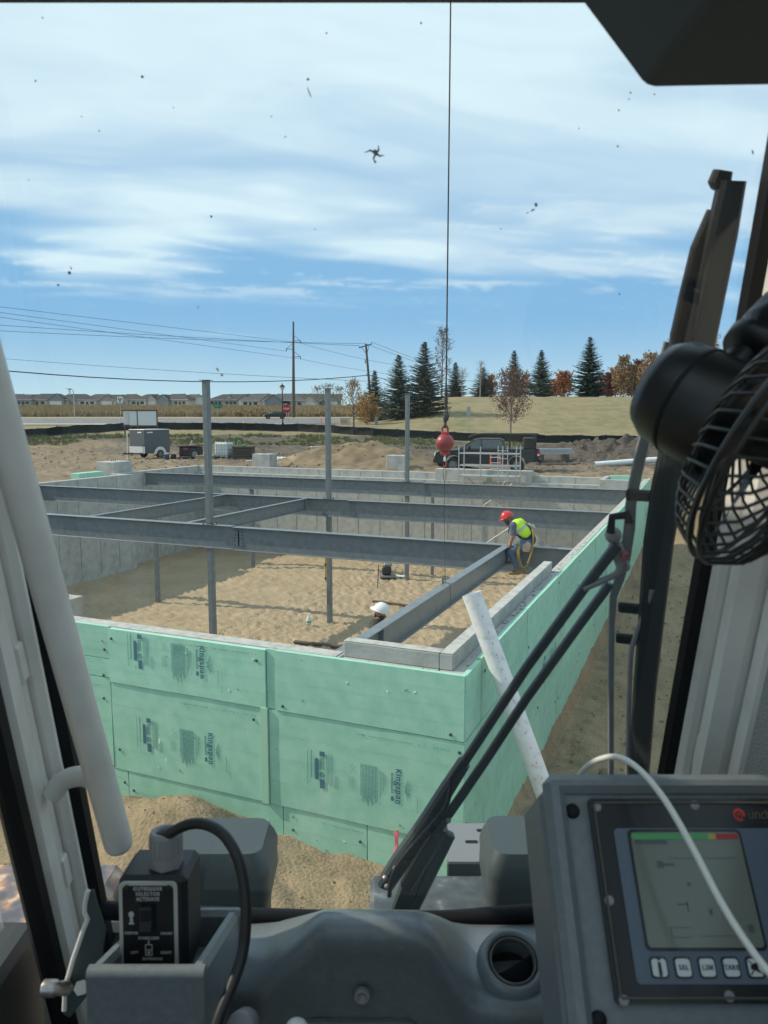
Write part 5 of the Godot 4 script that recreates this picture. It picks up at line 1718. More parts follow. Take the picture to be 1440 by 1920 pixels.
# ------------------------------------------------------------------ people
# bones: [from, to, radius at from, radius at to, linear colour]. One smooth skin over all of them (surface nets).
func skin(mb: MB, bones: Array, cell: float, blend: float) -> void:
	var lo := Vector3.ONE * 1e9
	var hi := -lo
	for b in bones:
		var r: float = maxf(b[2], b[3]) + blend + cell * 2.0
		for k in 2:
			lo = lo.min(b[k] - Vector3.ONE * r)
			hi = hi.max(b[k] + Vector3.ONE * r)
	var nx := int((hi.x - lo.x) / cell) + 2
	var ny := int((hi.y - lo.y) / cell) + 2
	var nz := int((hi.z - lo.z) / cell) + 2
	var f := PackedFloat32Array()
	f.resize(nx * ny * nz)
	f.fill(9.0)
	for b in bones:
		var a: Vector3 = b[0]
		var ab: Vector3 = b[1] - a
		var l2 := maxf(ab.length_squared(), 1e-9)
		var r0: float = b[2]
		var r1: float = b[3]
		var rr := maxf(r0, r1) + blend + cell * 2.0
		var p0: Vector3 = ((a.min(b[1]) - Vector3.ONE * rr - lo) / cell).floor()
		var p1: Vector3 = ((a.max(b[1]) + Vector3.ONE * rr - lo) / cell).ceil()
		for k in range(maxi(int(p0.z), 0), mini(int(p1.z) + 1, nz)):
			for j in range(maxi(int(p0.y), 0), mini(int(p1.y) + 1, ny)):
				for i in range(maxi(int(p0.x), 0), mini(int(p1.x) + 1, nx)):
					var q := lo + Vector3(i, j, k) * cell - a
					var t := clampf(q.dot(ab) / l2, 0.0, 1.0)
					var d := (q - ab * t).length() - lerpf(r0, r1, t)
					var n := (k * ny + j) * nx + i
					var g := f[n]
					var h := clampf(0.5 + 0.5 * (g - d) / blend, 0.0, 1.0)
					f[n] = lerpf(g, d, h) - blend * h * (1.0 - h)
	var at_cell := {}
	var pts := PackedVector3Array()
	var cols := PackedColorArray()
	var step := [1, nx, nx * ny]
	for k in nz - 1:
		for j in ny - 1:
			for i in nx - 1:
				var n := (k * ny + j) * nx + i
				var inside := 0
				for c in 8:
					if f[n + (c & 1) + ((c >> 1) & 1) * nx + ((c >> 2) & 1) * nx * ny] < 0.0: inside += 1
				if inside == 0 or inside == 8: continue
				var sum := Vector3.ZERO
				var cnt := 0
				for c in 8:
					for ax in 3:
						if (c >> ax) & 1: continue
						var m0: int = n + (c & 1) + ((c >> 1) & 1) * nx + ((c >> 2) & 1) * nx * ny
						var v0 := f[m0]
						var v1 := f[m0 + step[ax]]
						if (v0 < 0.0) == (v1 < 0.0): continue
						var e := Vector3(c & 1, (c >> 1) & 1, (c >> 2) & 1)
						e[ax] = v0 / (v0 - v1)
						sum += e
						cnt += 1
				at_cell[n] = pts.size()
				var p := lo + (Vector3(i, j, k) + sum / cnt) * cell
				pts.append(p)
				var best := 1e9
				var col := Color.WHITE
				for b in bones:
					var ab: Vector3 = b[1] - b[0]
					var t := clampf((p - b[0]).dot(ab) / maxf(ab.length_squared(), 1e-9), 0.0, 1.0)
					var d: float = (p - b[0] - ab * t).length() - lerpf(b[2], b[3], t)
					if d < best:
						best = d
						col = b[4]
				cols.append(col)
	var nrm := PackedVector3Array()
	nrm.resize(pts.size())
	var quads := []
	for n in at_cell:
		for ax in 3:
			var s1: int = step[(ax + 1) % 3]
			var s2: int = step[(ax + 2) % 3]
			var v0 := f[n]
			var v1 := f[n + step[ax]]
			if (v0 < 0.0) == (v1 < 0.0): continue
			if not (at_cell.has(n - s1) and at_cell.has(n - s2) and at_cell.has(n - s1 - s2)): continue
			var q := [at_cell[n - s1 - s2], at_cell[n - s2], at_cell[n], at_cell[n - s1]]
			if v0 > 0.0: q.reverse()
			quads.append(q)
			var nn := (pts[q[1]] - pts[q[0]]).cross(pts[q[3]] - pts[q[0]]) + (pts[q[3]] - pts[q[2]]).cross(pts[q[1]] - pts[q[2]])
			for w in q: nrm[w] += nn
	mb.coloured = true
	for q in quads:
		for w in [[0, 1, 2], [0, 2, 3]]:
			for z in [0, 2, 1]:
				mb.tint = cols[q[w[z]]]
				mb._add(pts[q[w[z]]], nrm[q[w[z]]].normalized())

func helmet(o: Node3D, p: Vector3, up: Vector3, face: Vector3, m: Material, brim_back := false) -> void:
	var z := face - up * face.dot(up)
	z = z.normalized()
	var bs := Basis(up.cross(z).normalized(), up, z)
	var mb := MB.new()
	var rows := []
	for i in 9:
		var a := PI / 2 * i / 8.0
		var row := PackedVector3Array()
		for j in 22:
			var t := TAU * j / 22.0
			row.append(p + bs * Vector3(0.122 * cos(a) * cos(t), 0.005 + 0.145 * sin(a), -0.150 * cos(a) * sin(t)))
		rows.append(row)
	mb.surf(rows, true)
	put(o, "helmet", mb, m)
	mb = MB.new()
	rows = []
	for i in 3:
		var row := PackedVector3Array()
		for j in 22:
			var t := TAU * j / 22.0
			var fr := -sin(t) if not brim_back else sin(t)
			var ext := 0.012 + 0.05 * clampf(fr * 1.4, 0.0, 1.0)
			var e: float = [0.0, 1.0, 0.0][i] * ext
			row.append(p + bs * Vector3((0.120 + e) * cos(t), [0.012, -0.004, -0.008][i], -(0.148 + e) * sin(t)))
		rows.append(row)
	mb.surf(rows, true, true)
	put(o, "brim", mb, m)

func head_bones(p: Vector3, up: Vector3, face: Vector3, skin_c: Color, beard: Color) -> Array:
	var z := (face - up * face.dot(up)).normalized()
	var x := up.cross(z)
	return [[p + up * 0.03 - z * 0.015, p + up * 0.045 + z * 0.01, 0.088, 0.086, skin_c], [p - up * 0.03 + z * 0.015, p - up * 0.075 + z * 0.04, 0.072, 0.05, beard],
		[p + z * 0.085 - up * 0.005, p + z * 0.108 - up * 0.03, 0.011, 0.015, skin_c], [p + z * 0.085 - up * 0.062 - x * 0.015, p + z * 0.085 - up * 0.062 + x * 0.015, 0.012, 0.012, Color(0.26, 0.10, 0.085)],
		[p + x * 0.082 - up * 0.012, p + x * 0.090 + up * 0.022, 0.014, 0.018, skin_c], [p - x * 0.082 - up * 0.012, p - x * 0.090 + up * 0.022, 0.014, 0.018, skin_c],
		[p - z * 0.05 - up * 0.02, p - z * 0.055 - up * 0.06, 0.06, 0.055, Color(0.02, 0.014, 0.011)]]

func hand_bones(w: Vector3, dir: Vector3, palm: Vector3, c: Color) -> Array:       # palm: the way the palm faces
	var x := dir.cross(palm).normalized()
	var o := [[w, w + dir * 0.075, 0.030, 0.034, c]]
	for k in 4:
		var b := w + dir * 0.085 + x * (-0.030 + 0.02 * k)
		var l: float = [0.060, 0.074, 0.070, 0.052][k]
		var mid := b + dir * l * 0.55 + palm * l * 0.25
		o.append([b, mid, 0.0105, 0.0095, c])
		o.append([mid, mid + dir * l * 0.2 + palm * l * 0.5, 0.0095, 0.008, c])
	var tb := w + dir * 0.03 - x * 0.03
	o.append([tb, tb + dir * 0.035 - x * 0.03 + palm * 0.01, 0.013, 0.011, c])
	o.append([tb + dir * 0.035 - x * 0.03 + palm * 0.01, tb + dir * 0.065 - x * 0.032 + palm * 0.03, 0.011, 0.009, c])
	return o

func make_workers() -> void:
	var flesh := Color(0.36, 0.19, 0.125)
	var dark_flesh := Color(0.20, 0.105, 0.07)
	# ---- bending worker on the near beam. Joints are read from the photograph, in the plane of the beam's near flange
	var zp := -9.0
	var j := func(zx: float, zy: float, dz := 0.0) -> Vector3:
		return on_z(920.0 + zx / 12.0, 940.0 + zy / 12.0, zp) + Vector3(0, 0, dz)
	var blue := Color(0.075, 0.095, 0.16)
	var jean := Color(0.085, 0.135, 0.22)
	var boot := Color(0.24, 0.165, 0.085)
	var o := thing("person", "worker in red helmet and yellow vest bending over the steel beam", "person", at(Vector3.ZERO))
	var neck: Vector3 = j.call(520, 430)
	var chest: Vector3 = j.call(640, 560)
	var waist: Vector3 = j.call(790, 740)
	var pel: Vector3 = j.call(860, 860)
	var sh_n: Vector3 = j.call(560, 520, 0.20)
	var sh_f: Vector3 = j.call(600, 500, -0.17)
	var elb: Vector3 = j.call(560, 760, 0.24)
	var wri: Vector3 = j.call(490, 925, 0.20)
	var elf: Vector3 = j.call(500, 760, -0.20)
	var wrf: Vector3 = j.call(440, 920, -0.05)
	var hip_n: Vector3 = j.call(830, 900, 0.10)
	var kn_n: Vector3 = j.call(470, 1120, 0.16)
	var an_n: Vector3 = j.call(625, 1490, 0.06)
	var hip_f: Vector3 = j.call(870, 890, -0.06)
	var kn_f: Vector3 = j.call(560, 1160, 0.02)
	var an_f: Vector3 = j.call(690, 1480, -0.02)
	var head: Vector3 = j.call(395, 410)
	var hup := (Vector3(-0.38, 0.90, 0.05)).normalized()
	var hface := (Vector3(-0.78, -0.55, 0.42)).normalized()
	var bones := [[chest + Vector3(-0.02, 0.02, 0.08), waist + Vector3(0, 0, 0.05), 0.135, 0.125, blue], [chest + Vector3(-0.02, 0.02, -0.07), waist + Vector3(0, 0, -0.04), 0.135, 0.125, blue], [neck, chest, 0.07, 0.12, blue],
		[waist, pel, 0.15, 0.155, Color(0.06, 0.065, 0.075)], [sh_n, chest, 0.085, 0.10, blue], [sh_f, chest, 0.085, 0.10, blue],
		[sh_n, sh_n.lerp(elb, 0.72), 0.078, 0.066, blue], [sh_n.lerp(elb, 0.72), elb, 0.052, 0.047, flesh], [elb, wri, 0.047, 0.030, flesh],
		[sh_f, sh_f.lerp(elf, 0.7), 0.078, 0.066, blue], [sh_f.lerp(elf, 0.7), elf, 0.052, 0.047, flesh], [elf, wrf, 0.046, 0.030, flesh],
		[hip_n, kn_n, 0.105, 0.075, jean], [kn_n, an_n, 0.072, 0.055, jean], [hip_f, kn_f, 0.105, 0.075, jean], [kn_f, an_f, 0.072, 0.055, jean], [pel, hip_n, 0.14, 0.11, jean], [pel, hip_f, 0.14, 0.11, jean],
		[an_n, an_n + Vector3(0.02, -0.09, 0), 0.05, 0.045, boot], [an_n + Vector3(0.03, -0.11, 0), an_n + Vector3(-0.17, -0.125, 0.02), 0.045, 0.042, boot],
		[an_f, an_f + Vector3(0.02, -0.09, 0), 0.05, 0.045, boot], [an_f + Vector3(0.03, -0.11, 0), an_f + Vector3(-0.15, -0.12, 0), 0.045, 0.042, boot],
		[head - hup * 0.05, neck, 0.055, 0.062, flesh]]
	var mb := MB.new()
	skin(mb, bones, 0.02, 0.03)
	skin(mb, head_bones(head, hup, hface, dark_flesh, Color(0.05, 0.035, 0.03)), 0.008, 0.014)
	skin(mb, hand_bones(wri, (wri - elb).normalized(), Vector3(0.2, -0.2, -0.95).normalized(), flesh), 0.006, 0.008)
	skin(mb, hand_bones(wrf, (wrf - elf).normalized(), Vector3(0.2, -0.2, 0.95).normalized(), flesh), 0.006, 0.008)
	put(o, "figure", mb, M.body)
	helmet(o, head + hup * 0.055, hup, hface, M.helmet_red)
	var gl := MB.new()
	var hx := hup.cross(hface).normalized()
	var hz := (hface - hup * hface.dot(hup)).normalized()
	for s in [-1.0, 1.0]: gl.box(head + hz * 0.092 + hx * s * 0.033 + hup * 0.012, Vector3(0.05, 0.032, 0.012), Basis(hx, hup, hz), 0.008)
	put(o, "glasses", gl, M.lens_grey)
	# vest: a looser skin round the trunk; the broad band and the lower edge are separate cloths
	var yel := Color(0.50, 0.80, 0.03)
	var grey := Color(0.40, 0.43, 0.42)
	mb = MB.new()
	var c0 := chest + Vector3(-0.02, 0.02, 0)
	var vb := []
	for s in [0.085, -0.075]:
		var p0 := c0 + Vector3(0, 0, s)
		var p1 := waist + Vector3(-0.01, 0.02, s * 0.7)
		vb.append([p0, p0.lerp(p1, 0.36), 0.152, 0.150, yel])
		vb.append([p0.lerp(p1, 0.40), p0.lerp(p1, 0.55), 0.151, 0.150, grey])
		vb.append([p0.lerp(p1, 0.60), p1, 0.150, 0.142, yel])
	vb.append([sh_n.lerp(chest, 0.45) + Vector3(0.01, 0.02, 0), chest, 0.10, 0.13, yel])
	vb.append([sh_f.lerp(chest, 0.45) + Vector3(0.01, 0.02, 0), chest, 0.10, 0.13, yel])
	skin(mb, vb, 0.016, 0.03)
	put(o, "vest", mb, M.body)
	# harness webbing
	mb = MB.new()
	mb.tube([j.call(500, 470, 0.12), j.call(590, 420, 0.10), j.call(700, 440, 0.06), j.call(860, 550, 0.03), j.call(950, 660, 0.06)], 0.017, 6)
	mb.tube([j.call(460, 480, 0.16), j.call(455, 600, 0.17), j.call(440, 690, 0.17)], 0.012, 6)
	mb.tube([j.call(640, 720, 0.19), j.call(720, 790, 0.20), j.call(860, 830, 0.18), j.call(960, 760, 0.10)], 0.026, 6)
	put(o, "harness_strap", mb, M.web_black)
	mb = MB.new()
	mb.tube([j.call(960, 610, 0.12), j.call(1000, 690, 0.16), j.call(995, 860, 0.17), j.call(975, 1050, 0.19), j.call(930, 1230, 0.2), j.call(860, 1400, 0.2), j.call(780, 1465, 0.2), j.call(710, 1420, 0.2), j.call(660, 1260, 0.2), j.call(645, 1080, 0.2), j.call(640, 930, 0.2)], 0.021, 7)
	mb.tube([j.call(690, 930, 0.2), j.call(680, 1100, 0.21), j.call(690, 1260, 0.21), j.call(730, 1400, 0.21), j.call(790, 1465, 0.21)], 0.019, 7)
	put(o, "lanyard", mb, M.harness)
	mb = MB.new()
	var rows := []
	for i in 8:
		var row := PackedVector3Array()
		for k in 14:
			var a := TAU * k / 14.0
			var u := i / 7.0
			var r := 0.115 * sin(PI * clampf(0.22 + 0.72 * u, 0.0, 0.97)) + 0.008 * sin(a * 4.0)
			row.append(j.call(845, 1105 - 280 * u, 0.17) + Vector3(cos(a) * r, 0, -sin(a) * r * 0.55))
		rows.append(row)
	mb.surf(rows, true)
	put(o, "tool_pouch", mb, M.canvas)
	mb = MB.new()
	for k in 4: mb.tube([j.call(850 + k * 35, 540 + k * 10, 0.05), j.call(870 + k * 40, 480 + k * 14, 0.06), j.call(905 + k * 36, 530 + k * 20, 0.08)], 0.007, 5)
	mb.tube([j.call(640, 900, 0.21), j.call(690, 860, 0.22), j.call(700, 900, 0.22), j.call(650, 940, 0.22)], 0.012, 6)
	mb.tube([j.call(590, 920, 0.21), j.call(620, 950, 0.22), j.call(600, 1000, 0.22), j.call(570, 960, 0.21), j.call(590, 920, 0.21)], 0.009, 6)
	mb.tube([j.call(1040, 850, 0.05), j.call(1090, 880, 0.05), j.call(1070, 950, 0.05)], 0.014, 6)
	put(o, "carabiner", mb, M.galvanised)
	# ---- worker down on the sand, facing right
	var hp := high(711, 1150, 13.0)
	var stool := hp.y - 1.63
	var f2 := (rgt * 0.90 - fwd * 0.35).normalized()
	var side := Vector3.UP.cross(f2)
	o = thing("person", "bearded worker in white helmet, head and shoulder showing behind the hanging beam", "person", at(Vector3(hp.x, stool, hp.z)))
	var olive := Color(0.045, 0.045, 0.035)
	var hd := Vector3(0, 1.63, 0) + f2 * 0.03
	var up2 := (Vector3.UP - f2 * 0.12).normalized() if false else (Vector3.UP + f2 * 0.28).normalized()
	var fc := (f2 - Vector3.UP * 0.35).normalized()
	bones = [[Vector3(0, 1.42, 0) - side * 0.06 - f2 * 0.04, Vector3(0, 1.0, 0) - side * 0.05, 0.125, 0.12, olive], [Vector3(0, 1.42, 0) + side * 0.06 - f2 * 0.04, Vector3(0, 1.0, 0) + side * 0.05, 0.125, 0.12, olive],
		[hd - up2 * 0.06 - f2 * 0.01, Vector3(0, 1.44, 0) - f2 * 0.05, 0.058, 0.068, flesh], [Vector3(0, 1.0, 0), Vector3(0, 0.92, 0), 0.15, 0.15, jean]]
	for s in [-1.0, 1.0]:
		var sh: Vector3 = Vector3(0, 1.40, 0) + side * s * 0.19 - f2 * 0.03
		var el: Vector3 = sh + Vector3(0, -0.28, 0) + side * s * 0.05 - f2 * 0.02
		var wr: Vector3 = el + Vector3(0, -0.12, 0) + f2 * 0.22
		bones.append_array([[sh, Vector3(0, 1.38, 0) - f2 * 0.03, 0.075, 0.10, olive], [sh, el, 0.07, 0.052, olive], [el, wr, 0.046, 0.03, flesh]])
		var hp2: Vector3 = Vector3(0, 0.90, 0) + side * s * 0.10
		bones.append_array([[hp2, hp2 + Vector3(0, -0.42, 0) + f2 * 0.03, 0.10, 0.072, jean], [hp2 + Vector3(0, -0.42, 0) + f2 * 0.03, hp2 + Vector3(0, -0.82, 0) - f2 * 0.02, 0.07, 0.05, jean],
			[hp2 + Vector3(0, -0.82, 0) - f2 * 0.03, hp2 + Vector3(0, -0.85, 0) + f2 * 0.15, 0.05, 0.042, boot]])
	mb = MB.new()
	skin(mb, bones, 0.022, 0.035)
	skin(mb, head_bones(hd, up2, fc, flesh, Color(0.055, 0.032, 0.022)), 0.008, 0.014)
	for s in [-1.0, 1.0]:
		var wr: Vector3 = Vector3(0, 1.0, 0) + side * s * 0.24 + f2 * 0.17
		skin(mb, hand_bones(wr, (f2 - Vector3.UP * 0.4).normalized(), -side * s, flesh), 0.007, 0.008)
	put(o, "figure", mb, M.body)
	helmet(o, hd + up2 * 0.055, up2, fc, M.helmet_white, true)
	# the trestle he stands on
	var tr := thing("work_trestle", "plain trestle under the worker in the white helmet", "trestle", at(Vector3(hp.x, FLOOR - 0.1, hp.z), YAW + 0.4))
	var hh := stool - FLOOR + 0.1
	mb = MB.new(); mb.box(Vector3(0, hh - 0.02, 0), Vector3(0.7, 0.04, 0.5), Basis.IDENTITY, 0.005); put(tr, "platform", mb, M.wood)
	for sx in [-1.0, 1.0]:
		for sz in [-1.0, 1.0]:
			mb = MB.new(); mb.bar(Vector3(sx * 0.42, 0, sz * 0.32), Vector3(sx * 0.3, hh - 0.04, sz * 0.2), 0.06, 0.04, Vector3(1, 0, 0)); put(tr, "leg", mb, M.wood)

# ------------------------------------------------------------------ street and houses
func pole_sign(called: String, label: String, cat: String, px: float, s: float, h: float, r := 0.035) -> Node3D:
	var t := thing(called, label, cat, stand(px, s))
	var m := MB.new()
	m.cyl(Vector3(0, -0.3, 0), Vector3(0, h, 0), r, -1.0, 8)
	put(t, "post", m, M.galvanised)
	return t

func house(px: float, s: float, w: float, label: String, wall: int, roof: int, style: int, turn := 0.0) -> void:
	var t := thing("house", label, "house", stand(px, s, turn), "single storey houses across the field")
	var d := 9.0
	var h := 2.9
	var rh := 1.9 + 0.045 * w
	var m := MB.new()
	m.box(Vector3(0, h / 2, -d / 2), Vector3(w, h, d))
	put(t, "wall", m, M["siding%d" % wall])
	m = MB.new()
	var e := 0.55
	var A := Vector3(-w / 2 - e, h, e)
	var B := Vector3(w / 2 + e, h, e)
	var C := Vector3(w / 2 + e, h, -d - e)
	var D := Vector3(-w / 2 - e, h, -d - e)
	var R0 := Vector3(-w / 2 + d * 0.5, h + rh, -d / 2)
	var R1 := Vector3(w / 2 - d * 0.5, h + rh, -d / 2)
	if style == 1:
		R0.x = -w / 2 - e; R1.x = w / 2 + e
	m.quad(A, B, R1, R0); m.quad(C, D, R0, R1); m.tri(B, C, R1); m.tri(D, A, R0)
	m.quad(D, C, B, A)
	var rf := put(t, "roof", m, M["shingle%d" % roof])
	m = MB.new()
	m.box(Vector3(0, h - 0.06, e + 0.02), Vector3(w + 2 * e, 0.2, 0.05))
	put(rf, "fascia", m, M.trim)
	m = MB.new(); m.cyl(Vector3(w * 0.1, h + rh * 0.5, -d * 0.75), Vector3(w * 0.1, h + rh + 0.3, -d * 0.75), 0.12, -1.0, 6)
	put(rf, "vent_pipe", m, M.bolt)
	# gabled wing towards the street
	var gx := (0.24 if style != 2 else -0.24) * w
	var gw := w * 0.40
	m = MB.new()
	m.box(Vector3(gx, h / 2, 0.9), Vector3(gw, h, 1.8))
	var gh := gw * 0.36
	m.tri(Vector3(gx - gw / 2, h, 1.8), Vector3(gx + gw / 2, h, 1.8), Vector3(gx, h + gh, 1.8))
	put(t, "gable_wall", m, M["siding%d" % ((wall + (2 if style != 1 else 1)) % 5)])
	m = MB.new()
	for sg in [-1.0, 1.0]:
		var p0 := Vector3(gx + sg * (gw / 2 + 0.4), h - 0.25, 2.15)
		var p1 := Vector3(gx, h + gh + 0.1, 2.15)
		var bk := Vector3(0, 0, -5.2)
		if sg < 0: m.quad(p0, p1, p1 + bk, p0 + bk)
		else: m.quad(p1, p0, p0 + bk, p1 + bk)
	put(t, "gable_roof", m, M["shingle%d" % roof])
	m = MB.new()
	for sg in [-1.0, 1.0]: m.bar(Vector3(gx + sg * (gw / 2 + 0.38), h - 0.28, 2.17), Vector3(gx, h + gh + 0.06, 2.17), 0.05, 0.2, Vector3(0, 0, 1))
	put(t, "barge_board", m, M.trim)
	m = MB.new(); m.box(Vector3(gx, 1.12, 1.82), Vector3(gw * 0.72, 2.15, 0.06), Basis.IDENTITY, 0.02)
	var gd := put(t, "garage_door", m, M.trim if style != 2 else M.siding2)
	for k in 3:
		m = MB.new(); m.box(Vector3(gx, 0.6 + k * 0.54, 1.855), Vector3(gw * 0.7, 0.03, 0.01)); put(gd, "panel_groove", m, M.joint)
	var wx := [-0.38, -0.12] if style != 2 else [0.12, 0.38]
	for k in 2:
		m = MB.new(); m.box(Vector3(wx[k] * w, 1.65, 0.03), Vector3(1.7, 1.35, 0.08)); var f := put(t, "window", m, M.trim)
		m = MB.new(); m.box(Vector3(wx[k] * w, 1.65, 0.075), Vector3(1.5, 1.15, 0.02)); put(f, "pane", m, M.pane)
	m = MB.new(); m.box(Vector3((wx[0] + wx[1]) * 0.5 * w, 1.05, 0.03), Vector3(1.0, 2.1, 0.08)); put(t, "door", m, M.wood_dark)

func wire(a: Vector3, b: Vector3, sag: float, r: float, label: String) -> void:
	var m := MB.new()
	var p := []
	for k in 17:
		var u := k / 16.0
		p.append(a.lerp(b, u) - Vector3(0, sag * 4.0 * u * (1.0 - u), 0) - a)
	m.tube(p, r, 5, false)
	tag(put(self, "overhead_wire", m, M.wire, at(a)), label, "wire", "overhead wires")

func high(px: float, py: float, s: float) -> Vector3:        # a point seen at that place, s metres ahead
	var r := ray(px, py)
	return EYE + r * (s / r.dot(fwd))

func make_background() -> void:
	rng.seed = 71
	var H := [
		[20, 322, 12, "leftmost small house, grey front with a gable", 2, 0, 0], [40, 318, 13, "small grey gabled house second from the left", 3, 0, 2], [66, 330, 14, "low dark roofed house between the small grey house and the wide cream one", 1, 1, 1],
		[100, 322, 17, "wide cream house with large hip roof and grey gable", 0, 0, 0], [156, 326, 15, "cream house with round gable window under the lattice mast", 4, 0, 2], [196, 328, 15, "tan house with dark garage under a tall hip roof", 1, 1, 0],
		[228, 334, 12, "low house behind the lane arrow sign", 0, 0, 1], [252, 322, 13, "pale house behind the brown notice board", 4, 1, 2], [282, 326, 14, "dark roofed house right of the notice board", 3, 0, 0], [330, 322, 15, "cream house with long hip roof left of the nearest tall column", 0, 0, 2],
		[368, 326, 13, "house with two pale gables just left of the nearest tall column", 2, 2, 0], [424, 326, 13, "grey house just right of the green street sign", 3, 0, 0], [452, 322, 14, "grey hip roofed house left of the road car", 2, 0, 1],
		[492, 290, 15, "pale grey house with white gable above the road car", 4, 2, 0], [536, 284, 15, "cream house behind the stop sign", 0, 2, 2], [566, 286, 14, "tan roofed house with a white gable end right of the power pole", 4, 1, 1], [610, 300, 13, "low dark house partly behind bare trees", 2, 0, 1]]
	for a in H: house(a[0], a[1], a[2], a[3], a[4], a[5], a[6], rng.randf_range(-0.35, 0.35))
	# --- power poles
	var b0 := far_at(553, 165.0)
	var t := thing("power_pole", "tall wooden transmission pole with three bracket arms", "power pole", at(b0))
	var m := MB.new()
	var top := high(550, 603, 165.0) - b0
	m.cyl(Vector3(0, -0.5, 0), top, 0.42, 0.17, 10)
	put(t, "pole_shaft", m, M.pole_wood)
	var tips := []
	for a in [[1.0, 0.20], [-1.0, 0.285], [1.0, 0.365]]:
		var p: Vector3 = top * (1.0 - a[1])
		var q: Vector3 = p + rgt * a[0] * 1.5 + Vector3(0, 0.1, 0)
		m = MB.new()
		m.tube([p, q], 0.07, 6); m.tube([p + Vector3(0, 1.2, 0), q], 0.05, 6)
		var ar := put(t, "bracket_arm", m, M.pole_wood)
		m = MB.new(); m.lathe(q - Vector3(0, 0.5, 0), Vector3.UP, [[0.02, 0.0], [0.12, 0.05], [0.07, 0.15], [0.12, 0.2], [0.07, 0.3], [0.12, 0.35], [0.02, 0.5]], 8)
		put(ar, "insulator", m, M.bolt)
		tips.append(b0 + q - Vector3(0, 0.5, 0))
	var b1 := far_at(699, 122.0)
	t = thing("power_pole", "leaning wooden pole with a cross arm behind the spruces", "power pole", at(b1))
	top = high(686, 645, 122.0) - b1
	m = MB.new(); m.cyl(Vector3(0, -0.5, 0), top, 0.24, 0.16, 10)
	put(t, "pole_shaft", m, M.pole_wood)
	m = MB.new()
	var ca: Vector3 = high(673, 652, 122.0) - b1
	var cb: Vector3 = high(697, 645, 122.0) - b1
	m.bar(ca, cb, 0.14, 0.16)
	m.tube([top * 0.86, ca.lerp(cb, 0.2)], 0.04, 5); m.tube([top * 0.86, ca.lerp(cb, 0.8)], 0.04, 5)
	put(t, "cross_arm", m, M.pole_wood)
	for k in 3:
		m = MB.new(); var ip: Vector3 = ca.lerp(cb, [0.03, 0.55, 0.97][k]); m.cyl(ip, ip + Vector3(0, 0.3, 0), 0.06, 0.03, 6); put(t, "insulator", m, M.bolt)
	m = MB.new(); m.cyl(top * 0.80 - rgt * 0.3, top * 0.80 - rgt * 0.3 - Vector3(0, 0.6, 0), 0.07, -1.0, 8); m.cyl(top * 0.62 - rgt * 0.28, top * 0.62 - rgt * 0.28 - Vector3(0, 0.3, 0), 0.05, -1.0, 8)
	put(t, "fuse_cutout", m, M.bolt)
	var W := [[high(-250, 545, 95), tips[0], 0.0, "upper wire rising to the top bracket of the transmission pole"], [high(-250, 552, 96), tips[1], 0.0, "wire to the left bracket of the transmission pole"], [high(-250, 560, 95), tips[2], 0.0, "wire to the lower right bracket of the transmission pole"],
		[high(-250, 591, 100), b1 + ca.lerp(cb, 0.03) + Vector3(0, 0.3, 0), 0.3, "wire to the left end of the leaning pole's cross arm"], [high(-250, 606, 100), b1 + ca.lerp(cb, 0.55) + Vector3(0, 0.3, 0), 0.4, "wire to the middle of the leaning pole's cross arm"],
		[high(-250, 650, 130), b1 + top * 0.52, 0.5, "faint low wire to the leaning pole"],
		[tips[0], high(880, 700, 150), 1.0, "wire from the transmission pole falling right behind the spruces, upper"], [tips[2], high(900, 715, 150), 0.8, "wire from the transmission pole falling right behind the spruces, lower"],
		[b1 + cb + Vector3(0, 0.3, 0), high(880, 704, 150), 0.3, "wire from the cross arm's right end falling right"], [b1 + ca.lerp(cb, 0.55) + Vector3(0, 0.3, 0), high(880, 708, 150), 0.3, "wire from the cross arm's middle falling right"]]
	for a in W: wire(a[0], a[1], a[2], 0.028, a[3])
	var low: Vector3 = b1 + top * 0.60
	wire(high(-250, 668, 70), low, 1.6, 0.06, "thick dark cable sagging across the left of the sky")
	wire(low, high(860, 735, 150), 0.3, 0.05, "thick dark cable going right from the leaning pole")
	# lattice mast far away
	b0 = far_at(142, 420.0)
	t = thing("lattice_mast", "thin lattice mast rising behind the cream house", "mast", at(b0))
	m = MB.new()
	var hm: float = (high(142, 728, 420.0) - b0).y
	for k in 3: m.cyl(Vector3(cos(k * 2.1) * 0.7, 0, sin(k * 2.1) * 0.7), Vector3(cos(k * 2.1) * 0.4, hm, sin(k * 2.1) * 0.4), 0.14, -1.0, 5)
	for k in 9: m.bar(Vector3(-0.55, hm * k / 9.0, 0), Vector3(0.55, hm * (k + 1) / 9.0, 0), 0.1, 0.1)
	put(t, "lattice", m, M.galvanised)
	m = MB.new(); m.cyl(Vector3(0, hm - 0.8, 0), Vector3(0, hm, 0), 0.8, -1.0, 8); put(t, "antenna_head", m, M.galvanised)
	# --- street lamp
	t = thing("street_lamp", "black post-top street lamp beside the stop sign", "street lamp", stand(533, 96.0))
	m = MB.new(); m.lathe(Vector3.ZERO, Vector3.UP, [[0.16, -0.2], [0.16, 0.5], [0.08, 0.7], [0.055, 4.3], [0.09, 4.4], [0.05, 4.6]], 10); put(t, "lamp_post", m, M.sign_black)
	m = MB.new(); m.lathe(Vector3(0, 4.6, 0), Vector3.UP, [[0.12, 0.0], [0.24, 0.45], [0.2, 0.46], [0.0, 0.46]], 10); put(t, "lantern", m, M.lamp_clear)
	m = MB.new(); m.lathe(Vector3(0, 5.05, 0), Vector3.UP, [[0.38, 0.0], [0.28, 0.15], [0.1, 0.25], [0.03, 0.45]], 10)
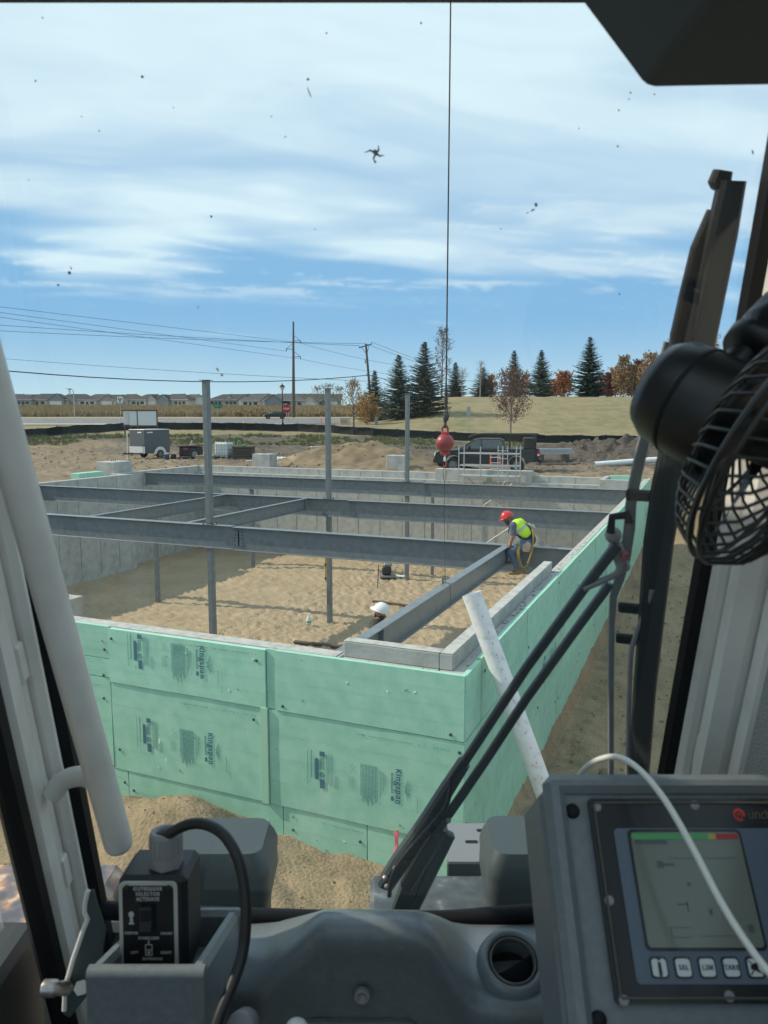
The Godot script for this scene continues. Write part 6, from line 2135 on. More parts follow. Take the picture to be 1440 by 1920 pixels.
	for k in 4: m.bar(Vector3(cos(k * 1.57) * 0.13, 4.6, sin(k * 1.57) * 0.13), Vector3(cos(k * 1.57) * 0.27, 5.06, sin(k * 1.57) * 0.27), 0.03, 0.03)
	put(t, "lantern_cap", m, M.sign_black)
	# --- signs
	t = pole_sign("stop_sign", "red octagonal stop sign with a street blade on top", "stop sign", 540, 97.0, 3.1)
	var oct := PackedVector2Array()
	for k in 8: oct.append(Vector2(cos(PI / 8 + k * PI / 4), sin(PI / 8 + k * PI / 4)) * 0.56)
	m = MB.new(); m.prism(oct, Vector3(0, 2.35, 0.05), Basis.IDENTITY, 0.03); var sp := put(t, "sign_plate", m, M.sign_red)
	m = MB.new(); m.text("STOP", 0.32, Transform3D(Basis.IDENTITY, Vector3(0, 2.35, 0.085)), true, 0.01); put(sp, "lettering", m, M.sign_white)
	m = MB.new(); m.box(Vector3(0, 3.15, 0.03), Vector3(0.8, 0.28, 0.03)); put(t, "street_blade", m, M.sign_black)
	m = MB.new(); m.cyl(Vector3(0.22, -0.3, -0.3), Vector3(0.22, 2.3, -0.3), 0.035, -1.0, 6); put(t, "second_post", m, M.galvanised)
	t = pole_sign("street_sign", "green crossed street name blades on a slim post", "street sign", 413, 96.0, 2.95)
	m = MB.new(); m.box(Vector3(0.0, 2.9, 0.0), Vector3(1.2, 0.26, 0.04)); put(t, "street_blade", m, M.sign_green)
	m = MB.new(); m.box(Vector3(0.05, 2.6, 0.0), Vector3(1.05, 0.24, 0.04), Basis(Vector3.UP, 0.5)); put(t, "street_blade", m, M.sign_green)
	t = pole_sign("lane_sign", "white square lane arrow sign on a slim post", "traffic sign", 234, 118.0, 4.0)
	m = MB.new(); m.box(Vector3(0, 3.5, 0.04), Vector3(0.8, 0.98, 0.03), Basis.IDENTITY, 0.008); sp = put(t, "sign_plate", m, M.sign_white)
	m = MB.new()
	for sg in [-1.0, 1.0]:
		m.tube([Vector3(sg * 0.2 * 0.4, 3.1, 0.07), Vector3(sg * 0.09, 3.4, 0.07), Vector3(sg * 0.17, 3.62, 0.07)], 0.05, 5)
		m.tri(Vector3(sg * 0.17 - 0.14, 3.58, 0.08), Vector3(sg * 0.17 + 0.14, 3.58, 0.08), Vector3(sg * 0.17, 3.86, 0.08))
	put(sp, "arrow", m, M.sign_black)
	t = pole_sign("twin_sign", "pair of narrow grey sign plates seen on the grassy slope", "sign", 876, 88.0, 3.4)
	for sg in [-1.0, 1.0]:
		m = MB.new(); m.box(Vector3(sg * 0.12, 2.95, 0.04), Vector3(0.2, 0.95, 0.02)); put(t, "sign_plate", m, M.galvanised)
	t = thing("street_light_mast", "slim grey street light mast on the far side of the field road", "street light", stand(149, 160.0))
	m = MB.new(); m.tube([Vector3(0, -0.3, 0), Vector3(0, 5.6, 0), Vector3(-0.3, 6.0, 0), Vector3(-1.0, 6.1, 0)], 0.09, 7); put(t, "mast", m, M.galvanised)
	m = MB.new(); m.box(Vector3(-1.3, 6.1, 0), Vector3(0.7, 0.12, 0.25), Basis.IDENTITY, 0.04); put(t, "lamp_head", m, M.galvanised)
	# --- monument sign on its bed
	t = thing("monument_sign", "low cream stone entrance sign on a mulch bed", "monument sign", stand(648, 103.0))
	m = MB.new(); m.box(Vector3(0, 0.55, 0), Vector3(1.45, 1.1, 0.5), Basis.IDENTITY, 0.03); put(t, "stone_block", m, M.sign_stone)
	m = MB.new(); m.box(Vector3(0, 1.13, 0), Vector3(1.6, 0.1, 0.6), Basis.IDENTITY, 0.02); put(t, "cap_stone", m, M.sign_white)
	m = MB.new(); m.box(Vector3(-0.1, 0.62, 0.26), Vector3(0.9, 0.5, 0.03), Basis.IDENTITY, 0.01); put(t, "plaque", m, M.wood)
	m = MB.new(); m.ball(Vector3(0, -0.15, 0), Vector3(5.5, 0.35, 2.2), 18)
	tag(put(self, "mulch_bed", m, M.clod, stand(668, 103.0)), "dark mulch bed round the entrance sign", "flower bed")
	t = thing("utility_box", "small pale utility cabinet before the spruces", "utility box", stand(706, 106.0))
	m = MB.new(); m.box(Vector3(0, 0.5, 0), Vector3(0.42, 1.0, 0.4), Basis.IDENTITY, 0.03); put(t, "cabinet", m, M.plate_grey)
	m = MB.new(); m.box(Vector3(0, 1.03, 0), Vector3(0.46, 0.06, 0.44), Basis.IDENTITY, 0.01); put(t, "cabinet_lid", m, M.galvanised)
	t = thing("fire_hydrant", "small yellow fire hydrant just beyond the silt fence", "hydrant", stand(462, 94.0))
	m = MB.new(); m.lathe(Vector3.ZERO, Vector3.UP, [[0.2, 0.0], [0.2, 0.08], [0.13, 0.1], [0.13, 0.6], [0.18, 0.63], [0.15, 0.75], [0.0, 0.85]], 12); put(t, "barrel", m, M.yellow)
	m = MB.new(); m.cyl(Vector3(-0.25, 0.45, 0), Vector3(0.25, 0.45, 0), 0.07, -1.0, 8); put(t, "outlet", m, M.yellow)
	for k in 2:
		t = thing("marker_post", ["orange marker post on the verge near the entrance sign", "orange marker post nearer the third tall column"][k], "marker post", stand([604, 612][k], [112.0, 108.0][k]))
		m = MB.new(); m.cyl(Vector3.ZERO, Vector3(0, 1.3, 0), 0.05, -1.0, 7); put(t, "tube_post", m, M.orange)
		m = MB.new(); m.cyl(Vector3(0, 0.9, 0), Vector3(0, 1.05, 0), 0.054, -1.0, 7); put(t, "reflective_band", m, M.sign_white)
	var stakes := [[450, 93.0], [488, 92.0], [506, 91.0], [720, 86.0], [957, 87.0], [1020, 86.0], [1055, 86.5], [1128, 85.0], [1170, 84.0]]
	for k in stakes.size():
		m = MB.new(); m.box(Vector3(0, 0.35, 0), Vector3(0.07, 0.8, 0.04), Basis(Vector3.BACK, 0.05 * sin(k * 3.0)), 0.005)
		tag(put(self, "lath_stake", m, M.wood_white, stand(stakes[k][0], stakes[k][1])), ["first", "second", "third", "fourth", "fifth", "sixth", "seventh", "eighth", "ninth"][k] + " pale lath stake from the left, just beyond the silt fence", "stake", "lath stakes along the silt fence")
	m = MB.new(); m.box(Vector3(0, 0.25, 0), Vector3(6.0, 0.35, 1.2), Basis.IDENTITY, 0.1)
	tag(put(self, "blue_tarp", m, mat("tarp_blue", lin(0.10, 0.14, 0.26), 0.7), stand(75, 185.0)), "blue tarpaulin lying in the dry field", "tarpaulin")

# ------------------------------------------------------------------ trees
func spruce_mesh(h: float, r: float, seed_: int, shape := 1.0) -> Array:
	var g := RandomNumberGenerator.new()
	g.seed = seed_
	var tr := MB.new()
	tr.cyl(Vector3(0, -0.3, 0), Vector3(0, h * 0.97, 0), 0.022 * h, 0.01, 7)
	var fo := MB.new()
	var y := h * 0.03
	while y < h * 0.985:
		var u := y / h
		var br := r * pow(1.0 - u, 0.80 * shape) * (0.55 + 0.45 * smoothstep(0.0, 0.10, u)) + 0.06
		var k := int(8 + 8.0 * (1.0 - u))
		var a0 := g.randf() * TAU
		for i in k:
			var a := a0 + TAU * i / k + g.randf_range(-0.25, 0.25)
			var l := br * g.randf_range(0.68, 1.15)
			var dr := Vector3(cos(a), 0, sin(a))
			var sd := Vector3(-sin(a), 0, cos(a))
			var root := Vector3(0, y + g.randf_range(-0.06, 0.06) * h * 0.3, 0)
			var rise_ := g.randf_range(-0.32, -0.05) + 0.45 * u
			var n := int(clampf(l * 5.0, 4, 16))
			for q in n:
				var t := (q + 0.6) / n
				var p := root + dr * l * t + Vector3(0, l * rise_ * t + 0.16 * l * t * t, 0)
				var s := (0.10 + 0.045 * h * (1.0 - u * 0.75)) * (1.3 - 0.65 * t) * g.randf_range(0.7, 1.25)
				for z in 2:
					var sg := -1.0 if z else 1.0
					var tip := p + dr * s * 0.75 + sd * sg * s * g.randf_range(0.5, 1.0) + Vector3(0, g.randf_range(-0.3, 0.12) * s, 0)
					var wd := (dr * 0.26 - sd * sg * 0.12 + Vector3(0, g.randf_range(-0.2, 0.2), 0)) * s
					fo.tri(p - wd, p + wd, tip)
				var tip2 := p + dr * s * 0.9 + Vector3(0, -0.20 * s, 0)
				fo.tri(p - Vector3(0, 0.2 * s, 0) - sd * 0.1 * s, p + Vector3(0, 0.2 * s, 0) + sd * 0.1 * s, tip2)
		y += h * (0.020 + 0.018 * (1.0 - u)) * g.randf_range(0.8, 1.2)
	fo.tri(Vector3(-0.04, h * 0.95, 0), Vector3(0.04, h * 0.95, 0), Vector3(0, h * 1.02, 0))
	return [tr.mesh(), fo.mesh()]

func spruce(px: float, s: float, h: float, r: float, seed_: int, m: Material, label: String, shape := 1.0) -> void:
	var t := thing("spruce_tree", label, "spruce tree", stand(px, s, seed_ * 1.3), "spruces on the slope")
	var a := spruce_mesh(h, r, seed_, shape)
	put(t, "trunk", a[0], M.bark)
	put(t, "crown", a[1], m)

func leafy(px: float, s: float, h: float, r: float, seed_: int, m: String, label: String, leaves: int, leaf: float, clear := 0.2, upright := 0.5, m2 := "", bark := "bark", group := "autumn trees on the slope", fill := 0.0) -> void:
	var g := RandomNumberGenerator.new()
	g.seed = seed_
	var t := thing("leafy_tree", label, "tree", stand(px, s, seed_), group)
	var wood := MB.new()
	var ends := []
	var th := 0.013 * h + 0.02
	var top := Vector3(g.randf_range(-0.03, 0.03) * h, h * 0.95, g.randf_range(-0.03, 0.03) * h)
	wood.tube([Vector3(0, -0.2, 0), Vector3(0, h * clear, 0), top * 0.6, top], [th * 1.3, th, th * 0.55, th * 0.1], 7)
	var nb := 26
	for k in nb:
		var u := clear + (0.92 - clear) * pow((k + g.randf()) / nb, 0.9)
		var a := k * 2.4 + g.randf_range(-0.4, 0.4)
		var base := Vector3(0, h * clear, 0).lerp(top, (u - clear) / (0.95 - clear))
		var env := sin(PI * clampf(0.12 + 0.80 * (u - clear) / (0.95 - clear), 0.0, 1.0))
		var l := r * (0.35 + 0.75 * env) * g.randf_range(0.75, 1.1)
		var d := Vector3(cos(a), lerpf(0.35, 2.2, upright) * (0.5 + u), sin(a)).normalized()
		var mid := base + d * l * 0.5 + Vector3(0, 0.03 * l, 0)
		var tip := mid + (d + Vector3(0, 0.25, 0)).normalized() * l * 0.55
		if tip.y > h: tip.y = h * g.randf_range(0.93, 1.0)
		wood.tube([base, mid, tip], [th * 0.35, th * 0.2, th * 0.05], 4, false)
		for q in 5:
			var b0 := base.lerp(mid, 0.5) if q == 0 else mid.lerp(tip, q / 5.0)
			var d2 := (d + Vector3(g.randf_range(-0.9, 0.9), g.randf_range(-0.2, 0.8), g.randf_range(-0.9, 0.9))).normalized()
			var e := b0 + d2 * l * g.randf_range(0.25, 0.5)
			wood.tube([b0, e], [th * 0.12, th * 0.03], 3, false)
			ends.append([b0, e])
		ends.append([mid, tip])
	put(t, "trunk", wood, M[bark])
	if leaves == 0: return
	var fo := MB.new()
	var f2 := MB.new()
	for k in leaves:
		var e: Array = ends[g.randi() % ends.size()]
		var p: Vector3 = e[0].lerp(e[1], pow(g.randf(), 0.6) * 1.05) + Vector3(g.randfn(), g.randfn(), g.randfn()) * 0.045 * r
		if g.randf() < fill:                              # leaves on the small twigs that fill the crown between the limbs
			for tries in 6:
				var dd := Vector3(g.randfn(), g.randfn(), g.randfn()).normalized() * pow(g.randf(), 0.45)
				p = Vector3(dd.x * r, h * (0.5 + clear * 0.5) + dd.y * h * (0.5 - clear * 0.5), dd.z * r) * Vector3(1.0 - 0.25 * dd.y, 1, 1.0 - 0.25 * dd.y)
				if n_mid.get_noise_3d(p.x * 2.2 + seed_, p.y * 2.2, p.z * 2.2) > -0.08: break
		var ax := Vector3(g.randfn(), g.randfn(), g.randfn()).normalized()
		var bx := ax.cross(Vector3(g.randfn(), g.randfn(), g.randfn())).normalized()
		var sz := leaf * g.randf_range(0.6, 1.35)
		var tgt := f2 if (m2 != "" and g.randf() < 0.35) else fo
		tgt.tri(p - bx * sz * 0.5, p + ax * sz * 0.35, p + bx * sz * 0.5)
		tgt.tri(p - bx * sz * 0.4, p + bx * sz * 0.4, p - ax * sz * 0.45)
	put(t, "crown", fo, M[m])
	if m2 != "" and f2.v.size() > 0: put(t, "crown", f2, M[m2])

func make_trees() -> void:
	spruce(703, 121, 7.9, 3.4, 1, M.spruce, "smallest of the three near spruces, beside the leaning pole", 1.15)
	spruce(747, 114, 9.4, 3.8, 2, M.spruce_light, "dense blue spruce in the middle of the near three")
	spruce(794, 113, 10.6, 4.2, 3, M.spruce, "tallest of the three near spruces, left of the hill edge")
	spruce(851, 155, 6.9, 2.9, 4, M.spruce, "spruce on the hill just right of the crane rope")
	spruce(902, 160, 6.2, 3.4, 5, M.spruce, "broad low spruce on the hill behind a bare sapling", 0.8)
	spruce(958, 153, 9.2, 2.9, 6, M.spruce, "slender spruce on the hill behind the purple tree")
	spruce(1008, 151, 9.1, 3.4, 7, M.spruce_light, "spruce on the hill between the purple and orange trees")
	spruce(1096, 153, 11.8, 4.4, 8, M.spruce, "largest hill spruce, right of the orange tree")
	leafy(664, 92, 5.6, 1.75, 21, "leaf_gold", "small thin golden tree beside the entrance sign", 1100, 0.16, 0.26, 0.65, "leaf_tan", "bark", "autumn trees on the slope", 0.3)
	leafy(689, 108, 3.9, 1.9, 22, "leaf_gold", "round golden shrub tree at the foot of the small spruce", 2600, 0.22, 0.03, 0.4, "", "bark", "autumn trees on the slope", 0.7)
	leafy(826, 160, 14.0, 3.6, 23, "leaf_purple", "tall thin purplish tree behind the crane rope", 1500, 0.24, 0.12, 0.85, "leaf_tan", "bark_pale")
	leafy(954, 87, 7.4, 2.4, 24, "leaf_purple", "purple leaved tree with a pale trunk standing alone on the slope", 4600, 0.17, 0.24, 0.42, "leaf_rust", "bark_pale", "autumn trees on the slope", 0.45)
	leafy(897, 152, 7.0, 1.7, 25, "leaf_tan", "bare sapling in front of the broad hill spruce", 40, 0.2, 0.3, 0.6, "", "bark_pale")
	leafy(864, 152, 5.6, 1.6, 26, "leaf_tan", "bare sapling right of the first hill spruce", 30, 0.2, 0.3, 0.5, "", "bark_pale")
	leafy(918, 163, 4.6, 1.4, 27, "leaf_orange", "small orange tree right of the broad hill spruce", 1500, 0.32, 0.03, 0.5, "leaf_gold", "bark", "autumn trees on the slope", 0.7)
	leafy(979, 166, 4.6, 2.0, 28, "leaf_gold", "small golden tree between two hill spruces", 1500, 0.32, 0.03, 0.5, "leaf_orange", "bark", "autumn trees on the slope", 0.7)
	leafy(1050, 168, 5.2, 2.6, 29, "leaf_orange", "round orange tree left of the largest spruce", 3200, 0.36, 0.02, 0.4, "leaf_rust", "bark", "autumn trees on the slope", 0.75)
	leafy(1132, 168, 5.0, 2.2, 30, "leaf_red", "dark red tree right of the largest spruce", 2800, 0.36, 0.02, 0.4, "", "bark", "autumn trees on the slope", 0.75)
	leafy(1160, 160, 8.2, 2.6, 31, "leaf_tan", "tall tan and gold tree right of the dark red tree", 3600, 0.33, 0.01, 0.65, "leaf_gold", "bark", "autumn trees on the slope", 0.7)
	leafy(1186, 162, 7.6, 2.2, 32, "leaf_purple", "mauve tree between the two gold trees", 3000, 0.33, 0.01, 0.6, "leaf_tan", "bark", "autumn trees on the slope", 0.65)
	leafy(1208, 156, 8.6, 2.8, 33, "leaf_gold", "bright gold tree left of the fan", 4200, 0.33, 0, 0.6, "leaf_tan", "bark", "autumn trees on the slope", 0.75)
	leafy(1240, 165, 8.5, 2.4, 34, "leaf_orange", "orange tree behind the fan edge", 3200, 0.36, 0.01, 0.55, "leaf_rust", "bark", "autumn trees on the slope", 0.75)
	leafy(1264, 158, 14.5, 3.8, 35, "leaf_rust", "tall rust coloured tree rising beside the wiper blade", 3600, 0.32, 0.06, 0.6, "leaf_tan", "bark", "autumn trees on the slope", 0.5)
	leafy(1310, 158, 12.0, 3.8, 36, "leaf_orange", "rust tree mostly hidden behind the fan", 3000, 0.36, 0.06, 0.6, "leaf_rust", "bark", "autumn trees on the slope", 0.6)
	leafy(1146, 172, 6.2, 2.6, 41, "leaf_gold", "gold tree peeping out behind the dark red one", 2600, 0.36, 0.0, 0.5, "leaf_tan", "bark", "autumn trees on the slope", 0.75)
	leafy(1176, 170, 6.8, 2.6, 42, "leaf_rust", "rust tree in the gap behind the mauve tree", 2600, 0.36, 0.0, 0.5, "leaf_orange", "bark", "autumn trees on the slope", 0.75)
	leafy(1226, 172, 7.4, 2.8, 43, "leaf_tan", "tan tree behind the bright gold one", 2800, 0.36, 0.0, 0.5, "leaf_orange", "bark", "autumn trees on the slope", 0.75)
	leafy(1112, 176, 4.4, 2.6, 44, "leaf_red", "low red tree just right of the largest spruce's foot", 2200, 0.36, 0.0, 0.4, "", "bark", "autumn trees on the slope", 0.8)
	leafy(1030, 178, 3.6, 2.2, 45, "leaf_orange", "low orange bush tree left of the round orange one", 1800, 0.34, 0.0, 0.4, "leaf_gold", "bark", "autumn trees on the slope", 0.8)
	leafy(598, 240, 7.0, 3.0, 37, "leaf_tan", "bare grey tree beyond the road, left one", 260, 0.35, 0.15, 0.5, "", "bark_pale", "bare trees beyond the road")
	leafy(618, 235, 7.6, 3.2, 38, "leaf_tan", "bare grey tree beyond the road, middle one", 300, 0.35, 0.15, 0.5, "", "bark_pale", "bare trees beyond the road")
	leafy(640, 230, 6.6, 3.2, 39, "leaf_tan", "bare grey tree beyond the road, beside the golden tree", 300, 0.35, 0.15, 0.5, "", "bark_pale", "bare trees beyond the road")
	for k in 9:
		var px: float = [455, 470, 484, 498, 574, 590, 606, 622, 634][k]
		var m := MB.new()
		for i in 60:
			var p := Vector3(rng.randfn() * 0.9, absf(rng.randfn()) * 0.55, rng.randfn() * 0.7)
			var q := Vector3(rng.randfn(), rng.randfn(), rng.randfn()).normalized() * 0.4
			var q2 := q.cross(Vector3(rng.randfn(), rng.randfn(), rng.randfn())).normalized() * 0.35
			m.tri(p - q, p + q2, p + q)
		tag(put(self, "field_shrub", m, M.leaf_rust if k < 4 else M.leaf_tan, stand(px, 172.0 + 3.0 * (k % 3))), ["first", "second", "third", "fourth", "fifth", "sixth", "seventh", "eighth", "ninth"][k] + (" low shrub from the left at the far road edge, rusty brown" if k < 4 else " low shrub from the left at the far road edge, tan"), "shrub", "shrubs at the road edge")

# ------------------------------------------------------------------ crane cab. Cab axes: x right, y up from the driver's eye, -z ahead
func glass_f(u: float) -> float: return 1.05 - 0.275 * (u + 0.713)
func ws(r: float, u: float, off := 0.0) -> Vector3:                 # on the windscreen, off metres outside it
	return Vector3(r, u, -glass_f(u)) + Vector3(0, 0.2652, -0.9642) * off
func wsp(px: float, py: float, off := 0.0) -> Vector3:
	var d := cabp(px, py, 1.0)
	var f := 0.8539 / (1.0 + 0.275 * d.y)
	return d * f + Vector3(0, 0.2652, -0.9642) * off

func smooth_path(p: Array, n: int) -> Array:
	var o := []
	for i in p.size() - 1:
		var a: Vector3 = p[maxi(i - 1, 0)]
		var d: Vector3 = p[mini(i + 2, p.size() - 1)]
		for k in n: o.append((p[i] as Vector3).cubic_interpolate(p[i + 1], a, d, float(k) / n))
	o.append(p[-1])
	return o

func rounded(w: float, h: float, r: float, n := 5) -> PackedVector2Array:
	var o := PackedVector2Array()
	for c in [[w / 2 - r, h / 2 - r, 0.0], [-w / 2 + r, h / 2 - r, PI / 2], [-w / 2 + r, -h / 2 + r, PI], [w / 2 - r, -h / 2 + r, PI * 1.5]]:
		for k in n + 1: o.append(Vector2(c[0] + r * cos(c[2] + PI / 2 * k / n), c[1] + r * sin(c[2] + PI / 2 * k / n)))
	return o

func make_cab() -> void:
	var t := thing("crane_cab", "crane operator cab seen from the seat, cream pillars and grey dashboard", "crane cab", cab_xf)
	var m := MB.new()
	# --- windscreen with dead insects and specks on it
	m.quad(ws(-0.44, -0.745), ws(0.42, -0.745), ws(0.42, 0.42), ws(-0.44, 0.42))
	var glass := put(t, "windscreen", m, M.windscreen)
	var fly := MB.new()
	for a in [[-0.9, 9.0], [0.55, 8.0], [2.4, 12.0], [3.9, 10.0]]:
		fly.tube([Vector3.ZERO, Vector3(cos(a[0]), sin(a[0]), 0) * 0.0006 * a[1], Vector3(cos(a[0] + 0.4), sin(a[0] + 0.4), 0) * 0.0011 * a[1]], [0.0016, 0.0011, 0.0004], 5)
	fly.ball(Vector3(-0.0005, 0.001, 0), Vector3(0.0026, 0.0036, 0.0012), 8)
	var bug_at := func(px: float, py: float, mb: MB, mt: Material, turn := 0.0) -> void:
		var n := Vector3(0, -0.2652, 0.9642)
		put(glass, "bug_splat", mb, mt, Transform3D(Basis(Vector3.RIGHT, n.cross(Vector3.RIGHT), n) * Basis(Vector3.BACK, turn).scaled(Vector3.ONE * 0.85), wsp(px, py, 0.003)))
	bug_at.call(705, 287, fly, M.bug, 0.3)
	var blob := func(w: float, h: float) -> MB:
		var b := MB.new()
		b.ball(Vector3.ZERO, Vector3(w, h, 0.0006), 8)
		return b
	for a in [[704, 303, 0.0018, 0.0018, "bug"], [1006, 384, 0.0028, 0.0040, "bug"], [1000, 394, 0.0045, 0.0016, "bug"], [990, 399, 0.003, 0.0012, "bug_pale"], [128, 512, 0.0035, 0.0035, "bug_red"], [131, 503, 0.0012, 0.0035, "bug"], [107, 535, 0.0024, 0.0024, "bug"],
			[395, 406, 0.0022, 0.0024, "bug"], [265, 143, 0.0026, 0.0026, "bug"], [577, 148, 0.0026, 0.0022, "bug"], [579, 172, 0.0012, 0.010, "bug_pale"], [64, 151, 0.0018, 0.0018, "bug"], [407, 694, 0.0022, 0.0042, "bug_pale"], [415, 704, 0.003, 0.003, "bug_pale"], [1184, 173, 0.0016, 0.0018, "bug"],
			[1181, 185, 0.0014, 0.0014, "bug"], [1229, 176, 0.0014, 0.0014, "bug"], [1162, 206, 0.0016, 0.0016, "bug"], [1160, 274, 0.0018, 0.0018, "bug"], [1414, 285, 0.0014, 0.0045, "bug"], [790, 42, 0.0018, 0.0018, "bug"], [612, 61, 0.0016, 0.0016, "bug"], [534, 256, 0.0014, 0.0014, "bug"], [1163, 552, 0.0015, 0.002, "bug"],
			[324, 201, 0.0012, 0.0012, "bug"], [151, 218, 0.0012, 0.0012, "bug"], [184, 245, 0.0014, 0.0016, "bug"], [51, 337, 0.0012, 0.0012, "bug"], [940, 429, 0.0012, 0.0012, "bug"], [508, 218, 0.0012, 0.0012, "bug"], [1087, 240, 0.0014, 0.0012, "bug"], [370, 577, 0.0013, 0.0016, "bug"], [590, 430, 0.0012, 0.0012, "bug"], [77, 32, 0.0015, 0.0015, "bug"]]:
		bug_at.call(a[0], a[1], blob.call(a[2] * 0.62, a[3] * 0.62), M[a[4]], 0.4)
	# --- rubber seals round the glass
	var along := Vector3(0, 0.9642, 0.2652)
	var rail := func(called: String, r0: float, r1: float, n0: float, n1: float, u0: float, u1: float, mt: Material, ch: float) -> void:   # a bar along the screen edge between two depths inside the glass
		var b := MB.new()
		var a0 := ws((r0 + r1) / 2, u0, -(n0 + n1) / 2)
		var a1 := ws((r0 + r1) / 2, u1, -(n0 + n1) / 2)
		b.bar(a0, a1, absf(r1 - r0), absf(n1 - n0), Vector3(0, 0.2652, -0.9642), ch)
		put(t, called, b, mt)
	rail.call("screen_seal", -0.452, -0.412, -0.012, 0.022, -0.80, 0.46, M.rubber, 0.008)
	rail.call("screen_seal", 0.374, 0.45, -0.012, 0.024, -0.80, 0.46, M.rubber, 0.008)
	m = MB.new()
	m.tube(smooth_path([ws(-0.44, -0.715, -0.012), ws(-0.2, -0.728, -0.014), ws(0.05, -0.735, -0.014), ws(0.2, -0.722, -0.014), ws(0.40, -0.705, -0.012)], 5), 0.0135, 10)
	put(t, "screen_seal", m, M.rubber)
	m = MB.new()
	m.bar(ws(-0.47, 0.402, -0.0), ws(0.45, 0.402, 0.0), 0.045, 0.05, Vector3(0, 0, 1), 0.01)
	put(t, "screen_header", m, M.rubber)
	# --- pillars, stepped like pressed steel
	rail.call("pillar", -0.449, -0.418, 0.024, 0.046, -1.3, 0.50, M.cab_paint, 0.008)
	rail.call("pillar", -0.449, -0.432, 0.046, 0.066, -1.3, 0.50, M.cab_paint, 0.004)
	rail.call("pillar", -0.449, -0.424, 0.066, 0.112, -1.3, 0.50, M.cab_paint, 0.012)
	rail.call("door_seal", -0.447, -0.421, 0.113, 0.150, -1.3, 0.50, M.rubber, 0.010)
	rail.call("pillar", 0.380, 0.47, 0.026, 0.058, -1.3, 0.50, M.cab_paint, 0.006)
	rail.call("pillar", 0.392, 0.47, 0.058, 0.074, -1.3, 0.50, M.cab_paint, 0.003)
	rail.call("pillar", 0.374, 0.47, 0.074, 0.122, -1.3, 0.50, M.cab_paint, 0.014)
	rail.call("pillar", 0.394, 0.47, 0.122, 0.158, -1.3, 0.50, M.cab_paint, 0.008)
	rail.call("door_seal", 0.400, 0.47, 0.158, 0.163, -1.3, 0.50, M.rubber, 0.002)
	for a in [[-0.95, -0.42], [-0.36, 0.0]]:
		rail.call("pillar_tab", 0.3865, 0.40, 0.0575, 0.073, a[1], a[1] + 0.05, M.cab_paint, 0.003)
	for a in [-0.62, -0.30, 0.0]:
		rail.call("pillar_tab", -0.44, -0.4275, 0.046, 0.0655, a, a + 0.05, M.cab_paint, 0.003)
	# --- grab bar
	m = MB.new()
	var g0 := cabp(-60, 560, 0.70)
	var g1 := cabp(222, 1580, 0.885)
	var gd := (g1 - g0).normalized()
	m.tube([g0, g1, g1 + gd * 0.006, g1 + gd * 0.010], [0.0172, 0.0172, 0.0155, 0.010], 24)
	var gb := put(t, "grab_bar", m, M.cab_paint)
	m = MB.new()
	m.tube(smooth_path([cabp(96, 1490, 0.905), cabp(122, 1462, 0.905), cabp(160, 1456, 0.895), cabp(186, 1474, 0.885), cabp(200, 1512, 0.882)], 4), 0.0125, 12)
	put(gb, "bar_bracket", m, M.cab_paint)
	# --- hinged lever plate with its pin at the lower left
	var lev := thing("window_lever", "grey steel lever plate with bright pin at the foot of the left pillar", "lever", cab_xf)
	m = MB.new()
	var pl := PackedVector2Array()
	var lf := 0.835
	for a in [[163, 1690], [168, 1668], [177, 1666], [183, 1690], [200, 1742], [192, 1800], [176, 1848], [158, 1872], [134, 1902], [122, 1896], [124, 1850], [138, 1800], [158, 1740], [166, 1722], [161, 1706]]:
		var q := cabp(a[0], a[1], lf)
		pl.append(Vector2(q.x, q.y))
	m.prism(pl, Vector3(0, 0, -lf), Basis.IDENTITY, 0.005)
	put(lev, "lever_plate", m, M.crane_body)
	m = MB.new()
	var edge := []
	for a in [[165, 1670], [160, 1692], [159, 1708], [165, 1722], [157, 1742], [137, 1800], [123, 1850], [121, 1894]]: edge.append(cabp(a[0], a[1], lf - 0.004))
	m.tube(edge, 0.0032, 6)
	put(lev, "lever_edge", m, M.cab_paint)
	m = MB.new()
	m.tube([cabp(80, 1853, 0.80), cabp(82, 1853, 0.80), cabp(104, 1853, 0.80), cabp(106, 1853, 0.80), cabp(124, 1853, 0.82)], [0.0075, 0.0095, 0.0095, 0.0075, 0.0085], 12)
	put(lev, "lever_pin", m, M.bolt_bright)
	m = MB.new()
	m.cyl(cabp(152, 1852, 0.835), cabp(152, 1852, 0.822), 0.0085, -1.0, 6)
	put(lev, "hex_bolt", m, M.bolt_bright)
	make_dash(t)
	make_shell(t)
	make_wiper(t)
	make_control_box()
	make_monitor()
	make_fan()
	make_deck()

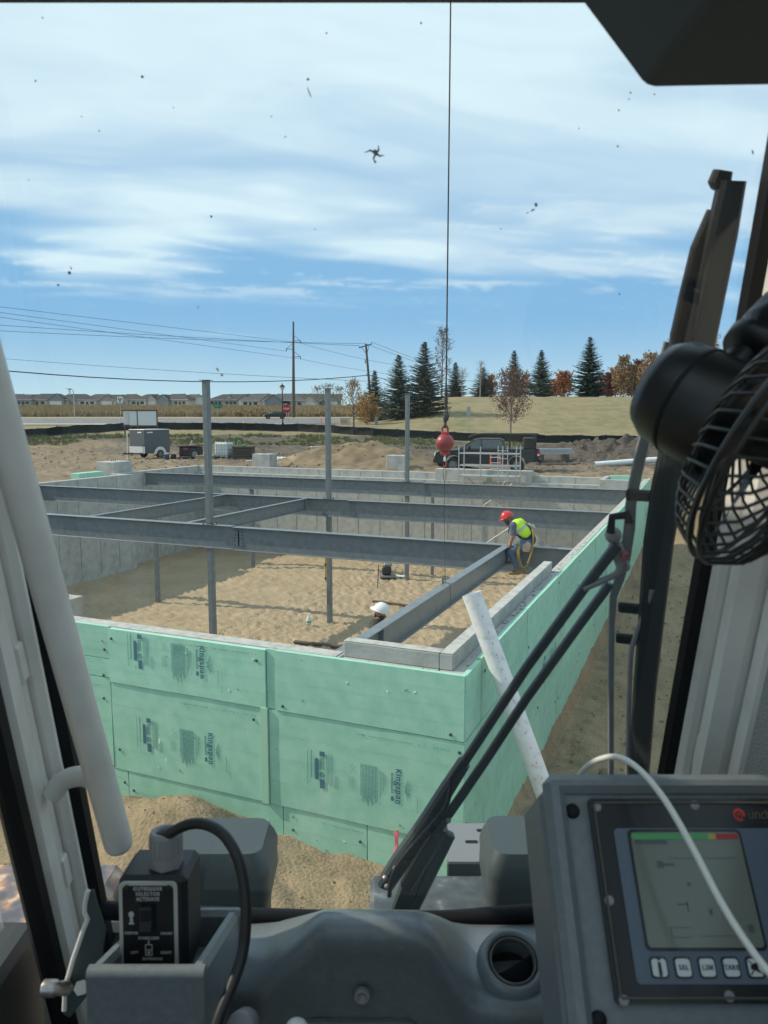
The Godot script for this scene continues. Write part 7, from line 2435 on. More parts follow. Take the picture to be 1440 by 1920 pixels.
func make_dash(t: Node3D) -> void:
	var rim := [[340, 1838, 0.86], [400, 1846, 0.86], [450, 1852, 0.855], [490, 1838, 0.85], [522, 1808, 0.85], [556, 1780, 0.85], [596, 1745, 0.852], [630, 1742, 0.85], [700, 1744, 0.85], [762, 1746, 0.85], [798, 1755, 0.848], [822, 1778, 0.846], [846, 1815, 0.843], [872, 1856, 0.84], [900, 1884, 0.836], [950, 1892, 0.83], [1020, 1890, 0.83], [1120, 1890, 0.83], [1260, 1890, 0.83]]
	var pts := []
	for a in rim: pts.append(Vector3(a[0], a[1], a[2]))
	pts = smooth_path(pts, 4)
	var rows := []
	for q in pts:
		var r := cabp(q.x, q.y, q.z)
		var ub := -0.742
		var um := lerpf(r.y, -0.715, 0.42)
		var p := [[1.045, ub], [1.0, lerpf(um, ub, 0.42)], [0.95, um], [0.91, lerpf(um, r.y, 0.5) + 0.003], [q.z + 0.030, r.y + 0.0015], [q.z + 0.016, r.y + 0.001], [q.z + 0.007, r.y - 0.002], [q.z + 0.002, r.y - 0.008], [q.z, r.y - 0.018], [q.z + 0.002, r.y - 0.035], [q.z + 0.02, r.y - 0.09], [q.z + 0.03, -0.86], [q.z + 0.03, -1.25]]
		var row := PackedVector3Array()
		for k in p: row.append(Vector3(r.x / q.z * lerpf(q.z, k[0], 0.55), k[1], -k[0]))
		rows.append(row)
	var m := MB.new()
	m.surf(rows, false, false)
	var d := put(t, "dashboard", m, M.dash)
	# lower pocket panel
	m = MB.new()
	var c := cabp(668, 1960, 0.872)
	m.prism(rounded(0.155, 0.075, 0.016), c, Basis.IDENTITY, 0.006)
	put(d, "lower_panel", m, M.console)
	# air vent on the right-hand plateau
	var vc := cabp(962, 1801, 0.88)
	var vn := Vector3(0.02, 0.90, 0.42).normalized()
	m = MB.new()
	m.lathe(vc - vn * 0.012, vn, [[0.045, 0.0], [0.0425, 0.009], [0.038, 0.0145], [0.0335, 0.0155], [0.031, 0.012], [0.030, -0.004], [0.029, -0.03]], 32)
	var vent := put(d, "air_vent", m, M.dash)
	m = MB.new(); m.lathe(vc - vn * 0.012, vn, [[0.0300, 0.011], [0.0285, 0.0135], [0.0265, 0.0125], [0.0255, 0.006]], 32); put(vent, "vent_ring", m, M.bezel_rim)
	m = MB.new()
	for k in 24: m.tri(vc - vn * 0.035, vc - vn * 0.035 + vent_dir(vn, k) * 0.0305, vc - vn * 0.035 + vent_dir(vn, k + 1) * 0.0305)
	put(vent, "vent_well", m, M.rubber)
	m = MB.new()
	var vx := (vent_dir(vn, 0) * cos(0.5) + vent_dir(vn, 6) * sin(0.5)).normalized()
	var vy := vn.cross(vx)
	var fr := []
	for i in 3:
		var row := PackedVector3Array()
		for k in 13: row.append(vc - vn * (0.006 + 0.006 * i) + vx * (0.0275 * cos(PI * k / 12.0)) + vy * (0.0275 * sin(PI * k / 12.0)) * ([0.12, 1.0, 1.0][i]) * 0.96 - vn * 0.006 * sin(PI * k / 12.0) * i)
		fr.append(row)
	m.surf(fr, false)
	put(vent, "vent_flap", m, M.rubber)
	# recessed screw on the dark face
	var sc := cabp(679, 1868, 0.858)
	m = MB.new(); m.lathe(sc, Vector3(0, 0.1, 1), [[0.0105, -0.004], [0.0105, 0.002], [0.008, 0.004], [0.0055, 0.003], [0.004, 0.0], [0.0, 0.0]], 16)
	put(d, "trim_screw", m, M.gland)
	# pocket that holds the control box
	m = MB.new()
	var x0 := -0.314
	var x1 := -0.190
	var zf := -0.735
	var zb := -0.93
	var uf := -0.579
	var ub := -0.645
	var w := 0.017
	m.prism(rounded(w, uf + 1.2, w * 0.48, 7), Vector3(x0, (uf - 1.2) / 2, zf - w / 2), Basis(Vector3(0, 0, -1), Vector3.UP, Vector3.RIGHT), x1 - x0)
	for x in [x0, x1 - w]:
		var row := []
		for z in [[zf - w * 0.6, uf - 0.0005], [zb, ub]]:
			for q in [[0.0, -0.6], [0.0, z[1] - 0.007], [0.005, z[1]], [w - 0.005, z[1]], [w, z[1] - 0.007], [w, -0.6]]:
				row.append(Vector3(x + q[0], q[1] if q[1] > -0.6 or q[1] != -0.6 else -1.2, z[0]))
		for k in 5: m.quad(row[k], row[k + 1], row[k + 7], row[k + 6])
	m.box(Vector3((x0 + x1) / 2, (ub - 1.2) / 2 + 0.003, zb), Vector3(x1 - x0 + 0.01, ub + 1.2, w), Basis.IDENTITY, 0.006)
	m.box(Vector3((x0 + x1) / 2, -0.70, (zf + zb) / 2), Vector3(x1 - x0 - 0.02, 0.02, absf(zb - zf)))
	put(d, "box_pocket", m, M.dash)
	# small grey knob low in the dash
	m = MB.new(); m.lathe(cabp(452, 1925, 0.80), Vector3(0, 0.55, 0.8), [[0.017, -0.03], [0.017, 0.006], [0.014, 0.012], [0.0, 0.013]], 14)
	put(d, "dash_knob", m, M.gland)
	m = MB.new(); m.ball(cabp(556, 1935, 0.80), Vector3(0.015, 0.015, 0.015), 14)
	put(d, "dash_knob", m, M.cab_paint)

func vent_dir(n: Vector3, k: int) -> Vector3:
	var x := n.cross(Vector3.FORWARD).normalized()
	return x * cos(TAU * k / 24.0) + n.cross(x) * sin(TAU * k / 24.0)

func make_shell(t: Node3D) -> void:
	var wall := func(called: String, a: Vector3, b: Vector3, mt: Material) -> void:
		var m := MB.new()
		m.box((a + b) / 2, (b - a).abs(), Basis.IDENTITY, 0.01)
		put(t, called, m, mt)
	wall.call("roof", Vector3(-0.56, 0.47, 0.85), Vector3(0.56, 0.53, 0.55), M.cab_liner)
	wall.call("roof", Vector3(-0.56, 0.47, -0.55), Vector3(0.56, 0.53, -0.80), M.cab_liner)
	wall.call("roof", Vector3(-0.56, 0.47, 0.55), Vector3(-0.40, 0.53, -0.55), M.cab_liner)
	wall.call("roof", Vector3(0.40, 0.47, 0.55), Vector3(0.56, 0.53, -0.55), M.cab_liner)
	var sky_m := MB.new()
	sky_m.quad(Vector3(-0.42, 0.51, 0.57), Vector3(0.42, 0.51, 0.57), Vector3(0.42, 0.51, -0.57), Vector3(-0.42, 0.51, -0.57))
	put(t, "roof_glass", sky_m, M.windscreen)
	wall.call("roof_front", Vector3(-0.56, 0.425, -0.70), Vector3(0.56, 0.47, -0.80), M.cab_dark)
	wall.call("floor", Vector3(-0.56, -1.55, 0.85), Vector3(0.56, -1.50, -1.15), M.plate_grey)
	wall.call("front_panel", Vector3(-0.56, -1.50, -1.08), Vector3(0.56, -0.775, -1.13), M.crane_body)
	# left door: dark lower panel, low window, solid upper panel
	wall.call("left_door", Vector3(-0.56, -1.50, 0.85), Vector3(-0.475, -0.69, -0.98), M.cab_dark)
	wall.call("left_door", Vector3(-0.56, -0.46, -0.10), Vector3(-0.475, 0.47, -0.74), M.cab_liner)
	var m := MB.new()
	m.quad(Vector3(-0.50, -0.70, 0.8), Vector3(-0.50, -0.70, -0.97), Vector3(-0.50, -0.43, -0.97), Vector3(-0.50, -0.43, 0.8))
	m.quad(Vector3(-0.50, -0.43, 0.8), Vector3(-0.50, -0.43, -0.12), Vector3(-0.50, 0.47, -0.12), Vector3(-0.50, 0.47, 0.8))
	put(t, "side_glass", m, M.windscreen)
	# right side: felt-lined panel with a window above
	wall.call("right_panel", Vector3(0.398, -1.50, 0.85), Vector3(0.56, -0.20, -0.815), M.felt)
	wall.call("right_window_frame", Vector3(0.44, 0.38, 0.85), Vector3(0.56, 0.47, -0.72), M.cab_dark)
	m = MB.new()
	m.quad(Vector3(0.5, -0.20, -0.75), Vector3(0.5, -0.20, 0.8), Vector3(0.5, 0.38, 0.8), Vector3(0.5, 0.38, -0.75))
	put(t, "side_glass", m, M.windscreen)
	m = MB.new()
	var sb := cabp(1452, 1318, 0.80)
	m.box(sb + Vector3(0.0, 0, 0), Vector3(0.05, 0.075, 0.03), Basis(Vector3.BACK, -0.25), 0.008)
	put(t, "side_switch", m, M.plastic_black)
	# tall driving mirrors on the left, outside the view; they stand between the sun and the screen
	m = MB.new()
	m.tube([Vector3(-0.52, 0.40, -0.82), Vector3(-0.80, 0.42, -1.10), Vector3(-0.80, -0.05, -1.10), Vector3(-0.52, -0.10, -0.92)], 0.014, 8)
	var ma := put(t, "mirror_arm", m, M.rubber)
	for q in [[0.62, 0.42], [0.22, 0.34]]:
		m = MB.new(); m.box(Vector3(-0.83, q[0], -1.10), Vector3(0.05, q[1], 0.34), Basis.IDENTITY, 0.018); put(ma, "mirror_head", m, M.rubber)
	# back: lower wall, window with frame
	wall.call("back_wall", Vector3(-0.56, -1.50, 0.80), Vector3(0.56, -0.55, 0.85), M.cab_liner)
	wall.call("back_wall", Vector3(-0.56, 0.36, 0.80), Vector3(0.56, 0.47, 0.85), M.cab_dark)
	m = MB.new()
	m.quad(Vector3(0.56, -0.55, 0.82), Vector3(-0.56, -0.55, 0.82), Vector3(-0.56, 0.36, 0.82), Vector3(0.56, 0.36, 0.82))
	put(t, "rear_glass", m, M.windscreen)
	# overhead visor box
	m = MB.new()
	var vf := 0.62
	var poly := PackedVector2Array()
	for a in [[1040, -70], [1188, 128], [1204, 150], [1214, 158], [1228, 162], [1330, 160], [1600, 156], [1600, -120], [1040, -120]]:
		var q := cabp(a[0], a[1], vf)
		poly.append(Vector2(q.x, q.y))
	m.prism(poly, Vector3(0, 0, -vf), Basis.IDENTITY, 0.16)
	var v := put(t, "overhead_box", m, M.visor_grey)
	m = MB.new()
	var q0 := cabp(1390, 22, vf)
	m.box(q0 + Vector3(0.06, 0.02, 0.166), Vector3(0.20, 0.04, 0.012), Basis.IDENTITY, 0.005)
	put(v, "box_lid", m, M.visor_grey)

func make_wiper(t: Node3D) -> void:
	var seg := func(pts: Array, w: Array, th: float, off: float) -> MB:         # a flat bar along the screen, its width changing
		var b := MB.new()
		var n := Vector3(0, 0.2652, -0.9642)
		var p := []
		for a in pts: p.append(wsp(a[0], a[1], off))
		var rows := []
		for i in p.size():
			var d: Vector3 = (p[mini(i + 1, p.size() - 1)] - p[maxi(i - 1, 0)]).normalized()
			var sd := n.cross(d).normalized()
			var hw: float = w[i] / 2
			var c := th * 0.22
			var row := PackedVector3Array()
			for q in [[-hw, -th / 2 + c], [-hw + c, -th / 2], [hw - c, -th / 2], [hw, -th / 2 + c], [hw, th / 2 - c], [hw - c, th / 2], [-hw + c, th / 2], [-hw, th / 2 - c]]:
				row.append(p[i] + sd * q[0] + n * q[1])
			rows.append(row)
		for i in p.size() - 1:
			for k in 8:
				var k2 := (k + 1) % 8
				b.quad(rows[i][k], rows[i][k2], rows[i + 1][k2], rows[i + 1][k])
		for i in range(1, 7):
			b.tri(rows[0][0], rows[0][i + 1], rows[0][i])
			b.tri(rows[-1][0], rows[-1][i], rows[-1][i + 1])
		return b
	var w := put(t, "wiper_arm", seg.call([[722, 1716], [754, 1668], [801, 1600], [845, 1530], [878, 1480]], [0.026, 0.028, 0.024, 0.020, 0.017], 0.020, 0.055), M.arm_black)
	put(w, "arm_rod", seg.call([[868, 1492], [927, 1404], [1000, 1295], [1113, 1142], [1180, 1056]], [0.0125, 0.0125, 0.0125, 0.013, 0.014], 0.009, 0.052), M.arm_black)
	var sp := MB.new()
	var coil := []
	var s0 := wsp(760, 1660, 0.040)
	var s1 := wsp(835, 1556, 0.040)
	for k in 81:
		var a := k * 0.9
		coil.append(s0.lerp(s1, k / 80.0) + Vector3(cos(a), 0.5 * sin(a), 0.8 * sin(a)) * 0.0062)
	sp.tube(coil, 0.0012, 4)
	put(w, "arm_spring", sp, M.bolt)
	var w2 := put(t, "wiper_arm", seg.call([[764, 1718], [800, 1658], [834, 1604]], [0.020, 0.021, 0.018], 0.018, 0.055), M.arm_black)
	put(w2, "arm_rod", seg.call([[818, 1616], [872, 1540], [918, 1474], [1000, 1352], [1100, 1216], [1165, 1130]], [0.013, 0.013, 0.0125, 0.012, 0.0115, 0.0115], 0.009, 0.05), M.arm_black)
	var hose := MB.new()
	hose.tube(smooth_path([wsp(730, 1712, 0.03), wsp(736, 1676, 0.032), wsp(760, 1640, 0.035), wsp(830, 1560, 0.035), wsp(846, 1520, 0.03), wsp(852, 1490, 0.035), wsp(880, 1462, 0.045)], 5), 0.0035, 7)
	put(w, "washer_hose", hose, M.rubber_cable)
	for a in [[742, 1672], [722, 1690], [726, 1706], [845, 1580]]:
		var b := MB.new()
		b.ball(wsp(a[0], a[1], 0.042), Vector3.ONE * 0.0045, 8)
		put(w, "arm_rivet", b, M.bolt_bright if a[0] == 722 else M.gland)
	# blade with its metal strip and clip
	var bl := put(t, "wiper_blade", seg.call([[1396, 338], [1376, 440], [1338, 620], [1296, 800], [1268, 930], [1250, 1040], [1236, 1180], [1222, 1320], [1200, 1620]], [0.026, 0.030, 0.032, 0.034, 0.035, 0.034, 0.030, 0.027, 0.025], 0.020, 0.030), M.rubber)
	put(bl, "blade_frame", seg.call([[1362, 395], [1336, 470], [1316, 560], [1298, 640], [1284, 760]], [0.006, 0.014, 0.017, 0.018, 0.016], 0.012, 0.040), M.rubber)
	put(bl, "blade_end", seg.call([[1382, 318], [1374, 345], [1368, 356]], [0.018, 0.022, 0.010], 0.014, 0.034), M.rubber)
	put(bl, "blade_strip", seg.call([[1290, 660], [1262, 770], [1236, 870], [1220, 940], [1212, 985], [1209, 1030], [1200, 1090], [1188, 1130], [1176, 1165], [1172, 1220], [1170, 1330], [1168, 1620]], [0.010, 0.012, 0.014, 0.014, 0.0135, 0.0145, 0.0135, 0.013, 0.010, 0.0085, 0.008, 0.008], 0.005, 0.062), M.plate_grey)
	for a in [[1222, 960], [1205, 1180], [1200, 1240]]:
		var b := MB.new()
		b.bar(wsp(a[0] - 22, a[1], 0.056), wsp(a[0] + 30, a[1] - 6, 0.04), 0.014, 0.008, Vector3(0, 0.26, -0.96), 0.002)
		put(bl, "strip_clip", b, M.rubber)
	var cl := MB.new()
	cl.bar(wsp(1178, 1055, 0.06), wsp(1198, 1112, 0.06), 0.017, 0.016, Vector3(0, 0.26, -0.96), 0.004)
	cl.ball(wsp(1176, 1042, 0.06), Vector3.ONE * 0.011, 12)
	var pv := put(bl, "pivot_clip", cl, M.gland)
	cl = MB.new(); cl.cyl(wsp(1193, 1076, 0.045), wsp(1193, 1076, 0.070), 0.0055, -1.0, 10)
	put(pv, "pivot_bolt", cl, M.bug_red)
	cl = MB.new(); cl.tube([wsp(1166, 1030, 0.05), wsp(1170, 1000, 0.05), wsp(1200, 996, 0.05), wsp(1204, 1010, 0.05)], 0.0055, 8)
	put(pv, "pivot_hoop", cl, M.rubber)
	cl = MB.new(); cl.tube(smooth_path([wsp(1112, 1140, 0.05), wsp(1150, 1124, 0.05), wsp(1180, 1110, 0.052), wsp(1190, 1086, 0.055)], 4), 0.0045, 8)
	put(pv, "pivot_link", cl, M.gland)
	cl = MB.new(); cl.tube(smooth_path([wsp(1232, 1120, 0.02), wsp(1222, 1165, 0.025), wsp(1204, 1220, 0.03), wsp(1194, 1290, 0.03), wsp(1186, 1600, 0.03)], 4), 0.0032, 7)
	put(bl, "washer_tube", cl, M.gland)

func make_control_box() -> void:
	var o := cabp(277, 1652, 0.80)
	var t := thing("outrigger_control_box", "black outrigger selector box with silver framed plate in the dash pocket", "control box", cab_xf * Transform3D(Basis(Vector3.RIGHT, -0.06), o))
	# own axes: y down from the top edge of the plate, z towards the driver
	var w := 0.066
	var h := 0.120
	var m := MB.new()
	m.box(Vector3(0.004, -h / 2 + 0.003, -0.036), Vector3(w + 0.012, h, 0.068), Basis.IDENTITY, 0.006)
	put(t, "case", m, M.box_black)
	m = MB.new(); m.prism(rounded(w, h - 0.006, 0.007), Vector3(0, -h / 2 + 0.002, -0.002), Basis.IDENTITY, 0.0022); var fr := put(t, "plate_frame", m, M.plate_silver)
	m = MB.new(); m.prism(rounded(w - 0.0085, h - 0.0145, 0.0045), Vector3(0, -h / 2 + 0.002, 0.0), Basis.IDENTITY, 0.0008); put(fr, "plate_face", m, M.plate_black)
	var lines_ := [["OUTRIGGER", 0.0, -0.0085, 0.0072], ["SELECTOR", 0.0, -0.0145, 0.0072], ["ACTIVATE", 0.0, -0.0205, 0.0072], ["CENTER", -0.0195, -0.060, 0.0052], ["FRONT", 0.0205, -0.0605, 0.0052], ["STABILIZER", 0.0, -0.066, 0.0055], ["LEFT", -0.0165, -0.083, 0.0052], ["RIGHT", 0.0195, -0.083, 0.0052], ["EXTENSION", 0.004, -0.0905, 0.0052]]
	m = MB.new()
	for a in lines_: m.text(a[0], a[3] * 0.80, Transform3D(Basis.IDENTITY, Vector3(a[1], a[2], 0.0012)), true, 0.0004)
	tag(put(fr, "lettering", m, M.print_silver), "", "", "", "stuff")
	m = MB.new()                                                       # little lamp and carrier pictograms
	m.ball(Vector3(-0.019, -0.0385, 0.001), Vector3(0.0034, 0.0036, 0.0004), 10); m.box(Vector3(-0.019, -0.0445, 0.0011), Vector3(0.0032, 0.008, 0.0006)); m.box(Vector3(-0.019, -0.049, 0.0011), Vector3(0.0058, 0.0018, 0.0006))
	put(fr, "pictogram", m, M.print_silver)
	m = MB.new()
	for sx in [-0.0036, 0.0036]: m.box(Vector3(sx, -0.080, 0.0011), Vector3(0.0008, 0.013, 0.0006))
	for y in [-0.0738, -0.080, -0.0862]: m.box(Vector3(0, y, 0.0011), Vector3(0.008, 0.0008, 0.0006))
	m.box(Vector3(0, -0.071, 0.0011), Vector3(0.0014, 0.004, 0.0006)); m.box(Vector3(0, -0.0832, 0.0011), Vector3(0.003, 0.003, 0.0006))
	put(fr, "pictogram", m, M.print_silver)
	m = MB.new(); m.box(Vector3(0.0, -0.0415, 0.0005), Vector3(0.0185, 0.0335, 0.002), Basis.IDENTITY, 0.0008); var sw := put(t, "switch_bezel", m, M.rubber)
	m = MB.new()
	m.box(Vector3(-0.001, -0.0345, 0.0045), Vector3(0.0145, 0.016, 0.007), Basis(Vector3.RIGHT, 0.16), 0.0014)
	m.box(Vector3(-0.001, -0.0495, 0.0040), Vector3(0.0145, 0.014, 0.006), Basis(Vector3.RIGHT, -0.16), 0.0014)
	put(sw, "rocker", m, M.box_black)
	for sx in [-0.0235, 0.0235]:
		m = MB.new(); m.lathe(Vector3(sx, -0.0075, 0.0006), Vector3(0, 0, 1), [[0.0034, 0.0], [0.0032, 0.0012], [0.0012, 0.0014], [0.0, 0.0008]], 12); put(t, "plate_screw", m, M.plastic_black)
	# cable gland and cable
	var gp := Vector3(0.0125, 0.003, -0.030)
	m = MB.new(); m.lathe(gp, Vector3.UP, [[0.0195, 0.0], [0.0195, 0.012], [0.0185, 0.0135]], 6)
	var gl := put(t, "gland_nut", m, M.gland)
	m = MB.new()
	var prof := [[0.0178, 0.012], [0.0182, 0.016], [0.0184, 0.036], [0.0165, 0.0405], [0.012, 0.0405], [0.0105, 0.036], [0.010, 0.02]]
	m.lathe(gp, Vector3.UP, prof, 40)
	for k in 18:
		var a := TAU * k / 18.0
		m.box(gp + Vector3(cos(a) * 0.0183, 0.025, sin(a) * 0.0183), Vector3(0.0012, 0.020, 0.0024), Basis(Vector3.UP, -a))
	put(gl, "gland_cap", m, M.gland)
	var c := thing("control_cable", "thick black rubber cable arching from the control box over the dash", "cable", cab_xf)
	m = MB.new()
	var bx := Transform3D(Basis(Vector3.RIGHT, -0.06), o)
	m.tube(smooth_path([bx * (gp + Vector3(0, 0.018, 0)), bx * (gp + Vector3(0.001, 0.034, 0)), cabp(318, 1563, 0.822), cabp(352, 1546, 0.815), cabp(386, 1546, 0.81), cabp(420, 1566, 0.80), cabp(446, 1610, 0.79), cabp(459, 1670, 0.78), cabp(461, 1730, 0.77), cabp(454, 1790, 0.76), cabp(434, 1850, 0.74), cabp(408, 1915, 0.72), cabp(392, 1990, 0.70)], 5), 0.0062, 12)
	put(c, "cable_sheath", m, M.rubber_cable)

func make_monitor() -> void:
	var p0 := Vector3(0.1855, -0.3484, -0.66)
	var yd := Vector3(0, 0.768, -0.64).normalized()
	var nd := Vector3(0, 0.64, 0.768).normalized()
	var t := thing("load_monitor", "grey load moment display unit with small screen and white keys", "display unit", cab_xf * Transform3D(Basis(Vector3.RIGHT, yd, nd), p0))
	var fp := func(px: float, py: float) -> Vector2:               # where the face is seen at that place
		var d := cabp(px, py, 1.0)
		var p := d * (p0.dot(nd) / d.dot(nd))
		return Vector2(p.x - p0.x, (p - p0).dot(yd))
	var rect := func(x0: float, y0: float, x1: float, y1: float) -> Array:   # centre and size from a left-top and right-bottom corner
		var a: Vector2 = fp.call(x0, y0)
		var b: Vector2 = fp.call(x1, y1)
		return [(a + b) / 2, Vector2(absf(b.x - a.x), absf(a.y - b.y))]
	var plate := func(parent: Node, called: String, c: Vector2, s: Vector2, z0: float, z1: float, mt: Material, r := 0.004) -> MeshInstance3D:
		var b := MB.new()
		b.prism(rounded(s.x, s.y, r), Vector3(c.x, c.y, z0), Basis.IDENTITY, z1 - z0)
		return put(parent, called, b, mt)
	var lt: Vector2 = fp.call(1012, 1452)
	var right := 0.34
	var low := -0.235
	var m := MB.new()
	m.box(Vector3((lt.x + right) / 2, (lt.y + low) / 2, -0.060), Vector3(right - lt.x, lt.y - low, 0.120), Basis.IDENTITY, 0.016)
	var hs := put(t, "housing", m, M.console)
	# raised rim round the face
	m = MB.new()
	m.box(Vector3(lt.x + 0.0105, (lt.y + low) / 2, 0.002), Vector3(0.019, lt.y - low - 0.006, 0.016), Basis.IDENTITY, 0.006)
	m.box(Vector3((lt.x + right) / 2, lt.y - 0.0095, 0.002), Vector3(right - lt.x - 0.006, 0.017, 0.0155), Basis.IDENTITY, 0.006)
	put(hs, "housing_rim", m, M.console)
	m = MB.new(); m.cyl(Vector3(0.10, -0.20, -0.10), Vector3(0.10, -0.75, -0.45), 0.03, -1.0, 14)
	put(hs, "stand_arm", m, M.cab_dark)
	var w := right - 0.03
	var bz: MeshInstance3D = plate.call(t, "bezel", Vector2(w / 2, -0.0785), Vector2(w, 0.157), -0.001, 0.0065, M.bezel, 0.003)
	m = MB.new()
	for a in [[Vector3(0.004, -0.0785, 0), Vector3(0.0022, 0.148, 0.002)], [Vector3(w / 2, -0.004, 0), Vector3(w - 0.008, 0.0022, 0.002)], [Vector3(w / 2, -0.153, 0), Vector3(w - 0.008, 0.0022, 0.002)]]: m.box(a[0] + Vector3(0, 0, 0.0075), a[1], Basis.IDENTITY, 0.0008)
	put(bz, "bezel_rim", m, M.bezel_rim)
	var a: Array = rect.call(1146, 1556, 1560, 1846)
	var pn: MeshInstance3D = plate.call(t, "key_panel", a[0], a[1], 0.006, 0.0078, M.panel_blue, 0.004)
	a = rect.call(1174, 1562, 1428, 1780)
	var sf: MeshInstance3D = plate.call(pn, "screen_frame", a[0], a[1] + Vector2(0.003, 0.003), 0.0072, 0.0086, M.bezel, 0.004)
	var lcd: MeshInstance3D = plate.call(t, "screen", a[0], a[1] - Vector2(0.0015, 0.0015), 0.0080, 0.0092, M.screen_lcd, 0.0035)
	var sx0: float = a[0].x - a[1].x / 2 + 0.002
	var sw: float = a[1].x - 0.004
	var ty: float = a[0].y + a[1].y / 2 - 0.0045
	m = MB.new(); m.box(Vector3(sx0 + sw * 0.36, ty, 0.0094), Vector3(sw * 0.72, 0.0045, 0.0008)); put(lcd, "load_bar", m, M.led_green)
	m = MB.new(); m.box(Vector3(sx0 + sw * 0.755, ty, 0.0094), Vector3(sw * 0.07, 0.0045, 0.0008)); put(lcd, "load_bar", m, M.led_yellow)
	m = MB.new(); m.box(Vector3(sx0 + sw * 0.895, ty, 0.0094), Vector3(sw * 0.21, 0.0045, 0.0008)); put(lcd, "load_bar", m, M.led_red)
	m = MB.new()
	for q in [[0.17, 0.90, 0.30, 0.035], [0.22, 0.70, 0.06, 0.06], [0.30, 0.70, 0.10, 0.02], [0.62, 0.755, 0.62, 0.006], [0.45, 0.53, 0.03, 0.03], [0.36, 0.36, 0.10, 0.012], [0.40, 0.34, 0.012, 0.09], [0.60, 0.30, 0.03, 0.05], [0.30, 0.17, 0.18, 0.006], [0.30, 0.09, 0.18, 0.006], [0.21, 0.13, 0.006, 0.08], [0.62, 0.10, 0.30, 0.005], [0.93, 0.16, 0.05, 0.06]]:
		m.box(Vector3(sx0 + sw * q[0], a[0].y - a[1].y / 2 + a[1].y * q[1], 0.0093), Vector3(sw * q[2], a[1].y * q[3], 0.0004))
	tag(put(lcd, "screen_marks", m, M.lcd_mark), "", "", "", "stuff")
	# keys
	var names := ["i", "SEL", "LIM", "TARE", ""]
	for k in 5:
		var kx := 1230.0 + 44.5 * k
		var c: Vector2 = fp.call(kx, 1815)
		var ksz := Vector2(0.0115, 0.0125)
		var fr: MeshInstance3D = plate.call(pn, "key_surround", c, ksz + Vector2(0.003, 0.003), 0.0070, 0.0084, M.bezel, 0.003)
		var key: MeshInstance3D = plate.call(t, "key", c, ksz, 0.0080, 0.0098, M.key_white, 0.0025)
		m = MB.new()
		if k == 0: m.text("i", 0.0175, Transform3D(Basis.IDENTITY, Vector3(c.x, c.y, 0.0100)), true, 0.0004)
		elif k < 4: m.text(names[k], 0.0050, Transform3D(Basis.IDENTITY, Vector3(c.x, c.y, 0.0100)), true, 0.0004)
		else:
			m.prism(PackedVector2Array([Vector2(-0.004, -0.0015), Vector2(-0.0015, -0.0015), Vector2(0.002, -0.004), Vector2(0.002, 0.004), Vector2(-0.0015, 0.0015), Vector2(-0.004, 0.0015)]), Vector3(c.x, c.y, 0.0097), Basis.IDENTITY, 0.0004)
			m.bar(Vector3(c.x - 0.005, c.y - 0.005, 0.0100), Vector3(c.x + 0.005, c.y + 0.005, 0.0100), 0.0008, 0.0006, Vector3(0, 0, 1)); m.bar(Vector3(c.x - 0.005, c.y + 0.005, 0.0100), Vector3(c.x + 0.005, c.y - 0.005, 0.0100), 0.0008, 0.0006, Vector3(0, 0, 1))
		put(key, "key_symbol", m, M.bezel)
	# maker's mark: red ring with a dim word
	var lc: Vector2 = fp.call(1380, 1531)
	m = MB.new()
	for k in 20:
		if k == 17 or k == 18: continue
		var t0 := TAU * k / 20.0
		var t1 := TAU * (k + 1) / 20.0
		var d0 := Vector3(cos(t0), sin(t0), 0)
		var d1 := Vector3(cos(t1), sin(t1), 0)
		var o := Vector3(lc.x, lc.y, 0.0071)
		m.quad(o + d0 * 0.0032, o + d0 * 0.0056, o + d1 * 0.0056, o + d1 * 0.0032)
	m.text("n", 0.009, Transform3D(Basis.IDENTITY, Vector3(lc.x, lc.y, 0.0072)), true, 0.0002)
	put(bz, "red_mark", m, M.led_red)
	m = MB.new(); m.text("unchtown", 0.0095, Transform3D(Basis.IDENTITY, Vector3(lc.x + 0.029, lc.y, 0.0072)), false, 0.0002); put(bz, "maker_word", m, M.bezel_rim)
	for q in [[1116, 1516], [1298, 1513], [1139, 1690], [1166, 1876], [1362, 1868]]:
		var c: Vector2 = fp.call(q[0], q[1])
		m = MB.new(); m.lathe(Vector3(c.x, c.y, 0.0060), Vector3(0, 0, 1), [[0.0042, 0.0], [0.004, 0.0014], [0.002, 0.0018], [0.0, 0.0012]], 12); put(bz, "bezel_screw", m, M.gland)
	for q in [[1073, 1521], [1122, 1912]]:
		var c: Vector2 = fp.call(q[0], q[1])
		m = MB.new(); m.lathe(Vector3(c.x, c.y, -0.001), Vector3(0, 0, 1), [[0.0065, 0.0], [0.0065, 0.003], [0.0048, 0.0062], [0.0, 0.007]], 16); put(t, "rubber_plug", m, M.rubber)
	# white cord over it
	var c := thing("charging_cable", "thin white charging cord looping over the display unit", "cord", cab_xf)
	m = MB.new()
	m.tube(smooth_path([cabp(1080, 1462, 0.745), cabp(1098, 1440, 0.725), cabp(1124, 1424, 0.70), cabp(1160, 1420, 0.675), cabp(1200, 1444, 0.645), cabp(1248, 1502, 0.61), cabp(1300, 1592, 0.57), cabp(1350, 1688, 0.54), cabp(1400, 1768, 0.515), cabp(1450, 1832, 0.49), cabp(1520, 1900, 0.46)], 6), 0.0028, 10)
	put(c, "cord_sheath", m, M.cord_white)

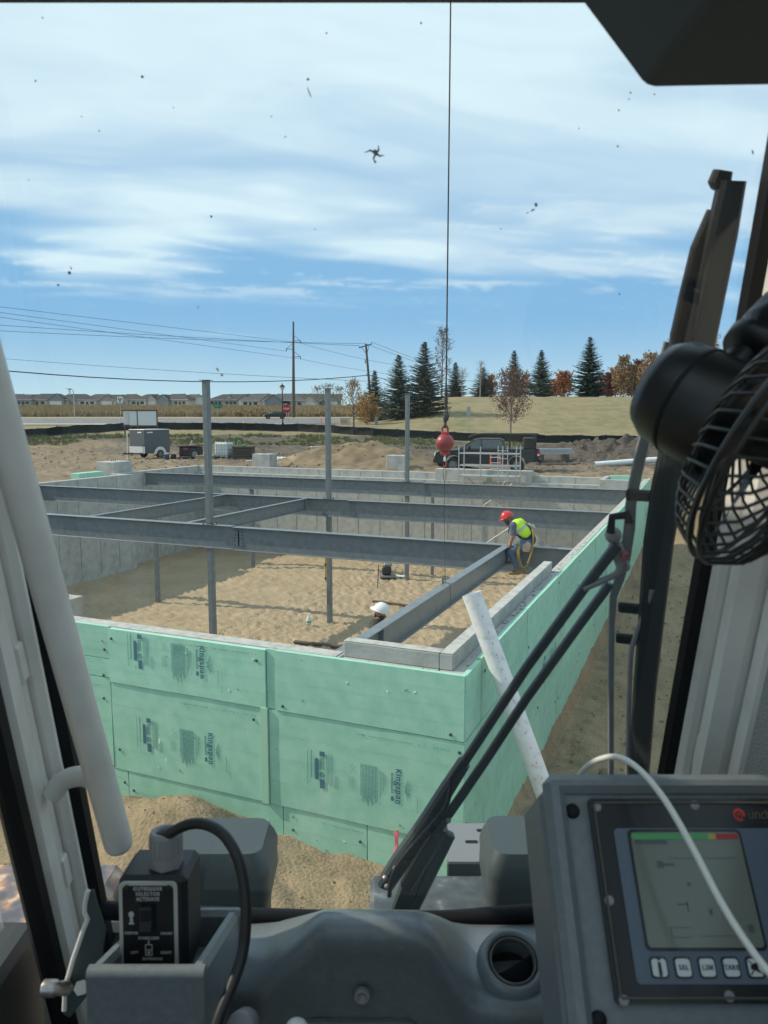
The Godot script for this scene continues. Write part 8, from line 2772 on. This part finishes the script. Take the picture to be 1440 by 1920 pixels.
func make_fan() -> void:
	var ax := Vector3(0.62, -0.45, 0.64).normalized()
	var o := cabp(1466, 842, 0.56)
	var x := ax.cross(Vector3.UP).normalized()
	var t := thing("cab_fan", "small black dashboard fan in a wire cage by the right pillar", "fan", cab_xf * Transform3D(Basis(x, ax, x.cross(ax)), o))
	# own axes: y along the axle towards the driver
	var m := MB.new()
	m.lathe(Vector3(0, -0.115, 0), Vector3.UP, [[0.0, 0.0], [0.020, 0.001], [0.036, 0.007], [0.0425, 0.018], [0.0440, 0.034], [0.0445, 0.036], [0.0445, 0.072], [0.040, 0.082], [0.0, 0.083]], 32)
	var mo := put(t, "motor", m, M.fan_black)
	m = MB.new(); m.lathe(Vector3(0, -0.115, 0), Vector3.UP, [[0.0446, 0.036], [0.0452, 0.037], [0.0452, 0.039], [0.0446, 0.040]], 32); put(mo, "motor_seam", m, M.rubber)
	m = MB.new(); m.cyl(Vector3(0, -0.03, 0), Vector3(0, 0.012, 0), 0.020, 0.017, 16)
	var hub := put(t, "hub", m, M.fan_black)
	for k in 4:
		m = MB.new()
		var a := TAU * k / 4.0
		var rows := []
		for i in 5:
			var rr := 0.018 + 0.060 * i / 4.0
			var row := PackedVector3Array()
			for q in 5:
				var b := a - 0.38 + 0.19 * q
				row.append(Vector3(cos(b) * rr, -0.010 + 0.014 * (q / 4.0 - 0.5), sin(b) * rr))
			rows.append(row)
		m.surf(rows, false)
		put(hub, "blade", m, M.fan_black)
	var R := 0.098
	for k in 44:                                     # front and back wires, swept a little
		var a := TAU * k / 44.0
		var p := []
		for i in 8:
			var u := i / 7.0
			var rr := lerpf(0.020, R, u)
			var b := a + 0.55 * (1.0 - u)
			p.append(Vector3(cos(b) * rr, 0.034 * sqrt(maxf(1.0 - u * u, 0.0)) + 0.004, sin(b) * rr))
		m = MB.new(); m.tube(p, 0.00135, 5, false)
		put(t, "cage_wire", m, M.fan_wire)
		p = []
		for i in 7:
			var u := i / 6.0
			var rr := lerpf(0.042, R, u)
			var b := a - 0.35 * (1.0 - u)
			p.append(Vector3(cos(b) * rr, -0.036 * sqrt(maxf(1.0 - pow((rr - 0.03) / (R - 0.03), 2.0), 0.0)) - 0.004, sin(b) * rr))
		m = MB.new(); m.tube(p, 0.00135, 5, false)
		put(t, "cage_wire", m, M.fan_wire)
	var ring := func(r: float, y: float, th: float) -> void:
		var p := []
		for k in 49: p.append(Vector3(cos(TAU * k / 48.0) * r, y, sin(TAU * k / 48.0) * r))
		var b := MB.new()
		b.tube(p, th, 6, false)
		put(t, "cage_ring", b, M.fan_wire)
	ring.call(R, 0.004, 0.0022); ring.call(R, -0.004, 0.0022); ring.call(0.062, 0.031, 0.0016); ring.call(0.020, 0.038, 0.002); ring.call(0.07, -0.030, 0.0016)
	m = MB.new(); m.lathe(Vector3(0, 0.036, 0), Vector3.UP, [[0.021, 0.0], [0.019, 0.004], [0.0, 0.006]], 16)
	put(t, "cage_badge", m, M.fan_black)
	# mounting arm to the pillar
	var c := thing("fan_mount", "black swivel mount holding the fan to the right pillar", "fan mount", cab_xf)
	m = MB.new()
	m.tube(smooth_path([o - ax * 0.075, o - ax * 0.07 + Vector3(0.045, 0.045, -0.01), cabp(1455, 625, 0.62), cabp(1490, 605, 0.66), Vector3(0.40, cabp(1490, 605, 0.66).y, -0.72)], 4), 0.014, 12)
	put(c, "mount_arm", m, M.fan_black)
	m = MB.new()
	m.lathe(cabp(1432, 642, 0.615), Vector3(0.75, 0.6, -0.2), [[0.0, -0.02], [0.024, -0.018], [0.027, -0.006], [0.022, 0.0], [0.027, 0.006], [0.029, 0.03], [0.0, 0.032]], 20)
	put(c, "swivel_joint", m, M.fan_black)

func make_deck() -> void:
	var t := thing("crane_deck", "dark grey crane front deck with square lamp housings below the windscreen", "crane deck", cab_xf)
	var m := MB.new()
	var housing := func(c: Vector3, w: float, h: float, d: float) -> void:      # a moulded lamp housing, narrowing downwards
		var b := MB.new()
		var rows := []
		for q in [[1.0, 0.0, 0.84], [1.0, -0.02, 0.94], [1.0, -0.04, 1.0], [1.0, -h * 0.30, 1.0], [0.97, -h * 0.32, 0.985], [0.97, -h * 0.55, 1.0], [0.84, -h * 1.0, 0.86], [0.8, -h * 2.0, 0.82]]:
			var row := PackedVector3Array()
			for p in rounded(w * q[2], d * q[2], minf(w, d) * 0.16, 4): row.append(c + Vector3(p.x, q[1], -p.y))
			rows.append(row)
		rows.reverse()
		b.surf(rows, true)
		var top: PackedVector3Array = rows[-1]
		for i in range(1, top.size() - 1): b.tri(top[0], top[i], top[i + 1])
		put(t, "lamp_housing", b, M.crane_body)
	var hl := cabp(418, 1566, 1.55)
	housing.call(hl, 0.22, 0.17, 0.17)
	var hr := cabp(985, 1564, 1.45)
	housing.call(hr, 0.17, 0.17, 0.17)
	m.box(Vector3(0.28, -1.03, -1.36), Vector3(0.62, 0.06, 0.42), Basis.IDENTITY, 0.01)
	put(t, "deck_plate", m, M.crane_deck)
	m = MB.new(); m.box(Vector3(-0.1, -1.42, -1.30), Vector3(1.0, 0.5, 0.3), Basis.IDENTITY, 0.02)
	put(t, "deck_beam", m, M.crane_body)
	m = MB.new(); m.box(Vector3(-0.30, -1.25, -1.50), Vector3(0.10, 0.35, 0.12), Basis.IDENTITY, 0.01)
	put(t, "lamp_bracket", m, M.crane_body)
	m = MB.new(); m.box(Vector3(0.28, -1.3, -1.45), Vector3(0.12, 0.5, 0.12), Basis.IDENTITY, 0.01)
	put(t, "lamp_bracket", m, M.crane_body)
	m = MB.new(); m.bar(cabp(748, 1712, 1.28), cabp(828, 1500, 1.30), 0.035, 0.02, Vector3(0, 0, 1), 0.004); m.bar(cabp(770, 1712, 1.28), cabp(845, 1560, 1.30), 0.02, 0.02, Vector3(0, 0, 1), 0.004)
	put(t, "bracket_post", m, M.crane_body)
	# slotted bracket plate
	var pc := Vector3(0.235, -0.985, -1.66)
	m = MB.new(); m.prism(rounded(0.19, 0.15, 0.012), pc, Basis(Vector3.RIGHT, Vector3(0, 0.05, -1).normalized(), Vector3(0, 1, 0.05).normalized()), 0.006)
	var sp := put(t, "slotted_plate", m, M.plate_grey)
	m = MB.new(); m.box(pc + Vector3(0, -0.02, 0.078), Vector3(0.19, 0.05, 0.008), Basis.IDENTITY, 0.003)
	put(sp, "plate_lip", m, M.crane_body)
	for q in [[0.0, 0.045], [-0.032, 0.0], [-0.004, -0.042]]:
		m = MB.new(); m.prism(rounded(0.030, 0.011, 0.0054), pc + Vector3(q[0], 0.0055 + 0.05 * q[1], -q[1]), Basis(Vector3.RIGHT, Vector3(0, 0.05, -1).normalized(), Vector3(0, 1, 0.05).normalized()), 0.0014)
		put(sp, "slot", m, M.rubber)
	# weathered outrigger box seen through the left window
	var r := thing("outrigger_box", "rust stained steel outrigger box seen through the low left window", "outrigger box", cab_xf)
	m = MB.new(); m.box(Vector3(-1.15, -1.16, -1.50), Vector3(1.1, 0.26, 0.34), Basis.IDENTITY, 0.02)
	put(r, "box_shell", m, M.rust_plate)
	m = MB.new(); m.box(Vector3(-1.1, -1.5, -1.25), Vector3(1.2, 0.4, 0.2), Basis.IDENTITY, 0.02)
	put(r, "step_tread", m, M.cab_dark)
